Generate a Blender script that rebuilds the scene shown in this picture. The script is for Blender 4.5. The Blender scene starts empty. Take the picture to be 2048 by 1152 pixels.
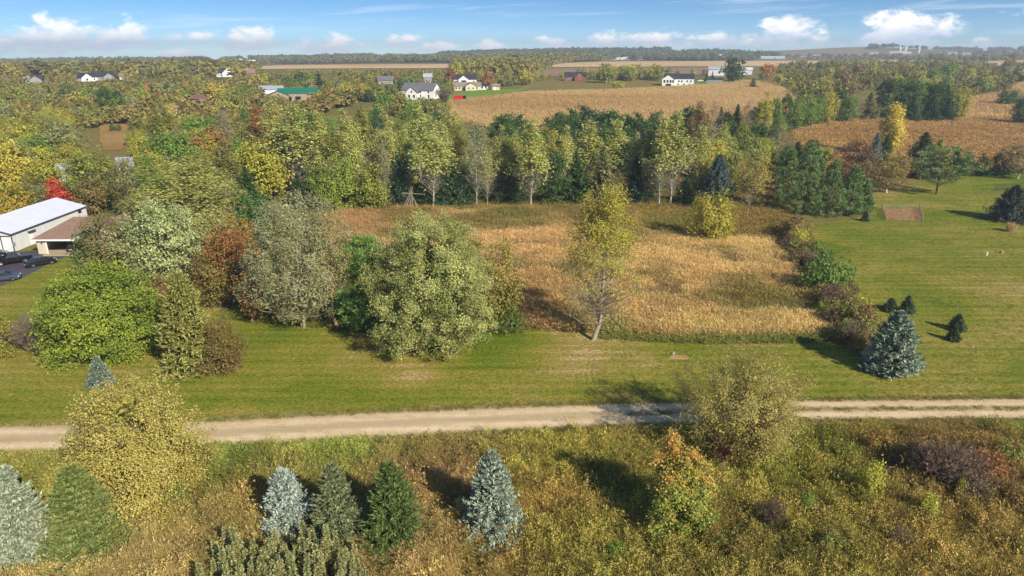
import bpy, bmesh, math, random
import numpy as np
from mathutils import Vector, Matrix
from mathutils.geometry import delaunay_2d_cdt

sc = bpy.context.scene
COL = sc.collection
R = math.radians

# ------------------------------------------------------------------ camera, world, sun, exposure
CAMH = 35.0
PITCH = math.atan(476 / 1365)          # the eye-level line lies 476 px above the picture centre (2048 px wide photo)
FPX = 1365.0
cam_d = bpy.data.cameras.new('camera')
cam = bpy.data.objects.new('camera', cam_d)
COL.objects.link(cam)
cam.location = (0, 0, CAMH)
cam.rotation_euler = (math.pi / 2 - PITCH, 0, 0)
cam_d.sensor_width = 36
cam_d.lens = 36 * FPX / 2048
cam_d.clip_start = 0.5
cam_d.clip_end = 30000
sc.camera = cam

SUN_AZ = math.atan2(0.62, -0.78)       # clockwise from +Y: behind the camera, to the right
SUN_EL = R(32)
sun_d = bpy.data.lights.new('sun', 'SUN')
sun_d.energy = 4.4
sun_d.angle = R(0.53)
sun_d.color = (1.0, 0.93, 0.80)
sun = bpy.data.objects.new('sun', sun_d)
COL.objects.link(sun)
sunv = Vector((math.sin(SUN_AZ) * math.cos(SUN_EL), math.cos(SUN_AZ) * math.cos(SUN_EL), math.sin(SUN_EL)))
sun.rotation_euler = (-sunv).to_track_quat('-Z', 'Y').to_euler()
sun.location = (60, -80, 120)

sc.view_settings.view_transform = 'Standard'
sc.view_settings.look = 'None'
sc.view_settings.exposure = 0.60
sc.view_settings.gamma = 1
sc.view_settings.use_curve_mapping = False
sc.cycles.max_bounces = 5
sc.cycles.diffuse_bounces = 2
sc.cycles.glossy_bounces = 2
sc.cycles.transmission_bounces = 3
sc.cycles.transparent_max_bounces = 4
sc.cycles.volume_bounces = 0
sc.cycles.use_denoising = True
sc.cycles.sample_clamp_indirect = 4.0

CP, SP = math.cos(PITCH), math.sin(PITCH)


def ray(px, py):
    u = (px - 1024) / FPX
    k = (576 - py) / FPX
    return np.array([u, CP + k * SP, -SP + k * CP])


def proj(x, y, z):
    q = z - CAMH
    d = y * CP - q * SP
    return 1024 + FPX * x / d, 576 - FPX * (y * SP + q * CP) / d, d


class NT:
    """short-hand for building a node tree"""
    def __init__(s, tree):
        s.t = tree
        s.n = tree.nodes
        s.l = tree.links

    def new(s, typ, **kw):
        n = s.n.new(typ)
        for k, v in kw.items():
            setattr(n, k, v)
        return n

    def put(s, sock, v):
        if isinstance(v, bpy.types.NodeSocket):
            s.l.new(v, sock)
        elif v is not None:
            sock.default_value = v

    def math(s, op, a, b=None, c=None, clamp=False):
        n = s.new('ShaderNodeMath', operation=op, use_clamp=clamp)
        s.put(n.inputs[0], a)
        if b is not None: s.put(n.inputs[1], b)
        if c is not None: s.put(n.inputs[2], c)
        return n.outputs[0]

    def mix(s, f, a, b, typ='MIX'):
        n = s.new('ShaderNodeMix', data_type='RGBA', blend_type=typ)
        s.put(n.inputs[0], f)
        s.put(n.inputs[6], a if isinstance(a, bpy.types.NodeSocket) else (*a[:3], 1))
        s.put(n.inputs[7], b if isinstance(b, bpy.types.NodeSocket) else (*b[:3], 1))
        return n.outputs[2]

    def noise(s, vec, scale, detail=3, rough=.55, dist=0):
        n = s.new('ShaderNodeTexNoise')
        s.put(n.inputs['Vector'], vec)
        n.inputs['Scale'].default_value = scale
        n.inputs['Detail'].default_value = detail
        n.inputs['Roughness'].default_value = rough
        n.inputs['Distortion'].default_value = dist
        return n.outputs['Fac']

    def scale(s, vec, v):
        n = s.new('ShaderNodeVectorMath', operation='MULTIPLY')
        s.put(n.inputs[0], vec)
        n.inputs[1].default_value = v
        return n.outputs[0]

    def ramp(s, f, stops):
        n = s.new('ShaderNodeValToRGB')
        s.put(n.inputs[0], f)
        e = n.color_ramp.elements
        while len(e) < len(stops): e.new(0.5)
        for el, (p, c) in zip(e, stops):
            el.position = p
            el.color = (*c[:3], 1) if hasattr(c, '__len__') else (c, c, c, 1)
        return n.outputs[0]

    def mrange(s, v, a, b, c=0., d=1., smooth=False):
        n = s.new('ShaderNodeMapRange', interpolation_type='SMOOTHSTEP' if smooth else 'LINEAR')
        s.put(n.inputs[0], v)
        for i, x in enumerate((a, b, c, d)): n.inputs[1 + i].default_value = x
        return n.outputs[0]


# sky: Nishita plus fair-weather cumulus as part of the sky itself
w = bpy.data.worlds.new('World')
sc.world = w
w.use_nodes = True
N = NT(w.node_tree)
N.n.clear()
tc = N.new('ShaderNodeTexCoord')
sep = N.new('ShaderNodeSeparateXYZ')
N.l.new(tc.outputs['Generated'], sep.inputs[0])
zz = N.math('MAXIMUM', sep.outputs[2], 0.0)
lift = N.math('MULTIPLY_ADD', zz, 2.6, 0.07)
cmb = N.new('ShaderNodeCombineXYZ')
N.l.new(sep.outputs[0], cmb.inputs[0]); N.l.new(sep.outputs[1], cmb.inputs[1]); N.l.new(lift, cmb.inputs[2])
nrm = N.new('ShaderNodeVectorMath', operation='NORMALIZE')
N.l.new(cmb.outputs[0], nrm.inputs[0])
sky = N.new('ShaderNodeTexSky', sky_type='NISHITA', sun_disc=False)
sky.sun_elevation = SUN_EL
sky.sun_rotation = SUN_AZ
sky.air_density = 1.0
sky.dust_density = 0.3
sky.ozone_density = 2.0
N.l.new(nrm.outputs[0], sky.inputs[0])
hsv = N.new('ShaderNodeHueSaturation')
hsv.inputs['Saturation'].default_value = 1.3
hsv.inputs['Value'].default_value = 1.12
N.l.new(sky.outputs[0], hsv.inputs['Color'])
az0 = N.math('ARCTAN2', sep.outputs[0], sep.outputs[1])
az = N.math('WRAP', az0, 0.70, -0.70)
el = N.math('ARCSINE', sep.outputs[2])
cv = N.new('ShaderNodeCombineXYZ')
N.l.new(az, cv.inputs[0]); N.l.new(N.math('MULTIPLY', el, 1.7), cv.inputs[1])
cn = N.noise(cv.outputs[0], 26, 6, .62, .3)
cn2 = N.noise(cv.outputs[0], 75, 4, .6)


def azel(px, py):
    d = ray(px, py)
    return math.atan2(d[0], d[1]), math.atan2(d[2], math.hypot(d[0], d[1]))


CLOUDS = [(185, 86, 175, 34, .95), (60, 100, 110, 22, .7), (280, 84, 70, 20, .9), (495, 88, 70, 30, 1.0), (410, 80, 40, 14, .6), (365, 110, 50, 14, .9),
          (660, 96, 75, 24, 1.0), (815, 88, 50, 18, .9), (860, 98, 60, 16, .8), (985, 96, 40, 16, .85), (1110, 86, 60, 14, .8), (1215, 84, 60, 18, .9),
          (1300, 84, 80, 20, .85), (1390, 90, 60, 16, .7), (1450, 82, 55, 18, .95), (1570, 78, 60, 34, 1.05), (1625, 88, 50, 20, .9), (1800, 76, 85, 40, 1.1),
          (1880, 66, 40, 24, .9), (1960, 86, 40, 10, .9), (15, 90, 40, 14, .8), (2040, 26, 26, 12, .6)]
dens = None
hgt = None
for (px, py, wx, hy, stg) in CLOUDS:
    a0, e0 = azel(px, py + 4)
    wa = wx / FPX * 0.93
    he = hy / FPX * 1.25
    da = N.math('DIVIDE', N.math('SUBTRACT', az, a0), wa)
    de = N.math('DIVIDE', N.math('SUBTRACT', el, e0), he)
    up = N.math('MAXIMUM', de, 0.0)
    dn = N.math('MINIMUM', N.math('MULTIPLY', de, 4.0), 0.0)
    r2 = N.math('ADD', N.math('MULTIPLY', da, da), N.math('ADD', N.math('MULTIPLY', up, up), N.math('MULTIPLY', dn, dn)))
    b = N.math('MULTIPLY', N.math('SUBTRACT', 1.0, r2), stg)
    b = N.math('MAXIMUM', b, -1.0)
    if dens is None:
        dens, hgt = b, N.math('MULTIPLY', up, 1.0)
    else:
        gt = N.math('GREATER_THAN', b, dens)
        hm = N.new('ShaderNodeMix', data_type='FLOAT')
        N.l.new(gt, hm.inputs[0]); N.l.new(hgt, hm.inputs[2]); N.l.new(up, hm.inputs[3])
        hgt = hm.outputs[0]
        dens = N.math('MAXIMUM', dens, b)
d2 = N.math('ADD', N.math('MULTIPLY', dens, .55), N.math('MULTIPLY_ADD', cn, 2.6, -1.3))
d2 = N.math('ADD', d2, N.math('MULTIPLY_ADD', cn2, .5, -.25))
alpha = N.mrange(d2, -.04, .54, 0, 1, True)
alpha = N.math('MULTIPLY', alpha, .93)
# thin high streaks
cv2 = N.new('ShaderNodeCombineXYZ')
N.l.new(N.math('MULTIPLY', az, 1.0), cv2.inputs[0])
N.l.new(N.math('MULTIPLY', N.math('SUBTRACT', el, N.math('MULTIPLY', az, .045)), 16.0), cv2.inputs[1])
st = N.noise(cv2.outputs[0], 4.2, 5, .6, .4)
stm = N.mrange(st, .50, .78, 0, .6, True)
stm = N.math('MULTIPLY', stm, N.mrange(el, .012, .05, .3, 1))
cl_bright = N.mrange(N.math('ADD', hgt, N.math('MULTIPLY_ADD', cn, 1.8, -.9)), .0, .75, 0, 1, True)
cl_col = N.mix(cl_bright, (6.6, 7.2, 8.6), (10.2, 10.0, 9.8))
skyc = N.mix(stm, hsv.outputs[0], (8.2, 8.6, 9.4))
skyc = N.mix(alpha, skyc, cl_col)
bg = N.new('ShaderNodeBackground')
bg.inputs['Strength'].default_value = 0.088
N.l.new(skyc, bg.inputs[0])
wo = N.new('ShaderNodeOutputWorld')
N.l.new(bg.outputs[0], wo.inputs[0])

# ------------------------------------------------------------------ small helpers
rng = np.random.default_rng(7)


def S(r, g, b, k=1.0):
    def f(c):
        c /= 255.0
        return (c / 12.92 if c <= .04045 else ((c + .055) / 1.055) ** 2.4) * k
    return (f(r), f(g), f(b))


_tab = {}


def vnoise(x, y, seed=0):
    """smooth value noise in numpy, 0..1"""
    x = np.asarray(x, float); y = np.asarray(y, float)
    if seed not in _tab:
        _tab[seed] = np.random.default_rng(1000 + seed).random((64, 64))
    T = _tab[seed]
    xi = np.floor(x).astype(int); yi = np.floor(y).astype(int)
    fx = x - xi; fy = y - yi
    fx = fx * fx * (3 - 2 * fx); fy = fy * fy * (3 - 2 * fy)
    g = lambda i, j: T[i % 64, j % 64]
    return (g(xi, yi) * (1 - fx) + g(xi + 1, yi) * fx) * (1 - fy) + (g(xi, yi + 1) * (1 - fx) + g(xi + 1, yi + 1) * fx) * fy


def fbm(x, y, seed=0, o=3):
    s = 0; a = .5; t = 0
    for i in range(o):
        s = s + a * vnoise(np.asarray(x) * 2 ** i, np.asarray(y) * 2 ** i, seed + i); t += a; a *= .5
    return s / t


# terrain heights: rows = distance, columns = bearing X/Y. Near rows in metres; far rows from the picture row at which the ground is seen
TU = np.array([-.75, -.35, 0, .35, .75])


def _zrow(Y, rows):
    k = (576 - np.array(rows)) / FPX
    return CAMH + Y * (k - SP / CP) / (1 + k * SP / CP)


_T = [(0, [0] * 5), (152, [0] * 5), (210, [.6, .6, .6, .6, 0]), (292, [3.5, 3.5, 4.7, 4.1, 1.2]), (408, [6.4, 7, 9.9, 8.2, 4.1]), (525, [7.5, 8, 11, 10, 8]),
      (620, _zrow(620, [161, 154, 153, 154, 154])), (800, _zrow(800, [154, 146, 144.5, 144, 143])), (1000, _zrow(1000, [149, 139, 136, 135, 134])), (1250, _zrow(1250, [144, 130, 129, 124, 124])),
      (1750, _zrow(1750, [136, 125, 121, 118.5, 117])), (2200, _zrow(2200, [129, 120, 112, 108, 104])), (2650, _zrow(2650, [124, 115, 106, 99, 93])),
      (3000, [-14, -12, 4, 18, 20]), (3600, [-45, -45, -40, -40, -40]), (9000, [-60] * 5)]
TY = np.array([t[0] for t in _T], float); TZ = np.array([t[1] for t in _T], float)
_ly = np.linspace(math.log(60), math.log(9000), 240)
_lu = np.linspace(-1.1, 1.1, 89)
_rows = np.stack([np.interp(np.exp(_ly), TY, TZ[:, j]) for j in range(5)], 1)
_g = np.stack([np.interp(_lu, TU, _rows[i]) for i in range(240)], 0)
for _ in range(3):
    _p = np.pad(_g, ((2, 2), (4, 4)), 'edge')
    _p = sum(_p[i:i + 240] for i in range(5)) / 5
    _g = sum(_p[:, j:j + 89] for j in range(9)) / 9


def terrain(x, y):
    x = np.asarray(x, float); y = np.maximum(np.asarray(y, float), 1.0)
    u = np.clip(x / np.maximum(y, 60), -1.09, 1.09)
    a = np.clip((np.log(np.maximum(y, 60)) - _ly[0]) / (_ly[1] - _ly[0]), 0, 238.999)
    b = (u - _lu[0]) / (_lu[1] - _lu[0])
    i = a.astype(int); j = b.astype(int); fa = a - i; fb = b - j
    z = (_g[i, j] * (1 - fb) + _g[i, j + 1] * fb) * (1 - fa) + (_g[i + 1, j] * (1 - fb) + _g[i + 1, j + 1] * fb) * fa
    far = np.clip((y - 700) / 900, 0, 1) * np.clip((3000 - y) / 400, 0, 1)
    z = z + far * (4 + 9 * np.clip((y - 1500) / 800, 0, 1)) * (fbm(x / 420 + 9, y / 900, 5, 2) - .5) * 2
    return z * np.clip((y - 172) / 40, 0, 1)


_tt = np.geomspace(20, 3700, 900)


def G(px, py):
    """the point of the terrain seen at a pixel of the photograph"""
    d = ray(px, py)
    x = _tt * d[0]; y = _tt * d[1]; z = CAMH + _tt * d[2]
    h = terrain(x, y)
    below = np.nonzero(z < h)[0]
    if len(below) == 0:
        t = 2700.
    else:
        i = below[0]
        if i == 0:
            t = _tt[0]
        else:
            a0 = z[i - 1] - h[i - 1]; a1 = z[i] - h[i]
            t = _tt[i - 1] + (_tt[i] - _tt[i - 1]) * a0 / (a0 - a1)
    X, Y = t * d[0], t * d[1]
    return np.array([X, Y, float(terrain(X, Y))])


def height_for(x, y, toppy):
    """height above eye-level datum (Z) at which a plumb line over x, y reaches picture row toppy"""
    k = (576 - toppy) / FPX
    return CAMH + y * (k * CP - SP) / (CP + k * SP)


def inpoly(x, y, poly):
    x = np.asarray(x); y = np.asarray(y)
    c = np.zeros(x.shape, bool)
    n = len(poly)
    for i in range(n):
        x1, y1 = poly[i][:2]; x2, y2 = poly[(i + 1) % n][:2]
        cond = ((y1 > y) != (y2 > y)) & (x < (x2 - x1) * (y - y1) / ((y2 - y1) + 1e-12) + x1)
        c ^= cond
    return c


def newmesh(name, V, F, mats=(), fattr=None, smooth=False):
    """mesh from numpy: F is an (n,4) or (n,3) int array, or a list of such"""
    V = np.asarray(V, np.float32)
    Fs = [np.asarray(f, np.int32) for f in (F if isinstance(F, list) else [F]) if len(f)]
    me = bpy.data.meshes.new(name)
    me.vertices.add(len(V))
    me.vertices.foreach_set('co', V.ravel())
    nl = sum(f.size for f in Fs); nf = sum(len(f) for f in Fs)
    me.loops.add(nl)
    me.loops.foreach_set('vertex_index', np.concatenate([f.ravel() for f in Fs]))
    me.polygons.add(nf)
    tot = np.concatenate([np.full(len(f), f.shape[1]) for f in Fs]).astype(np.int32)
    st = np.concatenate([[0], np.cumsum(tot)[:-1]]).astype(np.int32)
    me.polygons.foreach_set('loop_start', st)
    me.polygons.foreach_set('loop_total', tot)
    if smooth:
        me.polygons.foreach_set('use_smooth', np.ones(nf, bool))
    for m in mats: me.materials.append(m)
    for k, v in (fattr or {}).items():
        a = me.attributes.new(k, 'FLOAT', 'FACE')
        a.data.foreach_set('value', np.asarray(v, np.float32))
    me.update(calc_edges=True)
    return me


def link(name, data, parent=None, kind=None, label=None, cat=None, group=None, loc=None):
    o = bpy.data.objects.new(name, data)
    COL.objects.link(o)
    if parent is not None: o.parent = parent
    if kind: o['kind'] = kind
    if label: o['label'] = label
    if cat: o['category'] = cat
    if group: o['group'] = group
    if loc is not None: o.location = loc
    return o


class MB:
    """collects simple solids into one mesh"""
    def __init__(s): s.v = []; s.f = []

    def poly(s, pts, faces):
        b = len(s.v); s.v += [tuple(p) for p in pts]; s.f += [tuple(b + i for i in f) for f in faces]; return s

    def box(s, x0, x1, y0, y1, z0, z1):
        p = [(x0, y0, z0), (x1, y0, z0), (x1, y1, z0), (x0, y1, z0), (x0, y0, z1), (x1, y0, z1), (x1, y1, z1), (x0, y1, z1)]
        return s.poly(p, [(3, 2, 1, 0), (4, 5, 6, 7), (0, 1, 5, 4), (1, 2, 6, 5), (2, 3, 7, 6), (3, 0, 4, 7)])

    def prism(s, prof, a0, a1, axis='y'):
        """extrude a closed 2-D outline; axis 'y': outline in x,z; axis 'x': outline in y,z"""
        n = len(prof)
        if axis == 'y': p = [(q[0], a0, q[1]) for q in prof] + [(q[0], a1, q[1]) for q in prof]
        else: p = [(a0, q[0], q[1]) for q in prof] + [(a1, q[0], q[1]) for q in prof]
        return s.poly(p, [tuple(range(n))[::-1], tuple(range(n, 2 * n))] + [(i, (i + 1) % n, n + (i + 1) % n, n + i) for i in range(n)])

    def tube(s, p0, p1, r0, r1=None, n=8, caps=True):
        r1 = r0 if r1 is None else r1
        p0 = Vector(p0); p1 = Vector(p1); a = (p1 - p0).normalized()
        q = a.orthogonal().normalized(); t = a.cross(q)
        ring = lambda c, r: [tuple(c + (q * math.cos(2 * math.pi * i / n) + t * math.sin(2 * math.pi * i / n)) * r) for i in range(n)]
        f = [(i, (i + 1) % n, n + (i + 1) % n, n + i) for i in range(n)]
        if caps: f += [tuple(range(n))[::-1], tuple(range(n, 2 * n))]
        return s.poly(ring(p0, r0) + ring(p1, r1), f)

    def mesh(s, name, mat, bevel=0, smooth=False):
        me = bpy.data.meshes.new(name)
        me.from_pydata(s.v, [], s.f)
        bm = bmesh.new(); bm.from_mesh(me)
        bmesh.ops.recalc_face_normals(bm, faces=bm.faces)
        if bevel:
            bmesh.ops.bevel(bm, geom=[e for e in bm.edges if e.calc_face_angle(0) > .5], offset=bevel, segments=2, affect='EDGES', clamp_overlap=True)
        bm.to_mesh(me); bm.free()
        if smooth:
            me.polygons.foreach_set('use_smooth', np.ones(len(me.polygons), bool))
        me.materials.append(mat)
        return me

    def build(s, name, mat, parent=None, bevel=0, smooth=False, **kw):
        return link(name, s.mesh(name, mat, bevel, smooth), parent, **kw)


def thing(name, label, cat, loc, rotz=0, group=None):
    o = link(name, None, None, None, label, cat, group, loc)
    o.rotation_euler = (0, 0, rotz)
    return o


# ------------------------------------------------------------------ materials
def material(name):
    m = bpy.data.materials.new(name); m.use_nodes = True
    n = NT(m.node_tree); n.n.clear()
    out = n.new('ShaderNodeOutputMaterial')
    return m, n, out


def principled(n, out, col, rough=.7, spec=.3, metal=0, bump=None, bstr=.3, bdist=.1):
    p = n.new('ShaderNodeBsdfPrincipled')
    n.put(p.inputs['Base Color'], col if isinstance(col, bpy.types.NodeSocket) else (*col, 1))
    n.put(p.inputs['Roughness'], rough)
    p.inputs['Specular IOR Level'].default_value = spec
    p.inputs['Metallic'].default_value = metal
    if bump is not None:
        b = n.new('ShaderNodeBump'); b.inputs['Strength'].default_value = bstr; b.inputs['Distance'].default_value = bdist
        n.l.new(bump, b.inputs['Height']); n.l.new(b.outputs[0], p.inputs['Normal'])
    n.l.new(p.outputs[0], out.inputs[0])
    return p


def attr(n, name, typ='GEOMETRY'):
    a = n.new('ShaderNodeAttribute', attribute_name=name, attribute_type=typ)
    return a


def leafmat(name, instancer=False, trans=.25, rough=.55, spec=.25):
    m, n, out = material(name)
    v = attr(n, 'v').outputs['Fac']; r = attr(n, 'r').outputs['Fac']
    if instancer:
        c1 = attr(n, 'tint', 'INSTANCER').outputs['Color']
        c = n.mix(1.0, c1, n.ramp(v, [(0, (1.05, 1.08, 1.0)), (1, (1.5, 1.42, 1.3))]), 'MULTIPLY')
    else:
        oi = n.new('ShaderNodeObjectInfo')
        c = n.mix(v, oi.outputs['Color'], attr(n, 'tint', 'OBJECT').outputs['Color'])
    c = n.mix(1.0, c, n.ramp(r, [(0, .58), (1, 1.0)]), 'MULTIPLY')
    sc_ = n.new('ShaderNodeVectorMath', operation='MULTIPLY'); n.l.new(c, sc_.inputs[0]); sc_.inputs[1].default_value = (1.28, 1.28, 1.28)
    hs = n.new('ShaderNodeHueSaturation'); hs.inputs['Saturation'].default_value = .94 if instancer else .97
    n.l.new(sc_.outputs[0], hs.inputs['Color']); c = hs.outputs[0]
    p = n.new('ShaderNodeBsdfPrincipled')
    n.l.new(c, p.inputs['Base Color'])
    p.inputs['Roughness'].default_value = rough
    p.inputs['Specular IOR Level'].default_value = spec
    t = n.new('ShaderNodeBsdfTranslucent')
    n.l.new(n.mix(1.0, c, (1.1, 1.08, .75), 'MULTIPLY'), t.inputs[0])
    mx = n.new('ShaderNodeMixShader'); mx.inputs[0].default_value = trans
    n.l.new(p.outputs[0], mx.inputs[1]); n.l.new(t.outputs[0], mx.inputs[2])
    n.l.new(mx.outputs[0], out.inputs[0])
    return m


M_LEAF = leafmat('leaf', trans=.28)
M_NEEDLE = leafmat('needle', trans=.12, rough=.6, spec=.2)
M_TUFT = leafmat('tuft', True, trans=.25, rough=.7, spec=.1)


def barkmat():
    m, n, out = material('bark')
    oi = n.new('ShaderNodeObjectInfo')
    g = n.new('ShaderNodeNewGeometry')
    nz = n.noise(n.scale(g.outputs['Position'], (6, 6, 1.5)), 1.0, 3)
    c = n.mix(1.0, oi.outputs['Color'], n.ramp(nz, [(.3, .55), (.7, 1.15)]), 'MULTIPLY')
    principled(n, out, c, .85, .1, bump=nz, bstr=.5, bdist=.05)
    return m


M_BARK = barkmat()


def groundmat(name, cols, big=.05, streak=(.02, .5, 1), fine=2.5, contrast=.5, bstr=.35, bdist=.15, use_attr=False, rows=None):
    m, n, out = material(name)
    g = n.new('ShaderNodeNewGeometry'); pos = g.outputs['Position']
    a = n.noise(pos, big, 5, .6, .4)
    b = n.noise(n.scale(pos, streak), 1.0, 4, .6, .2)
    f = n.noise(pos, fine, 4, .7)
    mixv = n.math('ADD', n.math('MULTIPLY', a, .6), n.math('MULTIPLY', b, .4))
    mixv = n.math('ADD', mixv, n.math('MULTIPLY_ADD', f, .22, -.11))
    if use_attr:
        mixv = n.math('MULTIPLY_ADD', n.math('SUBTRACT', mixv, .5), 1.9, .5)
        wv = n.new('ShaderNodeTexWave', wave_type='BANDS', bands_direction='Y')
        n.l.new(n.scale(pos, (.04, 1, 1)), wv.inputs[0]); wv.inputs['Scale'].default_value = .17; wv.inputs['Distortion'].default_value = 2.6; wv.inputs['Detail'].default_value = 3; wv.inputs['Detail Scale'].default_value = .6
        mixv = n.math('ADD', mixv, n.math('MULTIPLY_ADD', wv.outputs['Fac'], .13, -.05))
        mixv = n.math('ADD', mixv, n.math('SUBTRACT', attr(n, 'dry').outputs['Fac'], .5))
    k = len(cols)
    lo, hi = (.14, .80) if use_attr else (.30, .70)
    c = n.ramp(mixv, [(lo + (hi - lo) * i / (k - 1), cols[i]) for i in range(k)])
    fv = n.ramp(f, [(.25, 1 - contrast * .6), (.75, 1 + contrast * .4)])
    c = n.mix(1.0, c, fv, 'MULTIPLY')
    if rows:
        wv = n.new('ShaderNodeTexWave', wave_type='BANDS', bands_direction='DIAGONAL')
        n.l.new(n.scale(pos, rows[0]), wv.inputs[0]); wv.inputs['Scale'].default_value = 1.0
        wv.inputs['Distortion'].default_value = 2.5; wv.inputs['Detail'].default_value = 2
        c = n.mix(rows[1], c, n.ramp(wv.outputs['Fac'], [(0, .7), (1, 1.1)]), 'MULTIPLY')
    principled(n, out, c, .95, .05, bump=f, bstr=bstr, bdist=bdist)
    return m


def plainmat(name, col, rough=.6, spec=.3, metal=0, var=.12, vs=3, bump=0, vec=(1, 1, 1)):
    m, n, out = material(name)
    t = n.new('ShaderNodeTexCoord')
    nz = n.noise(n.scale(t.outputs['Object'], vec), vs, 4, .6)
    c = n.mix(1.0, col, n.ramp(nz, [(.25, 1 - var), (.75, 1 + var * .6)]), 'MULTIPLY')
    principled(n, out, c, rough, spec, metal, nz if bump else None, bump, .05)
    return m
# ------------------------------------------------------------------ ground, fields, lawn, drive
def pxpoly(pts): return [tuple(G(*p)[:2]) for p in pts]


def resample(poly, step, jit=0., seed=0):
    r = np.random.default_rng(seed)
    out = []
    n = len(poly)
    for i in range(n):
        a = np.array(poly[i][:2]); b = np.array(poly[(i + 1) % n][:2])
        k = max(1, int(np.linalg.norm(b - a) / step))
        for j in range(k):
            p = a + (b - a) * j / k
            out.append(tuple(p + (r.random(2) - .5) * jit))
    return out


def drape(name, poly, step, dz, mat, jit=0., attrfn=None, edge=None, kind='structure'):
    """a sheet laid over the terrain inside a ground outline"""
    b = resample(poly, edge or step, jit, len(name))
    xs = [p[0] for p in b]; ys = [p[1] for p in b]
    gx, gy = np.meshgrid(np.arange(min(xs), max(xs), step), np.arange(min(ys), max(ys), step))
    gx = gx.ravel() + rng.uniform(-.2, .2, gx.size) * step; gy = gy.ravel() + rng.uniform(-.2, .2, gy.size) * step
    ins = inpoly(gx, gy, b)
    pts = [Vector(p) for p in b] + [Vector((x, y)) for x, y in zip(gx[ins], gy[ins])]
    n = len(b)
    vo, _, fo, *_r = delaunay_2d_cdt(pts, [(i, (i + 1) % n) for i in range(n)], [], 1, 1e-4)
    V = np.array([(v.x, v.y) for v in vo])
    z = terrain(V[:, 0], V[:, 1]) + dz
    me = newmesh(name, np.column_stack([V, z]), np.array(fo), [mat], smooth=True)
    bm = bmesh.new(); bm.from_mesh(me)
    for f in bm.faces:
        if f.normal.z < 0: f.normal_flip()
    bm.to_mesh(me); bm.free()
    if attrfn is not None:
        a = me.attributes.new('dry', 'FLOAT', 'POINT')
        co = np.empty(len(me.vertices) * 3, np.float32); me.vertices.foreach_get('co', co); co = co.reshape(-1, 3)
        a.data.foreach_set('value', attrfn(co[:, 0], co[:, 1]).astype(np.float32))
    return link(name, me, kind=kind)


def idw(ctrl, width=1.0):
    """smooth interpolation of values known at a few ground points; ctrl = [(px, py, radius_m, value)]"""
    P = np.array([G(c[0], c[1])[:2] for c in ctrl]); W = np.array([c[2] for c in ctrl]); Vv = np.array([c[3] for c in ctrl], float)

    def f(x, y):
        d2 = ((np.asarray(x)[:, None] - P[:, 0]) ** 2 + (np.asarray(y)[:, None] - P[:, 1]) ** 2) / W ** 2
        k = 1 / (d2 + .15) ** 1.6
        k /= k.sum(1, keepdims=True)
        return k @ Vv
    return f


# base ground: one sheet out to the horizon
yy = np.concatenate([np.arange(-60, 200, 6.), np.geomspace(200, 3600, 150)])
uu = np.linspace(-1.5, 1.5, 161)
Yg, Ug = np.meshgrid(yy, uu, indexing='ij')
Xg = Ug * (Yg + 130)
Zg = terrain(Xg, np.maximum(Yg, 1))
nu = len(uu); ny = len(yy)
ii = (np.arange(ny - 1)[:, None] * nu + np.arange(nu - 1)[None]).ravel()
M_GROUND = groundmat('rough_ground', [S(92, 96, 44), S(116, 108, 56), S(132, 114, 64), S(98, 102, 44)], big=.012, streak=(.01, .03, 1), fine=.6, bdist=.3)
link('ground', newmesh('ground', np.column_stack([Xg.ravel(), Yg.ravel(), Zg.ravel()]), np.column_stack([ii, ii + 1, ii + nu + 1, ii + nu]), [M_GROUND], smooth=True), kind='structure')

LAWN_PX = [(-260, 915), (-260, 600), (-40, 585), (50, 552), (112, 521), (150, 512), (170, 520), (130, 600), (110, 640), (330, 610), (480, 620), (530, 640), (760, 655), (1040, 655),
           (1200, 668), (1660, 674), (1700, 650), (1690, 590), (1640, 520), (1625, 465), (1640, 448), (1745, 430), (1742, 385), (1850, 366), (1890, 350), (2048, 346), (2330, 346), (2330, 838), (1620, 846), (1220, 852), (700, 880), (0, 908)]
M_LAWN = groundmat('mown_lawn', [S(94, 114, 28), S(118, 124, 40), S(138, 132, 52), S(156, 138, 72), S(184, 158, 110)], big=.07, streak=(.05, .6, 1), fine=2.8, contrast=1.0, bstr=.8, bdist=.12, use_attr=True)
lawn_ctrl = [(100, 820, 8, .36), (600, 800, 8, .33), (1000, 770, 7, .40), (1500, 760, 7, .38), (1800, 780, 8, .36), (600, 755, 3, .5), (820, 742, 4, .62), (700, 720, 4, .55), (620, 705, 4, .52),
             (880, 715, 4, .40), (1150, 720, 5, .68), (1250, 735, 4, .56), (1000, 710, 4, .38), (560, 665, 4, .22), (640, 680, 3, .42), (1000, 672, 3, .26), (1400, 690, 4, .30), (1450, 715, 4, .5), (1560, 740, 4, .40),
             (100, 720, 4, .64), (180, 700, 4, .74), (60, 800, 4, .36), (40, 740, 5, .46), (60, 600, 6, .44), (30, 640, 5, .30), (100, 560, 6, .44), (250, 740, 4, .45), (400, 800, 4, .34), (450, 770, 4, .42),
             (1700, 790, 5, .26), (1950, 730, 8, .40), (1950, 680, 8, .42), (2040, 650, 8, .46), (1880, 600, 7, .34), (1990, 580, 5, .64), (1950, 560, 7, .44), (1760, 560, 5, .36), (1720, 530, 4, .52), (1850, 520, 8, .34),
             (1700, 470, 6, .38), (1800, 480, 8, .30), (1950, 500, 8, .40), (1880, 440, 6, .28), (1780, 400, 8, .5), (1900, 380, 8, .33), (1960, 400, 8, .46), (2000, 355, 10, .25), (300, 820, 6, .32), (300, 860, 2, .6), (900, 820, 3, .38), (500, 832, 2.5, .56)]
drape('lawn', pxpoly(LAWN_PX), 1.6, .004, M_LAWN, .35, idw(lawn_ctrl), edge=1.2)
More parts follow.
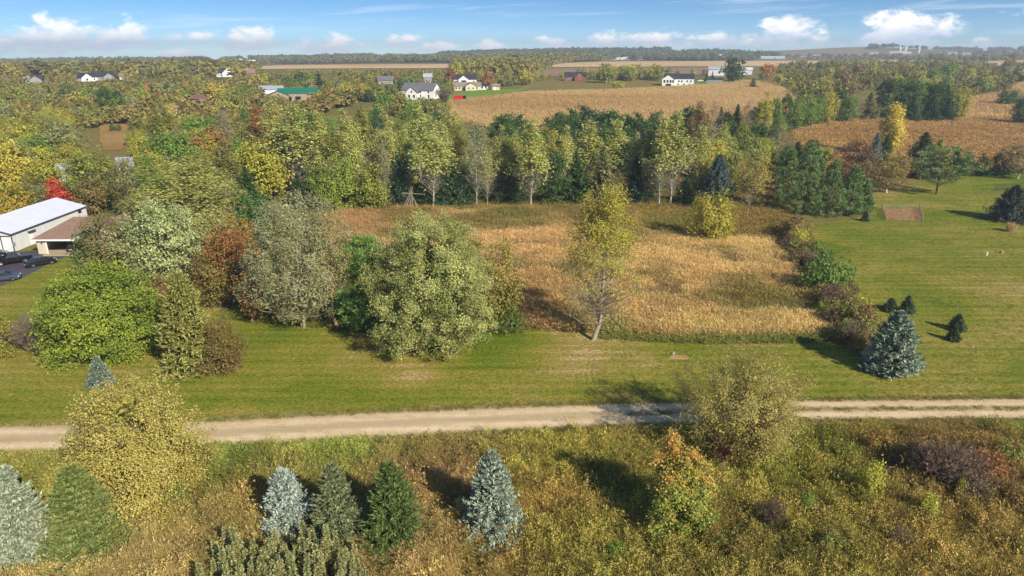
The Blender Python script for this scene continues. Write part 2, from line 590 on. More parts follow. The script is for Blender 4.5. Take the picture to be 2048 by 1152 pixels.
# the worn verges and the gravel drive
cl = [(-500, 893), (0, 879), (210, 873.5), (420, 868), (700, 852), (950, 840.5), (1200, 829.5), (1400, 824), (1620, 820), (2048, 817), (2600, 816)]
cw = [2.55, 2.5, 2.5, 2.45, 2.42, 2.35, 2.2, 2.1, 2.0, 2.05, 2.05]
cpt = np.array([G(*p)[:2] for p in cl])
tt = np.linspace(0, len(cl) - 1, 300)
cx = np.interp(tt, range(len(cl)), cpt[:, 0]); cy = np.interp(tt, range(len(cl)), cpt[:, 1])
for _ in range(6):
    cx[1:-1] = (cx[:-2] + cx[1:-1] + cx[2:]) / 3; cy[1:-1] = (cy[:-2] + cy[1:-1] + cy[2:]) / 3
cwid = np.interp(tt, range(len(cl)), cw)
tx = np.gradient(cx); ty = np.gradient(cy); tl = np.hypot(tx, ty)
nx, ny_ = -ty / tl, tx / tl


def strip(name, a0, a1, k, dz, mat, jit=0):
    av = np.linspace(a0, a1, k)
    V = []; ac = []
    for q, a in enumerate(av):
        j = (fbm(cx * .6, cy * .6 + q, 30 + q, 3) - .5) * jit * (1 if q in (0, k - 1) else 0)
        o = a * cwid + j
        V.append(np.column_stack([cx + nx * o, cy + ny_ * o, np.full(len(cx), dz) + (.05 * (1 - (a / max(abs(a0), abs(a1))) ** 2) if dz > .01 else 0)])); ac.append(np.full(len(cx), a))
    V = np.stack(V, 1).reshape(-1, 3)
    i0 = (np.arange(len(cx) - 1)[:, None] * k + np.arange(k - 1)[None]).ravel()
    me = newmesh(name, V, np.column_stack([i0, i0 + k, i0 + k + 1, i0 + 1]), [mat], smooth=True)
    at = me.attributes.new('ac', 'FLOAT', 'POINT'); at.data.foreach_set('value', np.stack(ac, 1).ravel().astype(np.float32))
    return link(name, me, kind='structure')


def roadmat():
    m, n, out = material('gravel')
    g = n.new('ShaderNodeNewGeometry'); pos = g.outputs['Position']
    ac = attr(n, 'ac').outputs['Fac']
    a = n.noise(n.scale(pos, (.06, 1.2, 1)), 1, 5, .6, .2); f = n.noise(pos, 9, 4, .75); b = n.noise(pos, .9, 4, .65, .3)
    c = n.ramp(n.math('ADD', n.math('MULTIPLY', a, .5), n.math('MULTIPLY', b, .5)), [(.3, S(192, 164, 124)), (.5, S(214, 188, 148)), (.7, S(228, 206, 168))])
    c = n.mix(1.0, c, n.ramp(f, [(.25, .68), (.75, 1.16)]), 'MULTIPLY')
    # grass and dirt in the crown between the wheel tracks, more of it towards the right
    sx = n.new('ShaderNodeSeparateXYZ'); n.l.new(pos, sx.inputs[0])
    mid = n.mrange(n.math('ABSOLUTE', ac), .06, .34, 1, 0, True)
    k = n.math('MULTIPLY', mid, n.mrange(sx.outputs[0], 8, 26, .32, 1.0))
    k = n.math('MULTIPLY', k, n.mrange(n.math('ADD', n.math('MULTIPLY', b, .6), n.math('MULTIPLY', f, .4)), .38, .6, 0, .85))
    c = n.mix(k, c, S(136, 120, 74))
    edge = n.mrange(n.math('ADD', n.math('ABSOLUTE', ac), n.math('MULTIPLY_ADD', b, .8, -.4)), .8, 1.05, 0, .75, True)
    c = n.mix(edge, c, S(160, 136, 98))
    rut = n.ramp(n.math('ADD', n.math('ABSOLUTE', ac), n.math('MULTIPLY_ADD', b, .16, -.08)), [(0, .86), (.22, .88), (.40, 1.06), (.62, 1.04), (.80, .93), (1, .84)])
    c = n.mix(1.0, c, rut, 'MULTIPLY')
    principled(n, out, c, .95, .05, bump=n.math('ADD', f, a), bstr=.5, bdist=.06)
    return m


M_GRAVEL = roadmat()
M_VERGE = groundmat('worn_verge', [S(112, 116, 52), S(132, 124, 68), S(154, 138, 92), S(120, 120, 58)], big=.2, streak=(.1, 1.2, 1), fine=6, contrast=.6)
strip('road_verge', -1.55, 1.25, 5, .008, M_VERGE, 2.2)
strip('gravel_drive', -1.0, 1.0, 9, .012, M_GRAVEL, .35)

# golden field of dry grass, scrub meadow, corn, stubble and ploughland
FIELD_PX = [(640, 436), (715, 425), (830, 422), (1060, 420), (1270, 425), (1290, 470), (1535, 488), (1560, 510), (1600, 560), (1668, 668), (1420, 676), (1210, 668), (1045, 652), (1040, 600), (960, 520), (800, 500), (650, 480)]
FIELD = pxpoly(FIELD_PX)
M_FIELD = groundmat('dry_grass_ground', [S(140, 112, 64), S(168, 132, 80), S(184, 148, 94), S(150, 120, 68)], big=.1, streak=(.1, .3, 1), fine=2.5, contrast=.8)
drape('golden_field', FIELD, 2.5, .008, M_FIELD, .6, edge=1.5)
M_MEADOW = groundmat('meadow_ground', [S(86, 84, 38), S(108, 96, 46), S(130, 106, 58), S(98, 94, 42)], big=.15, streak=(.2, .3, 1), fine=4, contrast=.9)
MEADOW_PX = [(-420, 930), (0, 911), (420, 893), (700, 883), (1220, 856), (1620, 849), (2048, 846), (2500, 846)]
MEADOW = pxpoly(MEADOW_PX) + [(70, 24), (-70, 24)]
drape('meadow_ground', MEADOW, 3, .004, M_MEADOW, .3)
M_BROWN = groundmat('brown_meadow_ground', [S(128, 104, 58), S(150, 118, 68), S(166, 132, 80), S(126, 110, 60)], big=.03, streak=(.02, .1, 1), fine=1.2, contrast=.6)
BROWN_PX = [(1590, 340), (1585, 256), (1700, 238), (1830, 236), (1935, 240), (2300, 236), (2300, 345), (1890, 350), (1700, 352)]
BROWN = pxpoly(BROWN_PX)
drape('brown_meadow', BROWN, 5, .10, M_BROWN, 1)
M_CORN = groundmat('corn_ground', [S(150, 114, 64), S(176, 138, 84), S(184, 148, 96), S(156, 118, 70)], big=.02, streak=(.02, .05, 1), fine=.8, contrast=.4)
CORN_PX = [(898, 205), (985, 196), (1060, 187), (1180, 184), (1300, 179), (1440, 170), (1500, 163), (1560, 176), (1590, 200), (1570, 225), (1300, 262), (1000, 262), (905, 240)]
CORN = pxpoly(CORN_PX)
drape('corn_field', CORN, 7, .18, M_CORN, 2)
CORN2_PX = [(1922, 236), (1925, 205), (1950, 196), (2048, 166), (2300, 160), (2300, 232), (2048, 238)]
CORN2 = pxpoly(CORN2_PX)
drape('corn_field', CORN2, 8, .22, M_CORN, 2)
# grassy yards and verge beyond the corn
M_YARD = groundmat('yard_grass', [S(96, 128, 42), S(116, 140, 52), S(130, 136, 64)], big=.05, streak=(.02, .05, 1), fine=1, contrast=.4)
M_ROUGH = groundmat('rough_pasture', [S(108, 106, 54), S(124, 116, 62), S(136, 114, 70), S(100, 104, 48)], big=.04, streak=(.02, .06, 1), fine=1, contrast=.5)
drape('yard_lawn', pxpoly([(898, 204), (890, 186), (940, 181), (1036, 178), (1062, 172), (1030, 188), (985, 195)]), 6, .14, M_YARD, 1)
drape('yard_lawn', pxpoly([(492, 212), (490, 194), (540, 196), (560, 206), (700, 202), (720, 190), (760, 186), (760, 200), (650, 212)]), 8, .14, M_YARD, 1)
drape('yard_lawn', pxpoly([(1300, 176), (1390, 165), (1430, 160), (1540, 158), (1510, 164), (1440, 169)]), 6, .14, M_YARD, 1)
drape('rough_pasture', pxpoly([(1036, 178), (1060, 167), (1330, 165), (1330, 174), (1180, 183), (1062, 186)]), 8, .12, M_ROUGH, 2)
drape('yard_lawn', pxpoly([(192, 250), (192, 232), (245, 228), (245, 240)]), 5, .12, M_YARD, 1)
drape('hay_field', pxpoly([(205, 300), (196, 252), (245, 241), (260, 250), (245, 300)]), 5, .14, M_BROWN, 1)
M_STUB = groundmat('stubble', [S(178, 142, 92), S(206, 172, 120), S(214, 184, 136)], big=.006, streak=(.002, .02, 1), fine=.2, contrast=.25, bstr=.1)
M_PLOUGH = groundmat('ploughland', [S(132, 104, 78), S(150, 122, 92), S(164, 136, 104)], big=.006, streak=(.002, .03, 1), fine=.2, contrast=.25, bstr=.1)
M_HILL = groundmat('far_hill_field', [S(128, 112, 84), S(142, 124, 92), S(120, 116, 76)], big=.003, streak=(.001, .006, 1), fine=.05, contrast=.2, bstr=.1)
for nm, px, m_, dz in [
    ('stubble_field', [(515, 139), (700, 137.5), (905, 137), (905, 128.5), (700, 129.5), (560, 131), (520, 133)], M_STUB, .5),
    ('stubble_field', [(1095, 135), (1560, 133), (1640, 130), (1640, 122), (1400, 122.5), (1200, 124), (1110, 127)], M_STUB, .5),
    ('ploughed_field', [(1055, 154), (1330, 153), (1430, 150), (1440, 136), (1300, 136), (1100, 138), (1060, 145)], M_PLOUGH, .4),
    ('stubble_field', [(1180, 121.5), (1320, 121), (1300, 118.5), (1190, 118.8)], M_STUB, .8),
    ('stubble_field', [(1990, 140), (2048, 138), (2300, 136), (2300, 119), (2048, 117.5), (2000, 121), (1960, 128)], M_STUB, .5),
    ('stubble_field', [(1740, 127), (1880, 127), (1870, 121), (1800, 120), (1745, 121)], M_STUB, .6),
    ('hillside_field', [(1545, 112), (1700, 113), (1790, 109), (1740, 99), (1640, 97), (1560, 99)], M_HILL, 1.0),
    ('hillside_field', [(1840, 103), (2040, 102), (2040, 97), (1860, 99)], M_HILL, 1.0),
    ('hillside_field', [(630, 120), (720, 119), (700, 114), (640, 116)], M_STUB, .9)]:
    pp = pxpoly(px)
    ext = max(max(p[1] for p in pp) - min(p[1] for p in pp), max(p[0] for p in pp) - min(p[0] for p in pp))
    drape(nm, pp, max(12, ext / 40), dz, m_, 3)

# asphalt parking court on the left
M_ASPH = groundmat('asphalt', [S(72, 68, 76), S(84, 80, 86), S(92, 88, 92)], big=.1, streak=(.1, .1, 1), fine=6, contrast=.3, bstr=.2, bdist=.03)
drape('asphalt_driveway', pxpoly([(-160, 592), (0, 573), (48, 555), (110, 521), (152, 507), (150, 502), (80, 500), (30, 505), (-160, 515)]), 2, .010, M_ASPH, .1)
M_CONC = plainmat('concrete', S(178, 160, 134), .9, .1)
M_DIRT = groundmat('bare_soil', [S(170, 128, 84), S(186, 146, 104), S(160, 122, 80)], big=.5, streak=(.5, .5, 1), fine=6, contrast=.4)
drape('dirt_patch', pxpoly([(1336, 712), (1348, 709), (1372, 711), (1380, 716), (1366, 720), (1344, 719)]), .5, .012, M_DIRT, .3)

# ------------------------------------------------------------------ plant meshes
def unit(a): return a / (np.linalg.norm(a, axis=-1, keepdims=True) + 1e-9)


def sticks(p0, p1, r0, r1, sides=4):
    """tapered open tubes, all at once; returns V, F(quads)"""
    p0 = np.asarray(p0, float); p1 = np.asarray(p1, float); n = len(p0)
    r0 = np.broadcast_to(np.asarray(r0, float), (n,)); r1 = np.broadcast_to(np.asarray(r1, float), (n,))
    a = unit(p1 - p0)
    ref = np.where(np.abs(a[:, 2:3]) > .9, np.array([[1., 0, 0]]), np.array([[0, 0, 1.]]))
    q = unit(np.cross(a, ref)); t = np.cross(a, q)
    th = np.arange(sides) * 2 * np.pi / sides
    ring = q[:, None] * np.cos(th)[None, :, None] + t[:, None] * np.sin(th)[None, :, None]
    V = np.concatenate([p0[:, None] + ring * r0[:, None, None], p1[:, None] + ring * r1[:, None, None]], 1).reshape(-1, 3)
    b = (np.arange(n) * 2 * sides)[:, None]
    i = np.arange(sides)[None]; j = (i + 1) % sides
    F = np.stack([b + i, b + j, b + sides + j, b + sides + i], -1).reshape(-1, 4)
    return V, F


def kites(pos, d, nrm, L, W, mid=.45):
    n = len(pos)
    d = unit(d); s = unit(np.cross(nrm, d))
    L = np.broadcast_to(np.asarray(L, float), (n,))[:, None]; W = np.broadcast_to(np.asarray(W, float), (n,))[:, None]
    b = pos; tip = pos + d * L; m = pos + d * L * mid
    V = np.stack([b, m + s * W / 2, tip, m - s * W / 2], 1).reshape(-1, 3)
    F = np.arange(4 * n).reshape(n, 4)
    return V, F


def cat_vf(parts):
    V = []; F = []; o = 0
    for v, f in parts:
        V.append(v); F.append(f + o); o += len(v)
    return np.concatenate(V), np.concatenate(F)


def rdir(r, n): return unit(r.normal(size=(n, 3)))


PROF = {
    'round': lambda s: np.sqrt(np.clip(1 - (2 * s - 1) ** 2, 0, 1)) ** .9,
    'oval': lambda s: np.sqrt(np.clip(1 - (2 * s - 1) ** 2, 0, 1)) ** 1.3,
    'egg': lambda s: np.where(s < .36, .82 + .18 * np.sin(np.clip(s / .36, 0, 1) * np.pi / 2), np.sqrt(np.clip(1 - ((s - .36) / .64) ** 2, 0, 1))),
    'low': lambda s: np.clip(1 - s ** 2.2, 0, 1) ** .62 * np.clip(.62 + 1.8 * s, 0, 1),
    'vase': lambda s: np.clip(np.sin(np.pi * np.clip(s, 0, 1) ** 1.5), 0, 1) ** .7,
    'column': lambda s: np.clip(np.minimum(1.0, 3 * s + .35) * (1 - s ** 3), 0, 1),
    'cone': lambda s: np.clip(1 - s, 0, 1) ** .7 * np.clip(.75 + 2 * s, 0, 1),
    'drop': lambda s: np.where(s < .32, .72 + .28 * s / .32, np.clip(1 - (s - .32) / .68, 0, 1) ** .66),
    'poplar': lambda s: np.clip(np.minimum(1.0, 2.0 * s + .25) * np.clip(1.18 * (1 - s), 0, 1) ** .62, 0, 1),
}


def broadleaf(seed, H, RAD, cb, prof='round', npuff=90, pr=.75, nleaf=6000, ll=.24, lw=None, tr=.16, stems=1, flat=.75, bare=0., wind=None, twigs=4,
              shell=.45, tip=None, spread=.0, lean=(0, 0), asc=.5, outw=.7, vclump=.6, hgap=0., limbr=.30, wobble=.012):
    """returns (crown mesh data, trunk mesh data) parameters as V,F,v,r and V,F"""
    r = np.random.default_rng(seed)
    pf = PROF[prof]
    # puffs: clusters of foliage through the crown, most of them towards its skin
    cand = r.random(npuff * 14)
    keep = r.random(len(cand)) < (pf(cand) ** 1.5 + .04)
    s = cand[keep][:npuff]
    while len(s) < npuff: s = np.concatenate([s, r.random(npuff - len(s))])
    az = r.random(npuff) * 2 * np.pi
    ph = r.random(4) * 6.28
    lob = 1 + .16 * np.sin(3 * az + ph[0] + 5 * s) + .12 * np.sin(5 * az + ph[1] - 7 * s) + .08 * np.sin(2 * az + ph[2] + 11 * s)
    q = (shell + (1 - shell) * r.random(npuff) ** .7)
    rad = pf(s) * RAD * lob * q
    zc = cb + s * (H - cb) - .25 * pr
    C = np.column_stack([rad * np.cos(az) + lean[0] * s, rad * np.sin(az) + lean[1] * s, zc])
    C[:, 2] += r.normal(0, .03 * H, npuff)
    C[:, 2] = np.clip(C[:, 2], .12 * H if cb > .1 * H else .25, H - .3 * pr)
    psz = pr * r.uniform(.6, 1.3, npuff)
    # stems and limbs
    st = []
    parts = []
    for k in range(stems):
        a = 2 * np.pi * k / max(1, stems) + r.random()
        nseg = 7
        z = np.linspace(-.15, H * (.86 if stems == 1 else .78), nseg + 1)
        off = (np.maximum(z, 0) / H) ** .8 * spread
        wob = np.cumsum(r.normal(0, wobble * H, (nseg + 1, 2)), 0); wob[0] = 0
        px = np.cos(a) * off + wob[:, 0] + lean[0] * (z / H); py = np.sin(a) * off + wob[:, 1] + lean[1] * (z / H)
        P = np.column_stack([px, py, z]); rr = tr * (1 - .85 * np.linspace(0, 1, nseg + 1)) * (1 if stems == 1 else .75)
        rr[0] *= 1.35
        st.append((P, rr))
        parts.append(sticks(P[:-1], P[1:], rr[:-1], rr[1:], 7))
    SP_ = np.concatenate([p for p, _ in st]); SR = np.concatenate([q_ for _, q_ in st])
    # attach every puff to a stem point that lies lower than it
    rad_h = np.hypot(C[:, 0] - lean[0] * s, C[:, 1] - lean[1] * s)
    zt = np.clip(C[:, 2] - asc * rad_h - .05 * H, .10 * H, H * .8)
    A = np.empty_like(C); AR = np.empty(npuff)
    for i in range(npuff):
        best = None
        for P, rr in st:
            x = np.interp(zt[i], P[:, 2], P[:, 0]); y = np.interp(zt[i], P[:, 2], P[:, 1])
            dd = (C[i, 0] - x) ** 2 + (C[i, 1] - y) ** 2
            if best is None or dd < best[0]: best = (dd, x, y, np.interp(zt[i], P[:, 2], rr))
        A[i] = best[1], best[2], zt[i]; AR[i] = best[3]
    Mid = A * .45 + C * .55 + np.column_stack([r.normal(0, .08, npuff) * rad_h, r.normal(0, .08, npuff) * rad_h, -.08 * rad_h + r.normal(0, .03, npuff) * H * .3])
    lr = np.maximum(AR * limbr, .012)
    lr = np.minimum(lr * (.6 + .8 * r.random(npuff)), AR * .7)
    parts.append(sticks(A, Mid, lr, lr * .6, 4)); parts.append(sticks(Mid, C, lr * .6, lr * .25, 4))
    if twigs:
        tp = np.repeat(C, twigs, 0); tz = np.repeat(psz, twigs)
        td = unit(rdir(r, len(tp)) + np.repeat(unit(C - Mid), twigs, 0) * .8 + np.array([0, 0, .25]))
        parts.append(sticks(tp - td * (tz * .3)[:, None], tp + td * (tz * 1.1)[:, None], np.repeat(lr * .28, twigs), .006, 3))
    TV, TF = cat_vf(parts)
    # leaves, a few of them larger inner ones that fill the heart of the crown
    wgt = psz ** 2
    if bare > 0: wgt = wgt * np.where(s < bare, .02 + .75 * np.clip((s - .18) / (bare - .18), 0, 1) ** 1.5, 1)
    if hgap: wgt = wgt * (r.random(npuff) > hgap)
    idx = r.choice(npuff, nleaf, p=wgt / wgt.sum())
    g = r.normal(size=(nleaf, 3)); g = g / (1 + .12 * (g ** 2).sum(1, keepdims=True))
    g *= np.where(r.random((nleaf, 1)) < .38, 1.75, .95)
    g[:, 2] *= flat
    pos = C[idx] + g * psz[idx][:, None] * .62
    pos[:, 2] = np.maximum(pos[:, 2], .04)
    out = unit(pos - np.array([lean[0] * .5, lean[1] * .5, cb + .35 * (H - cb)]))
    nrm = unit(out * outw + np.array([0, 0, .35]) + r.normal(size=(nleaf, 3)) * .55)
    d = rdir(r, nleaf) + out * .3 + np.array([0, 0, -.25])
    if wind is not None: d = d * wind[3] + np.array(wind[:3])
    d = d - nrm * (d * nrm).sum(1, keepdims=True) * .8
    L = ll * r.uniform(.65, 1.35, nleaf)
    if bare == 0 and nleaf > 1500:
        nc = int(nleaf * .07)
        pos[:nc] = A[idx[:nc]] * .45 + C[idx[:nc]] * .55 + r.normal(size=(nc, 3)) * .3 * pr
        pos[:nc, 2] = np.maximum(pos[:nc, 2], .1); L[:nc] *= 2.4
    V, F = kites(pos, d, nrm, L, L * ((lw or ll * .62) / ll))
    pv = r.random(npuff)
    v = np.clip(vclump * pv[idx] + (1 - vclump) * r.random(nleaf), 0, 1)
    if tip is not None:
        hh = (pos[:, 2] - cb) / (H - cb)
        v = np.clip((hh - tip[0]) / tip[1] + r.normal(0, .22, nleaf) + (pv[idx] - .5) * .7, 0, 1)
    return (V, F, v, r.random(nleaf)), (TV, TF)


def spruce(seed, H, RAD, nb=300, m=7, sl=.34, sw=.10, cb=.02, power=.85, droop=.12, up=.55, tr=.11, skirt=1., ragged=.16, whorl=0):
    """boughs in rough whorls, each a flat spray of short twigs that hangs a little and turns up at its tip"""
    r = np.random.default_rng(seed)
    s = np.sort(np.clip((np.arange(nb) + r.random(nb)) / nb, 0, 1)) ** 1.3
    if whorl:
        s = (np.floor(s * whorl) + .5 + r.normal(0, .16, nb)) / whorl
        s = np.clip(s, 0, 1)
        gap = r.random((whorl + 1, 7)) < .16
    s = cb + (1 - cb - .015) * s
    L = RAD * (1 - s) ** power * r.uniform(1 - ragged, 1 + ragged * .6, nb) + .02 * H * (1 - s) + .04
    L *= np.where(s < .10, skirt, 1)
    az = np.arange(nb) * 2.399 + r.normal(0, .3, nb)
    if whorl:
        L *= np.where(gap[np.clip((s * whorl).astype(int), 0, whorl), ((az % 6.283) / 6.2832 * 7).astype(int) % 7], .62, 1)
    elv = -droop + (up + droop) * s ** 1.6 + r.normal(0, .08, nb)
    t = (np.arange(m) + .6) / m
    T = np.tile(t, nb); B = np.repeat(np.arange(nb), m)
    T = np.clip(T + r.normal(0, .04, len(T)), .08, 1)
    a = az[B]; rr = L[B] * T * np.cos(elv[B])
    pos = np.column_stack([rr * np.cos(a), rr * np.sin(a), s[B] * H + L[B] * (np.sin(elv[B]) * T + .20 * T ** 2.5)])
    fw = np.column_stack([np.cos(a), np.sin(a), np.tan(elv[B]) + .5 * T ** 2])
    side = np.column_stack([-np.sin(a), np.cos(a), np.zeros(len(a))])
    bv = r.random(nb)
    parts = []; vv = []
    for sg in (-1, 1, 0, .5, -.5, .25):
        d = unit(fw * .75 + side * sg * 1.0 + r.normal(size=fw.shape) * .16)
        if sg == 0: d = unit(fw + np.array([0, 0, .15]) + r.normal(size=fw.shape) * .12)
        if sg == .25: d = unit(fw * .5 + np.array([0, 0, -.8]) + r.normal(size=fw.shape) * .3)
        if abs(sg) == .5: d = unit(d + np.array([0, 0, .35]))
        l = np.minimum(sl * 1.35, (.16 + .40 * L[B] * (1 - .6 * T))) * r.uniform(.7, 1.25, len(B))
        nr = unit(np.array([0, 0, 1.]) + r.normal(size=fw.shape) * .4 + fw * .25)
        parts.append(kites(pos, d, nr, l, sw * r.uniform(.8, 1.3, len(B)) * np.clip(l / sl, .5, 1.2), .4))
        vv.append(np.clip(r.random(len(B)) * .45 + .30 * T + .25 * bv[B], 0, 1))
    parts.append(kites(np.array([[0, 0, H * .93]] * 4), np.array([[0, 0, 1.], [.2, 0, 1], [0, .2, 1], [-.15, -.15, 1]]), rdir(r, 4), .09 * H, sw)); vv.append(np.ones(4))
    V, F = cat_vf(parts); v = np.concatenate(vv)
    e = np.column_stack([np.cos(az) * L * .9, np.sin(az) * L * .9, s * H + L * (np.sin(elv) * .9 + .14)])
    b0 = np.column_stack([np.zeros(nb), np.zeros(nb), s * H])
    sub = slice(None, None, 2)
    TV, TF = cat_vf([sticks([[0, 0, -.15]], [[0, 0, H * .5]], tr, tr * .55, 8), sticks([[0, 0, H * .5]], [[0, 0, H * .96]], tr * .55, .015, 6), sticks(b0[sub], e[sub], .022, .006, 3)])
    return (V, F, v, r.random(len(F))), (TV, TF)


def pine(seed, H, RAD, cb=.12, npuff=150, per=42, nl=.34, nw=.06, prof='low', tr=.16, flatp=.55, layered=0., upb=.5, pr=.42):
    """long-needled pine: tufts of needles at the ends of whorled branches"""
    r = np.random.default_rng(seed)
    pf = PROF[prof]
    s = np.sqrt(r.random(npuff)) if False else r.random(npuff)
    w_ = r.random(npuff)
    s = np.where(w_ < pf(s) + .1, s, s ** 1.5)
    if layered:
        k = max(3, int(H / layered)); s = (np.floor(s * k) + .5) / k + r.normal(0, .12 / k, npuff)
        s = np.clip(s, 0, 1)
    az = r.random(npuff) * 2 * np.pi
    ph = r.random(3) * 6.28
    lob = 1 + .2 * np.sin(3 * az + ph[0] + 6 * s) + .12 * np.sin(5 * az + ph[1] + 13 * s)
    q = .35 + .65 * r.random(npuff) ** .6
    rad = np.maximum(pf(s) * RAD * lob, .08 * RAD) * q
    z = cb * H + s * (1 - cb) * H * .97
    C = np.column_stack([rad * np.cos(az), rad * np.sin(az), z + .10 * rad])
    A = np.column_stack([np.zeros(npuff), np.zeros(npuff), np.clip(z - .25 * rad, .05 * H, H * .95)])
    n = npuff * per; B = np.repeat(np.arange(npuff), per)
    out = unit(np.column_stack([np.cos(az), np.sin(az), np.zeros(npuff)]))
    jit = r.normal(size=(n, 3)) * np.array([1, 1, flatp]) * pr * .55
    d = unit(rdir(r, n) + out[B] * .55 + np.array([0, 0, upb]))
    pos = C[B] + jit
    L = nl * r.uniform(.7, 1.3, n)
    V, F = kites(pos, d, unit(rdir(r, n) + np.array([0, 0, .5])), L, nw * r.uniform(.8, 1.3, n), .55)
    pv = r.random(npuff)
    v = np.clip(.55 * pv[B] + .45 * r.random(n), 0, 1)
    TV, TF = cat_vf([sticks([[0, 0, -.15]], [[0, 0, H * .5]], tr, tr * .6, 8), sticks([[0, 0, H * .5]], [[0, 0, H * .95]], tr * .6, .03, 6), sticks(A, C, np.clip(.035 - .0 * s, .01, .05), .012, 4)])
    return (V, F, v, r.random(n)), (TV, TF)


def twigbush(seed, H, RAD, n=240, nleaf=0, ll=.12):
    """many thin stems rising and arching from one base; bare or thinly leaved"""
    r = np.random.default_rng(seed)
    az = r.random(n) * 6.283; q = r.random(n) ** .6
    b = np.column_stack([np.cos(az) * RAD * .3 * q, np.sin(az) * RAD * .3 * q, np.full(n, -.05)])
    m = np.column_stack([np.cos(az) * RAD * .6 * q, np.sin(az) * RAD * .6 * q, H * r.uniform(.4, .65, n)])
    e = np.column_stack([np.cos(az) * RAD * 1.0 * q, np.sin(az) * RAD * 1.0 * q, H * np.sqrt(np.clip(1 - .7 * q ** 2, 0, 1)) * r.uniform(.75, 1.05, n)]) + r.normal(0, .08, (n, 3))
    parts = [sticks(b, m, .022, .014, 3), sticks(m, e, .014, .005, 3)]
    k = 4
    M2 = np.repeat(m, k, 0); E2 = np.repeat(e, k, 0); f = r.random((n * k, 1))
    p0 = M2 + (E2 - M2) * f
    p1 = p0 + unit(unit(E2 - M2) + rdir(r, n * k) * .7) * r.uniform(.25, .6, (n * k, 1)) * RAD * .35
    parts.append(sticks(p0, p1, .009, .004, 3))
    TV, TF = cat_vf(parts)
    nl = max(nleaf, 4)
    i = r.integers(0, len(p1), nl)
    g = r.random((nl, 1))
    V, F = kites(p0[i] + (p1[i] - p0[i]) * g + r.normal(0, .06, (nl, 3)), rdir(r, nl), unit(rdir(r, nl) + np.array([0, -.3, .8])), ll * r.uniform(.7, 1.3, nl), ll * .6)
    return (V, F, r.random(nl), r.random(nl)), (TV, TF)


def tree_data(name, data, leaf=M_LEAF):
    (V, F, v, r), (TV, TF) = data
    H = float(max(V[:, 2].max(), TV[:, 2].max()))
    rd = float(np.percentile(np.hypot(V[:, 0], V[:, 1]), 97)) if len(V) > 100 else float(np.percentile(np.hypot(TV[:, 0], TV[:, 1]), 97))
    return dict(stems=name in ('bare_shrub', 'thicket'), crown=newmesh('crown', V, F, [leaf], dict(v=v, r=r)), trunk=newmesh('trunk', TV, TF, [M_BARK], smooth=True), H=H, R=rd)


TREES = []     # (x, y, z, H, R) of everything planted, for spacing


def plant(proto, name, x, y, H, RAD, col, tint, bark, label, cat, group=None, rot=None, parts=True, z=None):
    z = float(terrain(x, y)) if z is None else z
    o = link(name, None, None, None, label, cat, group, (x, y, z))
    sx = RAD / proto['R']; sz = H / proto['H']
    o.scale = (sx, sx, sz)
    o.rotation_euler = (0, 0, random.random() * 6.28 if rot is None else rot)
    for k, c in (('trunk', bark), ('crown', col)):
        p = link(k, proto[k], o)
        p.color = (*c, 1)
        if k == 'trunk' and proto['stems']: p.name = 'stems'; p['kind'] = 'stuff'
        if k == 'crown': p['tint'] = [float(t) for t in tint]
    TREES.append((x, y, z, H, RAD))
    return o


random.seed(5)
GREY_BARK = S(120, 108, 92); PALE_BARK = S(205, 196, 178); DARK_BARK = S(78, 66, 54); TAN_BARK = S(150, 122, 92)


def hero(data, name, px, py, label, cat, col, tint, bark=GREY_BARK, group=None, leaf=M_LEAF, rot=0.):
    """one unrepeated plant standing at a pixel's ground point, built at its true size"""
    d = tree_data(name, data, leaf)
    x, y, z = G(px, py)
    return plant(d, name, x, y, d['H'], d['R'], col, tint, bark, label, cat, group, rot)


def size(px, py, top, wpx):
    """ground point, height and half width from pixels"""
    x, y, z = G(px, py)
    H = height_for(x, y, top) - z
    dm = proj(x, y, z + H * .5)[2]
    return x, y, z, H, wpx / 2 * dm / FPX
# ------------------------------------------------------------------ buildings
def siding(name, col, lines=4.0, vertical=True, d=.18):
    m, n, out = material(name)
    t = n.new('ShaderNodeTexCoord'); sp = n.new('ShaderNodeSeparateXYZ'); n.l.new(t.outputs['Object'], sp.inputs[0])
    co = n.math('ADD', sp.outputs[0], sp.outputs[1]) if vertical else sp.outputs[2]
    wv = n.math('FRACT', n.math('MULTIPLY', co, lines))
    gr = n.mrange(wv, 0, .14, 0, 1)
    nz = n.noise(n.scale(t.outputs['Object'], (1, 1, .3)), 1.5, 4, .6)
    c = n.mix(1.0, col, n.ramp(nz, [(.3, .86), (.7, 1.04)]), 'MULTIPLY')
    principled(n, out, c, .55, .3, bump=gr, bstr=.6, bdist=d * .1)
    return m


W_WHITE = siding('white_siding', S(232, 230, 222), 5, False)
W_METAL = siding('white_ribbed_metal', S(222, 221, 217), 3.3, True)
W_TAN = siding('tan_ribbed_metal', S(160, 138, 112), 3, True)
W_CREAM = siding('cream_siding', S(208, 194, 168), 5, False)
W_BRICK = plainmat('red_brick', S(140, 84, 66), .9, .1, var=.25, vs=6)
W_GREY = siding('grey_siding', S(150, 146, 142), 5, False)
W_REDW = plainmat('red_paint', S(190, 28, 40), .5, .3, var=.1)
W_RUST = siding('rust_brown_boards', S(140, 92, 62), 4, True)
TRIM = plainmat('white_trim', S(238, 238, 234), .5, .3, var=.04)
DTRIM = plainmat('dark_trim', S(70, 70, 74), .5, .3, var=.05)


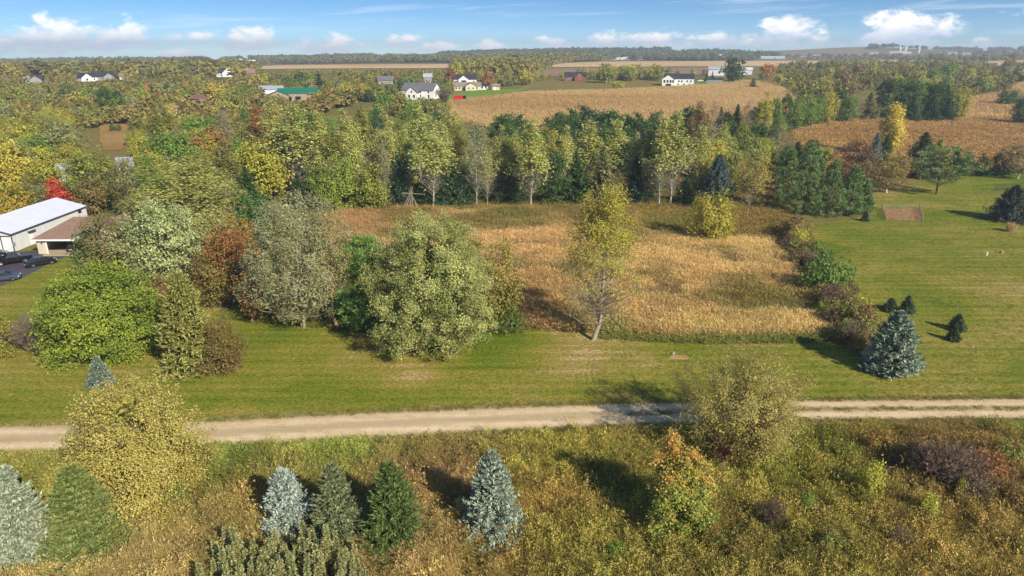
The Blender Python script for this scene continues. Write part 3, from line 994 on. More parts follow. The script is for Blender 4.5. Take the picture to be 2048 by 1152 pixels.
def roofmat(name, col, metal=False):
    m, n, out = material(name)
    t = n.new('ShaderNodeTexCoord')
    a = n.noise(t.outputs['Object'], .6, 4, .6); f = n.noise(n.scale(t.outputs['Object'], (3, 9, 9)), 1.2, 3, .7)
    c = n.mix(1.0, col, n.ramp(n.math('ADD', n.math('MULTIPLY', a, .5), n.math('MULTIPLY', f, .5)), [(.35, .84 if not metal else .95), (.65, 1.12 if not metal else 1.03)]), 'MULTIPLY')
    principled(n, out, c, .45 if metal else .9, .4 if metal else .1, 0, f, .15 if metal else .5, .04)
    return m


RF_WHITE = roofmat('white_roof_metal', S(212, 214, 222), True)
RF_GREEN = roofmat('green_roof_metal', S(24, 110, 84), True)
RF_GREY = roofmat('grey_shingle', S(108, 106, 110))
RF_DARK = roofmat('dark_shingle', S(58, 58, 66))
RF_BROWN = roofmat('brown_shingle', S(138, 112, 96))
RF_SILVER = roofmat('silver_roof_metal', S(168, 172, 180), True)
RF_RED = roofmat('maroon_roof_metal', S(120, 82, 78), True)
RF_TAN = roofmat('tan_shingle', S(140, 126, 112))
GLASS, n_, o_ = material('dark_window_glass')
principled(n_, o_, (.02, .025, .03), .08, .6)
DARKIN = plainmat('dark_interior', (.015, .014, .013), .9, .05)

CLEAR = []     # (x0, x1, y0, y1, distance): picture areas where the photograph shows a building above the trees


def gable_body(L, W, eave, rise, along='x'):
    """closed walls with gables; the ridge runs along x (or y)"""
    mb = MB()
    if along == 'x': mb.prism([(-W / 2, -.6), (W / 2, -.6), (W / 2, eave), (0, eave + rise), (-W / 2, eave)], -L / 2, L / 2, 'x')
    else: mb.prism([(-L / 2, -.6), (L / 2, -.6), (L / 2, eave), (0, eave + rise), (-L / 2, eave)], -W / 2, W / 2, 'y')
    return mb


def gable_roof(L, W, eave, rise, over=.45, t=.18, along='x', dx=0, dy=0):
    mb = MB()
    a = L if along == 'x' else W
    b = (W if along == 'x' else L) / 2
    k = rise / b
    o = over
    for sgn in (-1, 1):
        prof = [(0, eave + rise + .012), (sgn * (b + o), eave - k * o + .012), (sgn * (b + o), eave - k * o + t), (0, eave + rise + t)]
        if along == 'x': mb.prism([(p[0] + dy, p[1]) for p in prof], -a / 2 - o + dx, a / 2 + o + dx, 'x')
        else: mb.prism([(p[0] + dx, p[1]) for p in prof], -a / 2 - o + dy, a / 2 + o + dy, 'y')
    return mb


def window(par, x, y, z, w_, h, face='-y', fm=None, gm=None, pane=True):
    fm = fm or TRIM; gm = gm or GLASS
    f = MB(); e = .1
    def bx(mb, u0, u1, v0, v1, d0, d1):
        if face == '-y': mb.box(x + u0, x + u1, y - d1, y - d0, z + v0, z + v1)
        elif face == '+x': mb.box(x + d0, x + d1, y + u0, y + u1, z + v0, z + v1)
        elif face == '-x': mb.box(x - d1, x - d0, y + u0, y + u1, z + v0, z + v1)
    bx(f, -w_ / 2 - e, w_ / 2 + e, -e, 0, .002, .07); bx(f, -w_ / 2 - e, w_ / 2 + e, h, h + e, .002, .07)
    bx(f, -w_ / 2 - e, -w_ / 2, 0, h, .002, .07); bx(f, w_ / 2, w_ / 2 + e, 0, h, .002, .07)
    fo = f.build('window', fm, par)
    if pane:
        p = MB(); bx(p, -w_ / 2, w_ / 2, 0, h, .004, .03)
        p.build('pane', gm, fo)
    return fo


def panel(par, name, mat, x, y, z, w_, h, face='-y', t=.05, off=.003):
    mb = MB()
    if face == '-y': mb.box(x - w_ / 2, x + w_ / 2, y - t, y - off, z, z + h)
    elif face == '+x': mb.box(x + off, x + t, y - w_ / 2, y + w_ / 2, z, z + h)
    else: mb.box(x - t, x - off, y - w_ / 2, y + w_ / 2, z, z + h)
    return mb.build(name, mat, par)


def house(name, px, py, wpx, label, cat='house', depth=9, eave=3., rise=2.6, rot=0, wall=None, roof=None, wins=(), gwins=(), doors=(), along='x', group=None, clear=12, chim=False, wing=None, L=None, loc=None, over=.45):
    x, y, z = G(px, py) if loc is None else loc
    dm = proj(x, y, z)[2]
    L = L or wpx * dm / FPX
    b = math.atan2(x, y)
    o = thing(name, label, cat, (x, y, z), -b + R(rot), group)
    gable_body(L, depth, eave, rise, along).build('wall', wall or W_WHITE, o)
    rf = gable_roof(L, depth, eave, rise, over, along=along).build('roof', roof or RF_GREY, o)
    if chim: MB().box(L * .18, L * .18 + .9, -.2, .5, eave + rise * .6, eave + rise + 1.1).build('chimney', W_BRICK, rf)
    for (wx, wz, ww, wh) in wins: window(o, wx * L, -depth / 2, wz, ww, wh)
    for (wy, wz, ww, wh) in gwins: window(o, L / 2, wy * depth, wz, ww, wh, '+x')
    for (dx, w_, h, mt, nm) in doors: panel(o, nm, mt, dx * L, -depth / 2, 0, w_, h)
    if wing:
        wx, wl, wd, we, wr = wing[:5]           # a gable-fronted wing towards the viewer
        mw = MB().prism([(wx * L - wl / 2, -.6), (wx * L + wl / 2, -.6), (wx * L + wl / 2, we), (wx * L, we + wr), (wx * L - wl / 2, we)], -depth / 2 - wd, -depth / 2 + depth * .45, 'y')
        mw.build('wall', wall or W_WHITE, o)
        gable_roof(wl, wd + depth * .45, we, wr, over, along='y', dx=wx * L, dy=-depth / 2 - wd / 2 + depth * .225).build('roof', roof or RF_GREY, o)
        for (qx, qz, qw, qh) in (wing[5] if len(wing) > 5 else ()): window(o, wx * L + qx * wl, -depth / 2 - wd, qz, qw, qh)
    BLD.append((x, y, max(L, depth) * .62 + 2))
    pb = wpx / 2 if wpx else 20
    if clear:
        CLEAR.append((px - pb - 3, px + pb + 3, py - clear, py - 2, y))
    return o


BLD = []
# big white metal shed, left
sx, sy = -91.4, 120.0
SHL, SHW, SHE, SHR = 23.5, 12.0, 3.35, 1.75
ang = R(0.5)
shed = thing('metal_shed', 'long white metal machine shed with white roof and dark edge trim', 'shed', (sx - SHW / 2, sy + SHL / 2 + .5, 0), ang)
gable_body(SHW, SHL, SHE, SHR, 'y').build('wall', W_METAL, shed)
srf = gable_roof(SHW, SHL, SHE, SHR, .25, .12, 'y').build('roof', RF_WHITE, shed)
rb = MB()
for i in range(31):
    yy_ = -SHL / 2 + .3 + i * (SHL - .6) / 30
    for sg in (-1, 1):
        k = SHR / (SHW / 2)
        rb.poly([(0, yy_ - .03, SHE + SHR + .12), (0, yy_ + .03, SHE + SHR + .12), (sg * (SHW / 2 + .2), yy_ + .03, SHE + .12 - k * .2), (sg * (SHW / 2 + .2), yy_ - .03, SHE + .12 - k * .2),
                 (0, yy_ - .03, SHE + SHR + .145), (0, yy_ + .03, SHE + SHR + .145), (sg * (SHW / 2 + .2), yy_ + .03, SHE + .145 - k * .2), (sg * (SHW / 2 + .2), yy_ - .03, SHE + .145 - k * .2)],
                [(0, 1, 2, 3), (4, 5, 6, 7), (0, 1, 5, 4), (1, 2, 6, 5), (2, 3, 7, 6), (3, 0, 4, 7)])
ro = rb.build('roof_rib', RF_WHITE, srf); ro['kind'] = 'stuff'
tr_ = MB().box(SHW / 2 + .253, SHW / 2 + .33, -SHL / 2 - .25, SHL / 2 + .25, SHE - .12, SHE + .08)
tr_.build('gutter', DTRIM, shed)
fas = MB()
for sg in (-1, 1):
    fas.poly([(0, -SHL / 2 - .33, SHE + SHR + .14), (sg * (SHW / 2 + .25), -SHL / 2 - .33, SHE + .07), (sg * (SHW / 2 + .25), -SHL / 2 - .33, SHE - .12), (0, -SHL / 2 - .33, SHE + SHR - .06),
              (0, -SHL / 2 - .255, SHE + SHR + .14), (sg * (SHW / 2 + .25), -SHL / 2 - .255, SHE + .07), (sg * (SHW / 2 + .25), -SHL / 2 - .255, SHE - .12), (0, -SHL / 2 - .255, SHE + SHR - .06)],
             [(0, 1, 2, 3), (4, 5, 6, 7), (0, 1, 5, 4), (1, 2, 6, 5), (2, 3, 7, 6), (3, 0, 4, 7)])
fas.build('fascia', DTRIM, shed)
MB().box(SHW / 2 - .12, SHW / 2 + .03, -SHL / 2 - .03, -SHL / 2 + .12, -.2, SHE).build('corner_trim', DTRIM, shed)
panel(shed, 'sliding_door', TRIM, 0.6, -SHL / 2, 0, 6.6, 2.9, '-y', .1)
MB().box(3.95, 4.08, -SHL / 2 - .12, -SHL / 2 - .003, 0, 3.0).build('door_post', DTRIM, shed)
MB().box(-3.2, SHW / 2 - .15, -SHL / 2 - .16, -SHL / 2 - .003, 2.92, 3.06).build('door_track', DTRIM, shed)
window(shed, SHW / 2, SHL / 2 - 2.4, 2.5, .9, .45, '+x', DTRIM)
panel(shed, 'side_door', TRIM, SHW / 2, -6.5, 0, 1.0, 2.1, '+x')
panel(shed, 'door_canopy', DTRIM, SHW / 2, -6.5, 2.55, 1.9, .12, '+x', .5)
panel(shed, 'meter_box', W_GREY, SHW / 2, -11.6, 1.2, .45, .6, '+x', .2)
BLD.append((sx - SHW / 2, sy + SHL / 2, 17))
CLEAR.append((-40, 200, 395, 500, 118))
# brown-roofed garage in front of it
gx, gy = -81.9, 119.2
GL, GD, GE, GR = 8.4, 11.0, 2.75, 2.7
gar = thing('garage', 'cream attached garage with brown shingle roof and open door, before the white shed', 'garage', (gx, gy + GD / 2, 0), R(2))
wl = MB()
for b in ((-GL / 2, GL / 2, GD / 2 - .2, GD / 2, -.2, GE), (-GL / 2, -GL / 2 + .2, -GD / 2 + .22, GD / 2 - .203, -.2, GE), (GL / 2 - .2, GL / 2, -GD / 2 + .22, GD / 2 - .203, -.2, GE),
          (-GL / 2, -GL / 2 + 1.7, -GD / 2, -GD / 2 + .217, -.2, GE), (GL / 2 - .6, GL / 2, -GD / 2, -GD / 2 + .217, -.2, GE), (-GL / 2 + 1.703, GL / 2 - .603, -GD / 2, -GD / 2 + .217, 2.3, GE)):
    wl.box(*b)
wl.build('wall', W_CREAM, gar)
MB().box(-GL / 2 + .21, GL / 2 - .21, -GD / 2 + .23, GD / 2 - .21, -.05, .03).build('floor', M_CONC, gar)
MB().box(-GL / 2 + 1.2, GL / 2 - .2, -GD / 2 - 1.4, -GD / 2 - .01, -.05, .045).build('apron', M_CONC, gar)
# hipped at the left end, running into the house at the right
ro = MB()
o_ = .5; xl, xr, y0, y1 = -GL / 2 - o_, GL / 2 + 6.5, -GD / 2 - o_, GD / 2 + o_
rz0, rz1 = GE - .02, GE + GR
ro.poly([(xl, y0, rz0), (xr, y0, rz0), (xr, y1, rz0), (xl, y1, rz0), (xl + GD / 2 - .8, 0, rz1), (xr, 0, rz1), (xl, y0, rz0 + .16), (xr, y0, rz0 + .16), (xr, y1, rz0 + .16), (xl, y1, rz0 + .16), (xl + GD / 2 - .8, 0, rz1 + .16), (xr, 0, rz1 + .16)],
        [(6, 7, 11, 10), (8, 9, 10, 11), (9, 6, 10), (3, 2, 1, 0), (0, 1, 7, 6), (3, 0, 6, 9), (2, 3, 9, 8), (1, 2, 8, 11, 7)])
ro.build('roof', RF_BROWN, gar)
MB().box(xl - .03, GL / 2 + .5, y0 - .12, y0 - .004, rz0 - .12, rz0 + .13).build('gutter', TRIM, gar)
MB().box(-GL / 2 + 1.55, GL / 2 - .45, -GD / 2 - .06, -GD / 2 - .003, 2.3, 2.45).build('door_header', TRIM, gar)
MB().box(-GL / 2 + 1.62, -GL / 2 + 1.78, -GD / 2 - .06, -GD / 2 - .003, .05, 2.298).build('door_jamb', TRIM, gar)
MB().box(GL / 2 - .68, GL / 2 - .52, -GD / 2 - .06, -GD / 2 - .003, .05, 2.298).build('door_jamb', TRIM, gar)
MB().box(-GL / 2 + 1.9, GL / 2 - .8, -GD / 2 + .4, -GD / 2 + 2.9, 2.36, 2.42).build('door_leaf', TRIM, gar)
MB().box(-GL / 2 + .85, -GL / 2 + 1.05, -GD / 2 - .12, -GD / 2 - .003, 1.9, 2.15).build('wall_lamp', DTRIM, gar)
# gabled entry of the house joined to it
ew = MB().prism([(GL / 2 + .3, -.2), (GL / 2 + 6.3, -.2), (GL / 2 + 6.3, 3.6), (GL / 2 + 3.3, 5.3), (GL / 2 + .3, 3.6)], -GD / 2 - 1.2, GD / 2 - .6, 'y')
ew.build('wall', W_CREAM, gar)
gable_roof(6.0, GD + .6, 3.6, 1.7, .45, .2, 'y', GL / 2 + 3.3, -.9).build('roof', RF_BROWN, gar)
vb = MB()
for sg in (-1, 1):
    k = 1.7 / 3
    xx = GL / 2 + 3.3; yb = -.9 - GD / 2 - .3 - .45
    vb.poly([(xx, yb - .1, 5.52), (xx + sg * 3.5, yb - .1, 5.52 - k * 3.5), (xx + sg * 3.5, yb - .1, 5.52 - k * 3.5 - .28), (xx, yb - .1, 5.24), (xx, yb - .004, 5.52), (xx + sg * 3.5, yb - .004, 5.52 - k * 3.5), (xx + sg * 3.5, yb - .004, 5.52 - k * 3.5 - .28), (xx, yb - .004, 5.24)],
            [(0, 1, 2, 3), (4, 5, 6, 7), (0, 1, 5, 4), (1, 2, 6, 5), (2, 3, 7, 6), (3, 0, 4, 7)])
vb.build('bargeboard', TRIM, gar)
MB().box(GL / 2 - .55, GL / 2 + .9, -GD / 2 - 1.95, -GD / 2 - 1.3, 3.18, 3.36).build('eave_return', TRIM, gar)
for wx_ in (1.4, 2.6): window(gar, GL / 2 + wx_, -GD / 2 - 1.2, 1.0, .8, 1.4)
BLD.append((gx + 3, gy + 6, 9))

# houses and barns in the middle distance; sizes in pixels of the photograph turned into metres where they stand
wrow = lambda xs, z, w_, h: [(a, z, w_, h) for a in xs]
house('barn', 600, 199, 60, 'tan riding barn with long green metal roof and small high windows', 'barn', loc=tuple(G(598, 200)), L=22, depth=12, eave=4.2, rise=2.4, wall=W_TAN, roof=RF_GREEN,
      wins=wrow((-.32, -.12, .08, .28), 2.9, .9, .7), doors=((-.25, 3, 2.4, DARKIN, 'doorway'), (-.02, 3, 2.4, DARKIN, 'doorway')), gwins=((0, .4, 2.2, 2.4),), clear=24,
      wing=(-.5, 11, 5, 3.4, 2.3, ((-.15, .9, .8, .9), (.1, .9, .8, .9))))
CLEAR.append((545, 668, 172, 200, 300))
house('shed', 545, 191, 44, 'white metal shed with grey roof left of the green roofed barn', 'shed', depth=11, eave=4.0, rise=1.9, wall=W_METAL, roof=RF_SILVER, rot=-14, doors=((.25, 3.5, 3.2, TRIM, 'sliding_door'),), gwins=((0, 1, 1, 1),))
house('house', 843, 197, 66, 'big white farmhouse with grey gabled roof beside the red trailer', 'house', depth=12, eave=5.0, rise=3.6, roof=RF_GREY, rot=-22, wins=wrow((-.36, -.1, .1, .36), 1.0, 1.0, 1.5) + wrow((.1, .36), 3.3, .9, 1.1), gwins=((-.2, 1, 1, 1.4), (.2, 1, 1, 1.4), (0, 4.2, 1, 1.3)),
      wing=(-.12, 7.5, 3.0, 3.9, 2.9, ((-.2, 1, 1.2, 1.5), (.2, 1, 1.2, 1.5), (0, 3.7, .9, 1.0))), doors=((-.44, 1.1, 2.2, DTRIM, 'door'),), clear=26, chim=True)
MB_deck = MB()
house('house', 930, 167, 46, 'white house with dark open garage door behind the tan ranch house', 'house', depth=10, eave=3.4, rise=3.4, roof=RF_DARK, wins=wrow((-.4, .38), 1, 1.1, 1.2), wing=(-.05, 8, 3, 3.2, 3.0, ((0, .1, 3.6, 2.6),)), clear=16)
house('house', 934, 180, 54, 'low tan ranch house with hipped wing beside the green yard', 'house', depth=9, eave=2.8, rise=2.2, wall=W_CREAM, roof=RF_TAN, rot=6, wins=wrow((-.42, -.3, -.18, .34), .8, 1.1, 1.3), wing=(.1, 7, 3.5, 2.9, 1.9, ((-.2, .9, .9, 1.2), (.2, .9, .9, 1.2))), clear=14)
house('shed', 992, 180, 15, 'small tan garden shed right of the tan ranch house', 'shed', depth=4, eave=2.6, rise=1.2, wall=W_CREAM, roof=RF_TAN, doors=((-.15, 1.1, 2, TRIM, 'door'),), clear=9)
house('playhouse', 968, 179, 15, 'white pergola and deck beside the tan garden shed', 'pergola', depth=4, eave=2.4, rise=.5, wall=W_WHITE, roof=RF_DARK, wins=wrow((-.25, .25), .7, 1.2, 1.3), clear=8)
house('house', 856, 166, 16, 'small white gabled house peeking out behind the big white farmhouse', 'house', depth=8, eave=4.5, rise=2.5, roof=RF_SILVER, wall=W_GREY, wins=wrow((-.2, .2), 1.5, 1, 1.2), clear=10)
house('house', 772, 169, 30, 'grey roofed house among trees left of the big white farmhouse', 'house', depth=9, eave=3.2, rise=2.8, wall=W_GREY, roof=RF_GREY, wins=wrow((-.3, 0, .3), 1, 1, 1.3), clear=9)
house('house', 1150, 161, 42, 'brick and white house with gable front before the yellow willow thicket', 'house', depth=10, eave=3.2, rise=3.2, wall=W_BRICK, roof=RF_DARK, wins=wrow((-.35, -.2), 1, 1.1, 1.3), wing=(.22, 8, 2.5, 3.2, 3.2, ((0, 1, 1.6, 1.4), (0, 3.8, .8, .8))), clear=15)
house('house', 1357, 171, 58, 'long white house with dark roof and porch above the corn field', 'house', depth=12, eave=5.2, rise=3.0, roof=RF_DARK, rot=0, wins=wrow((.0, .1, .28, .4), 2.6, 1.0, 1.3) + wrow((-.02, .18, .36), .6, 1.0, 1.0), wing=(-.34, 9, 2.4, 4.8, 3.0, ((-.32, 2.2, 1.3, 2.0), (-.08, 2.2, 1.3, 2.0), (.16, 2.2, 1.3, 2.0), (.36, 2.2, 1.2, 2.0), (0, .0, 4, 1.5))), clear=22)
house('shed', 1429, 167, 32, 'long low white shed with black roof right of the long white house', 'shed', depth=5, eave=3.2, rise=.9, roof=RF_DARK, wall=W_GREY, wins=wrow((-.3, .3), 1.2, 1, .8), clear=9)
house('barn', 1432, 151, 30, 'pale grey metal barn behind the low black roofed shed', 'barn', depth=12, eave=5.5, rise=2.4, wall=W_METAL, roof=RF_SILVER, wins=wrow((.2,), 2, 2, 2), clear=10)
house('barn', 1490, 149, 26, 'white barn half hidden right of the tall dark green tree', 'barn', depth=10, eave=4.5, rise=2, wall=W_METAL, roof=RF_WHITE, doors=((0, 3, 3, TRIM, 'sliding_door'),), clear=6)
house('house', 172, 163, 32, 'white gabled house with grey roof on the wooded left slope', 'house', depth=12, eave=3.6, rise=3.2, roof=RF_DARK, rot=28, wins=wrow((-.3, 0, .3), 1.2, 1.2, 1.4), gwins=((0, 1, 1.2, 1.4),), clear=14, wing=(-.3, 9, 4, 3.6, 3.2, ((0, 1.2, 1.6, 1.6),)))
house('house', 211, 161, 34, 'dark grey house with twin gables right of the white slope house', 'house', depth=11, eave=3.4, rise=3.4, wall=W_GREY, roof=RF_DARK, wins=wrow((-.2, .2), 1, 1, 1.4), clear=13, wing=(.2, 8, 2, 3.3, 3))
house('house', 251, 160, 20, 'small brown roofed house among the trees right of the dark house', 'house', depth=9, eave=3, rise=2.5, wall=W_CREAM, roof=RF_BROWN, wins=wrow((-.2,), 1, 1, 1.4), clear=8)
house('house', 82, 166, 28, 'low house with white eaves and dark roof at far left', 'house', depth=10, eave=3, rise=3.4, wall=W_GREY, roof=RF_DARK, wins=wrow((-.2, .2), 1, 1, 1.4), clear=9, wing=(-.3, 8, 2, 3, 3))
house('house', 56, 167, 14, 'small tan gabled house left of the low dark roofed house', 'house', depth=9, eave=3, rise=2.5, wall=W_CREAM, roof=RF_TAN, wins=wrow((0,), 1, 1.5, 1.4), clear=8)
house('house', 452, 153, 34, 'grey roofed house with white gable behind the orange trees', 'house', depth=10, eave=3.4, rise=4, roof=RF_DARK, wins=wrow((-.4, -.3), 1, 1, 1.3), clear=10, wing=(.1, 9, 3, 3.4, 4.2, ((0, 1, 2, 1.6),)))
house('house', 497, 152, 26, 'brown roofed brick house right of the white gabled one', 'house', depth=10, eave=3, rise=3.4, wall=W_BRICK, roof=RF_BROWN, wins=wrow((-.3, 0, .3), 1, 1.2, 1.4), clear=9)
house('house', 388, 143, 16, 'tiny brown roofed house on the wooded ridge at left', 'house', depth=10, eave=3, rise=3, wall=W_CREAM, roof=RF_BROWN, wins=wrow((0,), 1, 1.5, 1.5), clear=8)
house('cabin', 396, 214, 28, 'rust brown cabin with maroon roof behind the yellow green trees', 'cabin', depth=9, eave=3.6, rise=2.6, wall=W_RUST, roof=RF_RED, rot=28, wins=wrow((-.2, .2), 1, 1, 1.3), gwins=((0, 1, 1.2, 1.4),), clear=20)
house('shed', 337, 236, 34, 'tan shed half hidden behind yellow trees left of the cabin', 'shed', depth=8, eave=3.4, rise=2.2, wall=W_CREAM, roof=RF_TAN, wins=wrow((.2,), 1, 1, 1.2), clear=14)
house('house', 257, 366, 24, 'white house end with dark windows showing between trees', 'house', depth=9, eave=5.4, rise=1.6, roof=RF_SILVER, wins=wrow((-.2, .25), 1, 1.1, 1.5) + wrow((-.2, .25), 3.6, 1.1, 1.4), clear=0)
house('shed', 136, 372, 22, 'white shed with grey roof just behind the red maple', 'shed', depth=8, eave=4.2, rise=1.8, roof=RF_SILVER, wall=W_METAL, wins=wrow((.2,), 1, 1, 1.2), clear=0)
house('house', 452, 338, 40, 'pale grey roofed house glimpsed between the tall poplars', 'house', depth=10, eave=3.4, rise=2.2, roof=RF_SILVER, wall=W_WHITE, wins=wrow((-.3, .1, .3), 1, 1, 1.4), clear=0)
house('house', 305, 346, 30, 'white house behind the windblown willow, roof showing', 'house', depth=9, eave=3.4, rise=2.2, roof=RF_SILVER, wall=W_WHITE, wins=wrow((-.3, .3), 1, 1, 1.4), clear=0)

CLEAR.append((200, 246, 230, 290, 300))
# farms out towards the skyline
def silo(px, py, hpx, wpx, label, mat=None, group='farm silos'):
    x, y, z = G(px, py); d = proj(x, y, z)[2]; h = hpx * d / FPX; r_ = wpx / 2 * d / FPX
    o = thing('silo', label, 'silo', (x, y, z), 0, group)
    MB().tube((0, 0, -1), (0, 0, h), r_, n=20).build('barrel', mat or M_SILO, o)
    dm_ = MB()
    for i in range(4):
        a0, a1 = i * math.pi / 8, (i + 1) * math.pi / 8
        dm_.tube((0, 0, h + .01 + r_ * math.sin(a0) * .8), (0, 0, h + .01 + r_ * math.sin(a1) * .8), r_ * math.cos(a0) * 1.02, max(r_ * math.cos(a1) * 1.02, .02), 20, False)
    dm_.build('dome', M_DOME, o)
    ch = MB().box(r_ * .6, r_ + .9, -r_ - .25, -r_ + .35, 0, h * .98); ch.build('chute', M_DOME, o)
    return o


M_SILO = plainmat('silo_concrete', S(206, 198, 182), .8, .1, var=.15, vs=1)
M_DOME = plainmat('silo_dome', S(216, 218, 222), .4, .4, var=.05)
silo(1798, 106.5, 12, 4.0, 'pale silo behind the left end of the dairy barn')
silo(1809, 106.5, 10, 4.0, 'shorter pale silo second from left at the dairy barn')
silo(1836, 106.5, 10.5, 3.6, 'pale silo standing apart at the right end of the dairy barn')
silo(513, 119, 11, 3.4, 'lone pale silo beside the far white barn on the left ridge')
for a in [('barn', 1795, 107.5, 30, 'long white dairy barn among silos on the far right', RF_WHITE, W_METAL), ('barn', 1748, 109, 14, 'grey metal barn left of the silos', RF_SILVER, W_METAL),
          ('barn', 1814, 108.5, 14, 'small white barn below the silos', RF_WHITE, W_METAL), ('barn', 1905, 109, 16, 'long white barn between far trees at right', RF_SILVER, W_METAL),
          ('barn', 1932, 110, 14, 'white farm building with grey roof right of the long far barn', RF_SILVER, W_METAL), ('barn', 1633, 112, 11, 'white gabled barn on the far plain', RF_GREY, W_METAL),
          ('house', 1606, 114, 8, 'small pale farmhouse left of the white gabled barn', RF_GREY, W_WHITE), ('barn', 1545, 117, 46, 'very long low white barn on the far plain', RF_WHITE, W_METAL),
          ('house', 1440, 113, 9, 'small white farm building at the foot of far woods', RF_WHITE, W_WHITE), ('barn', 1252, 118.5, 12, 'far white block shaped barn in the middle', RF_WHITE, W_WHITE),
          ('barn', 1238, 119.5, 16, 'low white shed beside the far white block', RF_WHITE, W_WHITE), ('house', 1283, 117.5, 8, 'tiny white house right of the far white block', RF_BROWN, W_WHITE),
          ('barn', 500, 122, 22, 'white barn with dark roof on the left ridge', RF_DARK, W_WHITE), ('shed', 482, 122.5, 10, 'low white shed left of the ridge barn', RF_WHITE, W_WHITE), ('house', 432, 121, 18, 'long low white roof left along the ridge', RF_WHITE, W_CREAM),
          ('house', 2030, 97, 12, 'white farm roof on the far right hill', RF_WHITE, W_WHITE), ('house', 1862, 98, 6, 'tiny white house below the far wooded hill', RF_GREY, W_WHITE), ('house', 1056, 117, 6, 'tiny pale house on the middle ridge', RF_GREY, W_WHITE), ('house', 1700, 109.5, 7, 'tiny tan farmhouse on the far hillside', RF_BROWN, W_CREAM)]:
    nm, px, py, wp, lb, rf_, wl_ = a
    d = proj(*G(px, py))[2]; k = d / FPX
    house(nm, px, py, wp, lb, nm, depth=wp * k * .5, eave=max(3, 2.6 * k), rise=max(2, 1.8 * k), wall=wl_, roof=rf_, clear=6, doors=((.1, 3, 2.6, DTRIM, 'door'),))

# ------------------------------------------------------------------ vehicles
TYRE = plainmat('tyre_rubber', (.02, .02, .02), .85, .1, var=.05)
RIM = plainmat('alloy_rim', (.22, .22, .23), .35, .5, .8, var=.05)
LAMPR = plainmat('red_lamp', (.35, .01, .01), .2, .5, var=.02)
LAMPW = plainmat('clear_lamp', (.75, .76, .78), .15, .5, var=.02)
PLATE = plainmat('number_plate', (.75, .75, .72), .5, .3, var=.02)


def paint(name, col):
    m, n, out = material(name)
    p = principled(n, out, col, .22, .5)
    p.inputs['Coat Weight'].default_value = .6; p.inputs['Coat Roughness'].default_value = .05
    return m


P_BLACK = paint('black_paint', (.008, .008, .009)); P_BLUE = paint('slate_blue_paint', (.05, .062, .085)); P_CHAR = paint('charcoal_paint', (.012, .012, .013))
P_PALE = paint('pale_blue_paint', (.45, .52, .62)); P_WHITE = paint('white_paint', (.75, .75, .74)); P_RED = paint('red_paint_gloss', (.5, .02, .04))


def loft(stations, secs):
    """body from cross-sections: secs(x) -> half outline [(y, z)...] mirrored"""
    mb = MB(); rings = []
    for x in stations:
        h = secs(x)
        rings.append([(x, y, z) for y, z in h] + [(x, -y, z) for y, z in h[::-1]])
    n = len(rings[0]); b = 0
    pts = [p for r_ in rings for p in r_]
    f = [(k * n + i, k * n + (i + 1) % n, (k + 1) * n + (i + 1) % n, (k + 1) * n + i) for k in range(len(rings) - 1) for i in range(n)]
    f += [tuple(range(n))[::-1], tuple((len(rings) - 1) * n + i for i in range(n))]
    return mb.poly(pts, f)


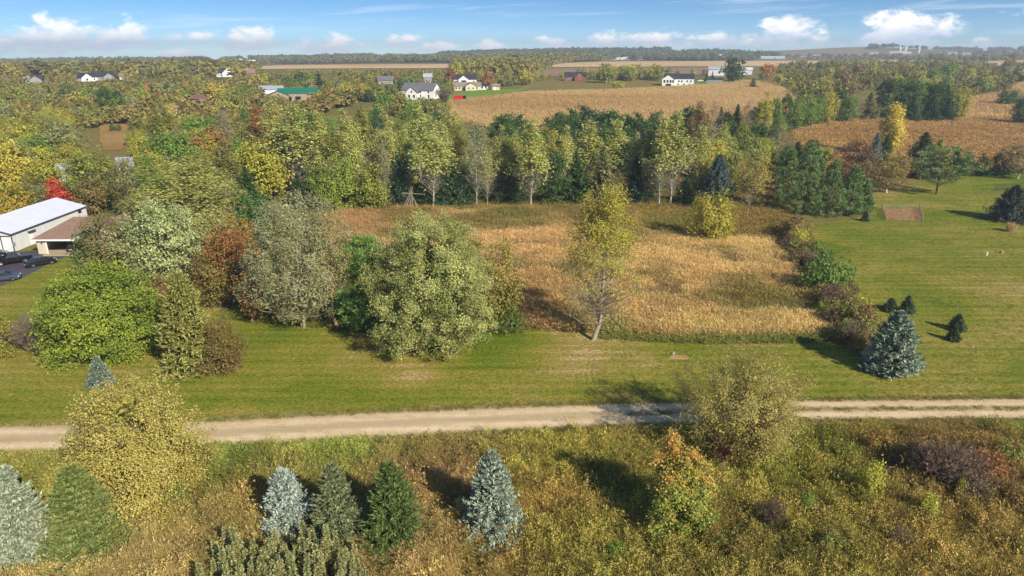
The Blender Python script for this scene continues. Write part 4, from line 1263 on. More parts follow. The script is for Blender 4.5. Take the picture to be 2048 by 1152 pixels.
def vehicle(name, label, cat, loc, heading, L=4.6, Wd=1.85, belt=.95, top=1.5, hood=(.62, .92), cab=(-.45, .12, .26, .34), body=P_BLACK, truck=False, group=None, wheel=.34, wb=.29):
    """x forward; cab = rear glass foot, roof rear, roof front, windscreen foot as fractions of L from the centre"""
    o = thing(name, label, cat, loc, heading, group)
    hl = L / 2; hw = Wd / 2
    gc = .22 if not truck else .38

    def sec(x):
        t = x / hl
        zt = np.interp(t, [-1, -.93, cab[0] * 2, cab[3] * 2, .86, 1], [belt * .86, belt, belt, belt, belt * (.84 if not truck else .97), belt * (.62 if not truck else .9)])
        w_ = hw * np.interp(abs(t), [0, .8, 1], [1, .97, .84 if not truck else .95])
        g_ = gc + (.12 if abs(t) > .97 else 0)
        return [(w_ * .86, g_), (w_, g_ + .14), (w_, zt * .72), (w_ * .97, zt - .04), (w_ * .88, zt)]
    st = sorted(set([-1, -.97, -.93, -.8, -.6, -.4, -.2, 0, .2, .4, .6, .8, .86, .93, .98, 1] + [c * 2 for c in cab]))
    if truck:
        bd = loft([hl * s for s in st if s >= cab[0] * 2 - .001], sec)
        bd.build('body', body, o, smooth=False)
        bx0 = -hl; bx1 = cab[0] * L - .02
        bed = MB().box(bx0, bx1, -hw, hw, gc, gc + .42).box(bx0, bx1, hw - .1, hw, gc + .423, belt + .1).box(bx0, bx1, -hw, -hw + .1, gc + .423, belt + .1)
        bed.build('bed', body, o, .02)
        MB().box(bx0 - .005, bx0 + .08, -hw + .103, hw - .103, gc + .425, belt + .09).build('tailgate', body, o, .015)
        MB().box(bx0 + .09, bx1 - .02, -hw + .11, hw - .11, gc + .425, gc + .44).build('bed_liner', TYRE, o)
        MB().box(bx0 - .2, bx0 - .01, -hw * .95, hw * .95, gc + .02, gc + .2).build('rear_bumper', RIM, o, .03)
    else:
        loft([hl * s for s in st], sec).build('body', body, o)
        MB().box(-hl - .05, -hl + .1, -hw * .8, hw * .8, gc + .05, gc + .26).build('rear_bumper', body, o, .03)
    c = [q * L for q in cab]; tw = hw * .74; bw = hw * .90
    # glasshouse: dark glass with roof panel and pillars standing proud of it
    gl = MB().poly([(c[0], -bw, belt - .02), (c[3], -bw, belt - .02), (c[3], bw, belt - .02), (c[0], bw, belt - .02), (c[1], -tw, top - .04), (c[2], -tw, top - .04), (c[2], tw, top - .04), (c[1], tw, top - .04)],
                   [(3, 2, 1, 0), (4, 5, 6, 7), (0, 1, 5, 4), (1, 2, 6, 5), (2, 3, 7, 6), (3, 0, 4, 7)])
    gl.build('window_glass', GLASS, o)
    MB().box(c[1] - .06, c[2] + .06, -tw - .03, tw + .03, top - .038, top + .02).build('roof', body, o, .025)
    for sg in (-1, 1):
        pl = MB()
        for (xa, xb) in ((c[0], c[1]), (c[3], c[2]), ((c[0] * .45 + c[3] * .55), (c[1] * .45 + c[2] * .55))):
            pl.poly([(xa - .06, sg * (bw + .012), belt - .02), (xa + .06, sg * (bw + .012), belt - .02), (xb + .05, sg * (tw + .014), top - .03), (xb - .05, sg * (tw + .014), top - .03),
                     (xa - .06, sg * (bw - .05), belt - .02), (xa + .06, sg * (bw - .05), belt - .02), (xb + .05, sg * (tw - .05), top - .03), (xb - .05, sg * (tw - .05), top - .03)],
                    [(0, 1, 2, 3), (4, 5, 6, 7), (0, 1, 5, 4), (1, 2, 6, 5), (2, 3, 7, 6), (3, 0, 4, 7)])
        pl.build('pillar', body, o)
        MB().box(c[3] - .35, c[3] - .15, sg * (bw + .02) - .02 - (.18 if sg < 0 else 0), sg * (bw + .02) + .02 + (.18 if sg > 0 else 0), belt + .02, belt + .18).build('mirror', body, o, .02)
        MB().box(hl - .22, hl - .02 if truck else hl - .12, sg * hw * .72 - .2, sg * hw * .72 + .2, belt * .66, belt * .80).build('headlight', LAMPW, o, .02)
        MB().box(-hl - .02, -hl + .12, sg * hw * (.9 if truck else .72) - .12, sg * hw * (.9 if truck else .72) + .1, belt * .68, belt * (1.0 if truck else .84)).build('taillight', LAMPR, o, .02)
        for fx in (wb * L, -wb * L):
            wh = MB().tube((fx, sg * (hw - .22), wheel), (fx, sg * (hw + .015), wheel), wheel, n=18).build('wheel', TYRE, o)
            rm = MB()
            for k in range(5):
                a = k * 2 * math.pi / 5
                p_ = (fx + math.cos(a) * wheel * .62, sg * (hw + .03), wheel + math.sin(a) * wheel * .62)
                rm.tube((fx, sg * (hw + .03), wheel), p_, .045, .04, 5)
            rm.tube((fx, sg * (hw + .012), wheel), (fx, sg * (hw + .022), wheel), wheel * .66, n=16)
            rm.build('rim', RIM, wh)
    MB().box(-hl - .075, -hl - .052, -.26, .26, gc + .28, gc + .42).build('number_plate', PLATE, o)
    return o


a_ = R(52)
p_ = G(26, 527); vehicle('pickup_truck', 'black crew cab pickup truck parked on the asphalt by the shed', 'pickup truck', (p_[0], p_[1], .01), R(38), 5.9, 2.0, 1.28, 1.92, cab=(-.13, -.07, .15, .23), body=P_BLACK, truck=True, wheel=.42, wb=.30)
p_ = G(83, 530); vehicle('parked_car', 'black sedan parked behind the pickup at the edge of the grass', 'car', (p_[0], p_[1], .01), R(46), 4.7, 1.85, .95, 1.46, cab=(-.44, -.2, .1, .27), body=P_CHAR)
p_ = G(8, 561); vehicle('parked_car', 'slate blue car cut by the frame in front of the black sedan', 'car', (p_[0], p_[1], .01), R(24), 4.8, 1.88, .96, 1.44, cab=(-.42, -.2, .08, .25), body=P_BLUE)
p_ = G(2, 514); vehicle('parked_car', 'dark car with rounded roof behind the black pickup by the shed door', 'car', (p_[0] - 1.2, p_[1], .01), R(30), 4.4, 1.8, .95, 1.5, cab=(-.44, -.22, .1, .27), body=P_CHAR)
vehicle('parked_car', 'dark car standing inside the open garage', 'car', (gx + 1.35, gy + 2.9, .04), R(90), 4.5, 1.8, .98, 1.55, cab=(-.46, -.3, .1, .27), body=P_BLACK)
for (px, lb, bd) in ((620, 'pale blue car parked before the green roofed barn', P_PALE), (631, 'white pickup sized car beside the pale blue one at the barn', P_WHITE)):
    p_ = G(px, 202); vehicle('parked_car', lb, 'car', tuple(p_), R(70), 5, 1.95, 1.0, 1.7, body=bd, group='cars at the green roofed barn')
p_ = G(990, 169); vehicle('parked_car', 'white car on the drive by the white house with dark garage', 'car', tuple(p_), R(10), 4.8, 1.9, .95, 1.5, body=P_WHITE)
p_ = G(1400, 163); vehicle('parked_car', 'white car parked right of the long white house', 'car', tuple(p_), R(5), 4.8, 1.9, .95, 1.5, body=P_WHITE)


def trailer(px, py, L, lb):
    x, y, z = G(px, py)
    o = thing('cargo_trailer', lb, 'trailer', (x, y, z + .02), R(-6) - math.atan2(x, y))
    MB().box(-L / 2, L * .28, -1.2, 1.2, .55, 3.1).build('body', W_REDW, o, .05)
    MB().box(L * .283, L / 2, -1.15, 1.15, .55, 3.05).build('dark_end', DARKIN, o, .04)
    MB().box(-L / 2 - 1.6, -L / 2, -.1, .1, .5, .62).build('drawbar', DTRIM, o)
    MB().box(-L / 2 - .02, L / 2 + .02, -1.22, 1.22, .43, .548).build('frame', TRIM, o)
    MB().box(-L / 2, L * .28, -1.15, 1.15, 3.103, 3.16).build('roof', W_REDW, o)
    for sg in (-1, 1):
        for fx in (-.5, .5):
            wh = MB().tube((fx, sg * 1.0, .36), (fx, sg * 1.2, .36), .36, n=14).build('wheel', TYRE, o)
            MB().tube((fx, sg * 1.205, .36), (fx, sg * 1.22, .36), .2, n=10).build('rim', RIM, wh)
    panel(o, 'side_door', W_REDW, -.2, -1.2, .7, 1.0, 2.1, '-y', .04)
    MB().box(-.75, -.55, -1.27, -1.24, 1.5, 1.62).build('handle', RIM, o)
    return o


p_ = G(920, 204)
drape('concrete_pad', [(p_[0] - 7, p_[1] - 2.2), (p_[0] + 6.5, p_[1] - 2.2), (p_[0] + 6.5, p_[1] + 2.5), (p_[0] - 7, p_[1] + 2.5)], 3, .25, M_CONC)
t_ = trailer(920, 204, 6.4, 'red cargo trailer with dark open end at the corn field edge'); t_.location.z += .26
trailer(650, 201, 5.0, 'small red trailer at the right end of the green roofed barn')
CLEAR.append((900, 945, 186, 206, 280)); CLEAR.append((640, 668, 188, 202, 290))

# ------------------------------------------------------------------ utility poles
WOOD = plainmat('weathered_wood', S(150, 136, 116), .9, .1, var=.25, vs=4, vec=(4, 4, .5))
for (px, py, top, lb) in [(888, 176, 147, 'tall utility pole before the white house with dark garage'), (901, 180, 152, 'utility pole just right of the tallest pole by the tan ranch house'), (787, 172, 161, 'short white utility pole by the grey roofed house'),
                          (1195, 166, 145, 'utility pole right of the brick house by the road'), (1051, 163, 144, 'slim utility pole by the road left of the brick house'), (1035, 168, 150, 'slim pole behind the green yard'), (1413, 128, 111, 'thin far pole behind the ploughed field'), (472, 216, 203, 'pale post with crossbar behind the poplars')]:
    x, y, z = G(px, py); h = max(7., height_for(x, y, top) - z)
    o = thing('utility_pole', lb, 'utility pole', (x, y, z), random.random())
    MB().tube((0, 0, -.5), (0, 0, h), .22, .15, 8).build('pole', WOOD, o)
    MB().box(-1.2, 1.2, -.09, .09, h - .9, h - .72).build('crossarm', WOOD, o)
    for xx in (-1.05, 0, 1.05):
        MB().tube((xx, 0, h - .715), (xx, 0, h - .5), .07, .05, 6).build('insulator', RIM, o)

# ------------------------------------------------------------------ fenced garden bed and other small things on the right lawn
c0 = G(1772, 441); c1 = G(1845, 443); c2 = G(1838, 417); c3 = G(1764, 418)
bed = thing('garden_bed', 'fenced vegetable bed with weathered posts and brown soil on the right lawn', 'garden bed', (0, 0, 0))
drape('soil', [c0[:2], c1[:2], c2[:2], c3[:2]], .6, .05, groundmat('bed_soil', [S(130, 100, 66), S(160, 122, 84), S(182, 150, 110)], big=1, streak=(1, 1, 1), fine=8, contrast=.9), .1, kind=None).parent = bed
WIRE = plainmat('galvanised_wire', (.35, .36, .35), .5, .4, .6, var=.05)
corners = [np.array(c) for c in (c0, c1, c2, c3)]
wire = MB()
pm = MB().tube((0, 0, -.3), (0, 0, 1.45), .085, .07, 7).mesh('post', WOOD)
for i in range(4):
    a, b = corners[i], corners[(i + 1) % 4]
    k = 3 if i in (0, 2) else 4
    for j in range(k):
        p = a + (b - a) * j / k
        q = link('post', pm, bed, loc=(p[0], p[1], 0))
        q.rotation_euler = (random.uniform(-.08, .08), random.uniform(-.08, .08), 0); q.scale = (1, 1, random.uniform(.75, 1.1))
    for zz_ in np.arange(.15, 1.15, .3): wire.tube((a[0], a[1], zz_), (b[0], b[1], zz_), .006, n=3, caps=False)
    n_ = int(np.linalg.norm(b - a) / .5)
    for j in range(n_):
        p = a + (b - a) * j / n_
        wire.tube((p[0], p[1], .05), (p[0], p[1], 1.12), .005, n=3, caps=False)
    if i in (1, 3):       # weathered pickets along both short ends
        n_ = int(np.linalg.norm(b - a) / .45)
        for j in range(1, n_):
            p = a + (b - a) * (j + .1) / n_
            MB().box(-.07, .07, -.02, .02, -.05, random.uniform(.8, 1.15)).build('picket', WOOD, bed, loc=(p[0] + .05, p[1], 0))
wo_ = wire.build('wire_mesh', WIRE, bed); wo_['kind'] = 'stuff'
# wire fence panel beside the dark spruce
fa = G(1990, 381); fb = G(2055, 377)
fen = thing('wire_fence', 'short black wire fence beside the dark spruce on the right lawn', 'fence', (0, 0, 0))
fm = MB()
for zz_ in np.arange(.1, 1.7, .2): fm.tube((fa[0], fa[1], zz_), (fb[0], fb[1], zz_), .015, n=3, caps=False)
for j in range(33):
    p = fa + (fb - fa) * j / 32
    fm.tube((p[0], p[1], 0), (p[0], p[1], 1.7), .012, n=3, caps=False)
q = fm.build('wire_mesh', DTRIM, fen); q['kind'] = 'stuff'
for j in range(5):
    p = fa + (fb - fa) * j / 4
    MB().tube((0, 0, -.2), (0, 0, 1.85), .05, n=6).build('post', DTRIM, fen, loc=(p[0], p[1], 0))
x, y, z = G(1973, 511)
mk = thing('marker_post', 'small white marker post with cap standing on the right lawn', 'marker post', (x, y, 0))
MB().tube((0, 0, -.1), (0, 0, .55), .13, .13, 10).build('pipe', TRIM, mk); MB().tube((0, 0, .552), (0, 0, .66), .17, .15, 10).build('cap', TRIM, mk)
x, y, z = G(2003, 506)
st_ = thing('tree_stump', 'low grey tree stump right of the white marker post', 'stump', (x, y, 0))
MB().tube((0, 0, -.1), (0, 0, .38), .34, .26, 12).build('bark_ring', WOOD, st_); MB().tube((0, 0, .381), (0, 0, .40), .23, .22, 12).build('cut_face', M_CONC, st_)
x, y, z = G(1080 + 268, 711)
rk = MB().tube((0, 0, -.1), (.05, 0, .3), .3, .12, 7).build('field_rock', W_GREY, None, .05, label='dark rock at the bare dirt patch in the lawn', cat='rock'); rk.location = (x, y + .5, 0)
# branch tepee at the edge of the golden field
x, y, z = G(824, 420)
tp = thing('branch_tepee', 'leaning tepee of dead branches at the far edge of the golden field', 'branch tepee', (x, y, z))
for k in range(11):
    a = k * 2 * math.pi / 11 + random.uniform(-.2, .2); rr_ = random.uniform(1.6, 2.6); hh_ = random.uniform(3.6, 5.6)
    MB().tube((math.cos(a) * rr_, math.sin(a) * rr_, -.1), (math.cos(a + 3.1) * .5, math.sin(a + 3.1) * .5, hh_), .12, .04, 6).build('branch', WOOD, tp)
MB().tube((-2.0, -.6, 4.1), (3.2, .3, 3.6), .11, .05, 6).build('branch', WOOD, tp)
x, y, z = G(770, 426)
bp = thing('brush_pile', 'reddish brown brush pile left of the branch tepee', 'brush pile', (x, y, z))
bd_ = tree_data('brush', twigbush(77, 1.7, 1.6, 160, 160, .2))
for k_, c_ in (('trunk', S(120, 78, 58)), ('crown', S(130, 72, 44))):
    q = link('twigs' if k_ == 'trunk' else 'leaves', bd_[k_], bp); q.color = (*c_, 1); q['tint'] = list(S(150, 96, 60))
# ------------------------------------------------------------------ single plants near the camera
SP_BLUE = S(150, 172, 172); SP_BLUE2 = S(196, 212, 208)
SP_GREEN = S(96, 116, 66); SP_GREEN2 = S(136, 148, 84)


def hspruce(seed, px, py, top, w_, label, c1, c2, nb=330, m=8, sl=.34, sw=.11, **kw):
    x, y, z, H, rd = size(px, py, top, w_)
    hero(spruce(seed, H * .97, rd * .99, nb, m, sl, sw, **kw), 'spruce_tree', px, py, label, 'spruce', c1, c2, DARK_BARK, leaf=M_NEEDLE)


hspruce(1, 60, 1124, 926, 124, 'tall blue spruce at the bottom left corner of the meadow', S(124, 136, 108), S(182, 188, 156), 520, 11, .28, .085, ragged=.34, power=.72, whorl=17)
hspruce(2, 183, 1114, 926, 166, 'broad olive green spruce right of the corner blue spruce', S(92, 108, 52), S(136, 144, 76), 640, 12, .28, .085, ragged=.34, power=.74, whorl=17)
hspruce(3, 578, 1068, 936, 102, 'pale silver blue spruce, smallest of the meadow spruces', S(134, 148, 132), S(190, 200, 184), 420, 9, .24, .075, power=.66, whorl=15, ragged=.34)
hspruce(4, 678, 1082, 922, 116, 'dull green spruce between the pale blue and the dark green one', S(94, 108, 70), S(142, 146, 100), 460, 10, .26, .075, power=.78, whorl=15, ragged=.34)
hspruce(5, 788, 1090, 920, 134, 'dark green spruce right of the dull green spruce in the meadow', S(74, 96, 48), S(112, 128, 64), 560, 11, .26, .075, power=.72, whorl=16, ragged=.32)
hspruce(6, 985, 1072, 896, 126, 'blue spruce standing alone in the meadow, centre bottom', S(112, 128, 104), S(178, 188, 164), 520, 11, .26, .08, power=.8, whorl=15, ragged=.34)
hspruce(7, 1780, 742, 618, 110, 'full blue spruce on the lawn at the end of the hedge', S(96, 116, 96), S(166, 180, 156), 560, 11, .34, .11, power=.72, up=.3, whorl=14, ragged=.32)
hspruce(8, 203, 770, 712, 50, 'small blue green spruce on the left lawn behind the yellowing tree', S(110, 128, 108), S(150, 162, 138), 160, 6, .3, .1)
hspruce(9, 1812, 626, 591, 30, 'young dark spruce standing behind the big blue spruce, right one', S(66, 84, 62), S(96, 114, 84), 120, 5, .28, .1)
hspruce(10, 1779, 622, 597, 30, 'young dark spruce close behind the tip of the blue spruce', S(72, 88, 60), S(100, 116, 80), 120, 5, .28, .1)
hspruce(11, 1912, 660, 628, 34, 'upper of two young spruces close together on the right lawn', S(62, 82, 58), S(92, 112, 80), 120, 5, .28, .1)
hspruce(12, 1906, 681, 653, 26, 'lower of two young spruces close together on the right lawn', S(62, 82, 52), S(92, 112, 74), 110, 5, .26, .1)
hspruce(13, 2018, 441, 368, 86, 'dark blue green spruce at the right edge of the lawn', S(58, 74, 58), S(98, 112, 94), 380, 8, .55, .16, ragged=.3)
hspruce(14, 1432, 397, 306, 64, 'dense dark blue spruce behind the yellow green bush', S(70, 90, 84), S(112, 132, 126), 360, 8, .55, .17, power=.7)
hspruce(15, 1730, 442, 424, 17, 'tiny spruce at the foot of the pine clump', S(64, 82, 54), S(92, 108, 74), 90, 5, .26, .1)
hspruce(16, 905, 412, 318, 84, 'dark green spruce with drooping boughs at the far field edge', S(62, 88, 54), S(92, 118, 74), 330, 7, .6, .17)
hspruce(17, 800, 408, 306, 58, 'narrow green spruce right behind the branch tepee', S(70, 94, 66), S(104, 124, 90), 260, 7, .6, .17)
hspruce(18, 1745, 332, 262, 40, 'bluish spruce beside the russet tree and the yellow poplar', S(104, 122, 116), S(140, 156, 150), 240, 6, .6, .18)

# broadleaved trees
x, y, z, H, rd = size(292, 1012, 754, 252)
hero(broadleaf(21, H, rd * 1.0, .15, 'egg', 560, .62, 62000, .15, None, .13, 4, .9, 0, None, 5, .38, spread=1.6, vclump=.45, asc=.8), 'yellowing_tree', 292, 1012, 'big yellowing thin leaved tree overhanging the gravel drive at left', 'tree',
     S(160, 150, 60), S(206, 190, 104), TAN_BARK)
x, y, z, H, rd = size(1472, 905, 706, 250)
hero(broadleaf(22, H, rd * 1.04, .10 * H, 'round', 380, .60, 36000, .135, None, .13, 5, .9, 0, None, 8, .35, spread=2.4, vclump=.5, asc=.9), 'thin_tree', 1472, 905, 'thin olive tree with many stems beside the gravel drive', 'tree', S(146, 140, 58), S(188, 172, 92), TAN_BARK)
x, y, z, H, rd = size(1352, 1066, 860, 152)
hero(broadleaf(23, H, rd * .98, .15, 'drop', 240, .44, 30000, .155, .125, .08, 1, .8, 0, None, 3, .35, tip=(.38, .85), vclump=.6, lean=(-.35, 0)), 'maple_tree', 1352, 1066, 'young maple turning orange at its top in the meadow', 'maple', S(142, 152, 62), S(232, 170, 76), TAN_BARK)
x, y, z, H, rd = size(215, 700, 532, 222)
hero(broadleaf(24, H, rd * 1.0, .1, 'egg', 340, .92, 46000, .23, .18, .16, 3, .55, 0, None, 2, .55, spread=1.2, vclump=.6, outw=.5), 'broad_tree', 215, 700, 'broad bright green tree with boughs down to the left lawn', 'tree', S(98, 126, 38), S(166, 174, 58), GREY_BARK)
x, y, z, H, rd = size(385, 738, 545, 112)
hero(spruce(25, H, rd * 1.0, 330, 7, .6, .16, ragged=.3, power=.55, droop=.25), 'fir_tree', 385, 738, 'yellowish olive conifer with thin lower boughs on the left lawn', 'fir', S(136, 138, 66), S(166, 160, 84), TAN_BARK, leaf=M_NEEDLE)
x, y, z, H, rd = size(447, 736, 632, 112)
hero(broadleaf(26, H, rd, .1, 'low', 110, .62, 6200, .17, None, .07, 6, .9, 0, None, 7, .4, spread=1.6, vclump=.55), 'shrub', 447, 736, 'reddish brown round shrub beside the yellowish conifer', 'shrub', S(142, 104, 60), S(122, 116, 56), DARK_BARK)
x, y, z, H, rd = size(78, 700, 625, 120)
hero(twigbush(27, H, rd, 420, 500, .12), 'bare_shrub', 78, 700, 'grey leafless shrub left of the broad bright green tree', 'shrub', S(140, 124, 80), S(150, 130, 90), S(142, 124, 112))
x, y, z, H, rd = size(2, 716, 622, 70)
hero(broadleaf(28, H, rd, .1, 'low', 60, .6, 3400, .2, None, .06, 4, .9, spread=.8), 'shrub', 2, 716, 'yellow green shrub at the left picture edge by the bare shrub', 'shrub', S(146, 148, 54), S(170, 158, 66), GREY_BARK)
# the row along the lawn
x, y, z, H, rd = size(608, 655, 388, 190)
hero(broadleaf(31, H, rd * 1.04, .08 * H, 'round', 300, .9, 28000, .27, .11, .24, 4, .95, 0, (-.5, .2, .45, .7), 6, .4, spread=2.6, vclump=.5, asc=.9), 'willow_tree', 608, 655, 'grey green willow with several leaning stems at the lawn edge', 'willow', S(128, 132, 80), S(178, 176, 128), S(178, 164, 136))
x, y, z, H, rd = size(676, 655, 412, 100)
hero(broadleaf(32, H, rd * 1.0, .22 * H, 'oval', 90, .75, 4200, .28, .14, .22, 1, .9, .25, (-.4, .2, .3, .8), 8, .3, vclump=.5), 'willow_tree', 676, 655, 'thin willow with tan trunk between the grey willow and the green pine', 'willow', S(146, 138, 80), S(166, 158, 104), S(196, 160, 120))
x, y, z, H, rd = size(738, 662, 466, 118)
hero(pine(33, H, rd * 1.0, .04, 200, 55, .55, .10, 'low', .17, .35, 1.25, .25, .62), 'white_pine', 738, 662, 'bright green white pine with layered boughs beside the great silver tree', 'pine', S(84, 122, 46), S(128, 160, 72), DARK_BARK, leaf=M_NEEDLE)
x, y, z, H, rd = size(872, 698, 426, 242)
hero(broadleaf(34, H, rd * 1.0, .09 * H, 'egg', 640, .72, 112000, .205, .11, .3, 5, .95, 0, (-.45, .1, .75, .65), 2, .45, spread=1.8, vclump=.6, outw=.8), 'silver_tree', 872, 698, 'great round tree with silvery wind-turned leaves in the middle', 'tree', S(94, 110, 40), S(204, 202, 122), GREY_BARK)
x, y, z, H, rd = size(1000, 658, 472, 90)
hero(broadleaf(35, H, rd, .15 * H, 'oval', 110, .75, 5600, .25, None, .12, 3, .9, spread=1.4), 'slender_tree', 1000, 658, 'slender olive yellow tree right behind the great silvery tree', 'tree', S(146, 138, 58), S(168, 152, 72), GREY_BARK)
x, y, z, H, rd = size(1016, 662, 592, 66)
hero(broadleaf(36, H, rd, .1, 'low', 60, .6, 3600, .24, .12, .06, 4, .9, spread=.6), 'shrub', 1016, 662, 'dark green shrub at the foot of the slender olive tree', 'shrub', S(86, 110, 46), S(120, 128, 56), DARK_BARK)
# tall thin tree in front of the golden field: leafy head, bare lower boughs
x, y, z, H, rd = size(1186, 680, 350, 175)
hero(broadleaf(37, H, rd * .95, .16 * H, 'column', 260, .78, 21000, .22, None, .27, 1, .9, .62, None, 8, .22, lean=(1.4, 0), spread=.8, vclump=.5, asc=.38, limbr=.26), 'tall_thin_tree', 1186, 680, 'tall tree with yellow green head and bare lower boughs before the golden field', 'tree', S(156, 150, 46), S(192, 178, 74), S(164, 150, 130))
x, y, z, H, rd = size(1422, 484, 378, 92)
hero(broadleaf(38, H, rd, .1, 'round', 130, .95, 7600, .32, None, .12, 5, .9, spread=1.4, vclump=.45), 'round_bush', 1422, 484, 'round yellow green bush at the back of the golden field', 'shrub', S(166, 158, 48), S(190, 176, 66), GREY_BARK)
x, y, z, H, rd = size(1494, 434, 296, 82)
hero(broadleaf(39, H, rd, .2 * H, 'oval', 90, .8, 3400, .34, None, .12, 1, .9, .2, None, 8, .3), 'slender_tree', 1494, 434, 'sparse yellowish tree with bare low twigs right of the dark blue spruce', 'tree', S(150, 138, 60), S(168, 150, 76), S(150, 138, 120))

# left cluster behind the broad green tree
LC = [  # px, base, top, w, label, name, category, col, tint, profile, puffs, pr, leaves, leaf length, width, wind
    (228, 574, 428, 128, 'dark olive tree with brown tips right of the garage', 'olive_tree', S(104, 112, 56), S(150, 132, 82), 'round', 120, .95, 8500, .34, .17, None),
    (196, 562, 456, 66, 'dense mid green tree close to the garage wall', 'green_tree', S(86, 124, 52), S(118, 148, 66), 'low', 80, .9, 5200, .4, None, None),
    (342, 575, 398, 150, 'silvery wind-tossed tree behind the broad green tree', 'silver_tree', S(120, 138, 62), S(206, 208, 150), 'round', 150, 1.0, 10500, .38, .2, (-.6, .1, .6, .7)),
    (300, 560, 450, 80, 'silver leaved tree between dark olive and silvery tree', 'silver_tree', S(112, 130, 60), S(190, 196, 140), 'round', 70, .9, 4800, .38, .2, (-.6, .1, .6, .7)),
    (460, 600, 452, 100, 'brown and russet tree left of the copper leaved one', 'russet_tree', S(136, 112, 52), S(170, 102, 54), 'round', 100, .9, 6800, .3, None, None),
    (440, 610, 500, 80, 'olive brown tree low behind the yellowish conifer', 'olive_tree', S(124, 112, 48), S(140, 124, 62), 'round', 70, .9, 4600, .3, None, None),
    (492, 560, 424, 62, 'orange maple top rising beside the dark green tree', 'maple_tree', S(194, 112, 52), S(148, 142, 60), 'oval', 60, .85, 4200, .32, None, None),
    (516, 638, 500, 62, 'copper brown tree at the left edge of the grey willow', 'copper_tree', S(166, 112, 70), S(120, 116, 52), 'column', 80, .8, 5000, .3, None, None),
    (520, 500, 382, 76, 'dark green tree behind the orange maple top', 'green_tree', S(66, 104, 44), S(96, 130, 56), 'round', 80, .95, 5400, .42, None, None),
    (440, 540, 420, 100, 'pale olive wind-bent tree right of the silvery tree', 'olive_tree', S(140, 140, 66), S(178, 172, 104), 'round', 80, 1.0, 5600, .4, .18, (-.7, 0, .3, .6)),
    (325, 600, 545, 60, 'brown leafless looking thicket shrub behind the broad green tree', 'shrub', S(132, 100, 62), S(150, 120, 76), 'low', 50, .7, 2200, .2, None, None),
    (395, 500, 308, 185, 'great windblown willow, highest of the left cluster', 'willow_tree', S(136, 140, 54), S(178, 174, 96), 'round', 260, 1.15, 17000, .62, .15, (-1.0, .1, -.15, .45)),
    (300, 470, 380, 80, 'olive green willow left below the great windblown willow', 'willow_tree', S(128, 132, 56), S(164, 160, 88), 'round', 70, 1.1, 4600, .6, .15, (-1.0, .1, -.1, .5)),
    (470, 470, 372, 70, 'pale wind-bent willow right below the great windblown willow', 'willow_tree', S(146, 146, 74), S(182, 176, 110), 'round', 60, 1.1, 4200, .6, .15, (-1.0, .1, -.1, .5)),
    (126, 424, 356, 42, 'scarlet maple behind the white shed', 'maple_tree', S(196, 58, 44), S(214, 92, 60), 'oval', 50, .8, 3600, .38, None, None),
    (30, 436, 366, 84, 'bright yellow green tree turning orange behind the white shed', 'green_tree', S(136, 156, 40), S(190, 144, 50), 'low', 80, 1.1, 5600, .46, None, None),
    (76, 420, 352, 52, 'grey green willow left of the scarlet maple', 'willow_tree', S(124, 122, 66), S(152, 148, 92), 'round', 60, 1.0, 3400, .5, .14, (-.8, 0, -.1, .5)),
    (195, 418, 300, 96, 'tall mid green tree right of the scarlet maple', 'green_tree', S(116, 132, 44), S(158, 158, 66), 'oval', 100, 1.1, 6200, .46, None, None),
    (190, 430, 356, 60, 'brownish green tree just right behind the white shed', 'olive_tree', S(122, 116, 54), S(150, 122, 70), 'oval', 60, .9, 3600, .4, None, None),
    (250, 432, 330, 46, 'sparse dark tree with bare trunk by the white house end', 'olive_tree', S(104, 104, 56), S(120, 112, 66), 'oval', 50, .8, 1900, .36, None, None),
    (690, 420, 308, 96, 'leafy yellow green tree at the far edge by the grey willow', 'green_tree', S(122, 146, 46), S(160, 168, 62), 'low', 110, 1.05, 7200, .42, None, None),
    (745, 424, 322, 70, 'second leafy yellow green tree left of the branch tepee', 'green_tree', S(128, 142, 48), S(164, 160, 64), 'low', 80, 1.0, 5200, .42, None, None),
    (640, 410, 330, 70, 'green understorey tree behind the grey willow', 'green_tree', S(110, 132, 48), S(146, 154, 66), 'low', 70, 1.0, 4400, .42, None, None),
]
for i, (px, py, top, w_, lb, nm, c1, c2, pf, npf, pr_, nl_, ll_, lw_, wd_) in enumerate(LC):
    x, y, z, H, rd = size(px, py, top, w_)
    k = proj(x, y, z)[2] / 100
    hero(broadleaf(100 + i, H, rd * 1.03, .08 * H if pf != 'low' else .15, pf, npf, pr_, nl_, ll_, lw_, .18, 2, .85, 0, wd_, 4, .45, spread=1.0, vclump=.5), nm, px, py, lb, 'maple' if 'maple' in nm else 'willow' if 'willow' in nm else 'shrub' if nm == 'shrub' else 'tree', c1, c2, GREY_BARK)

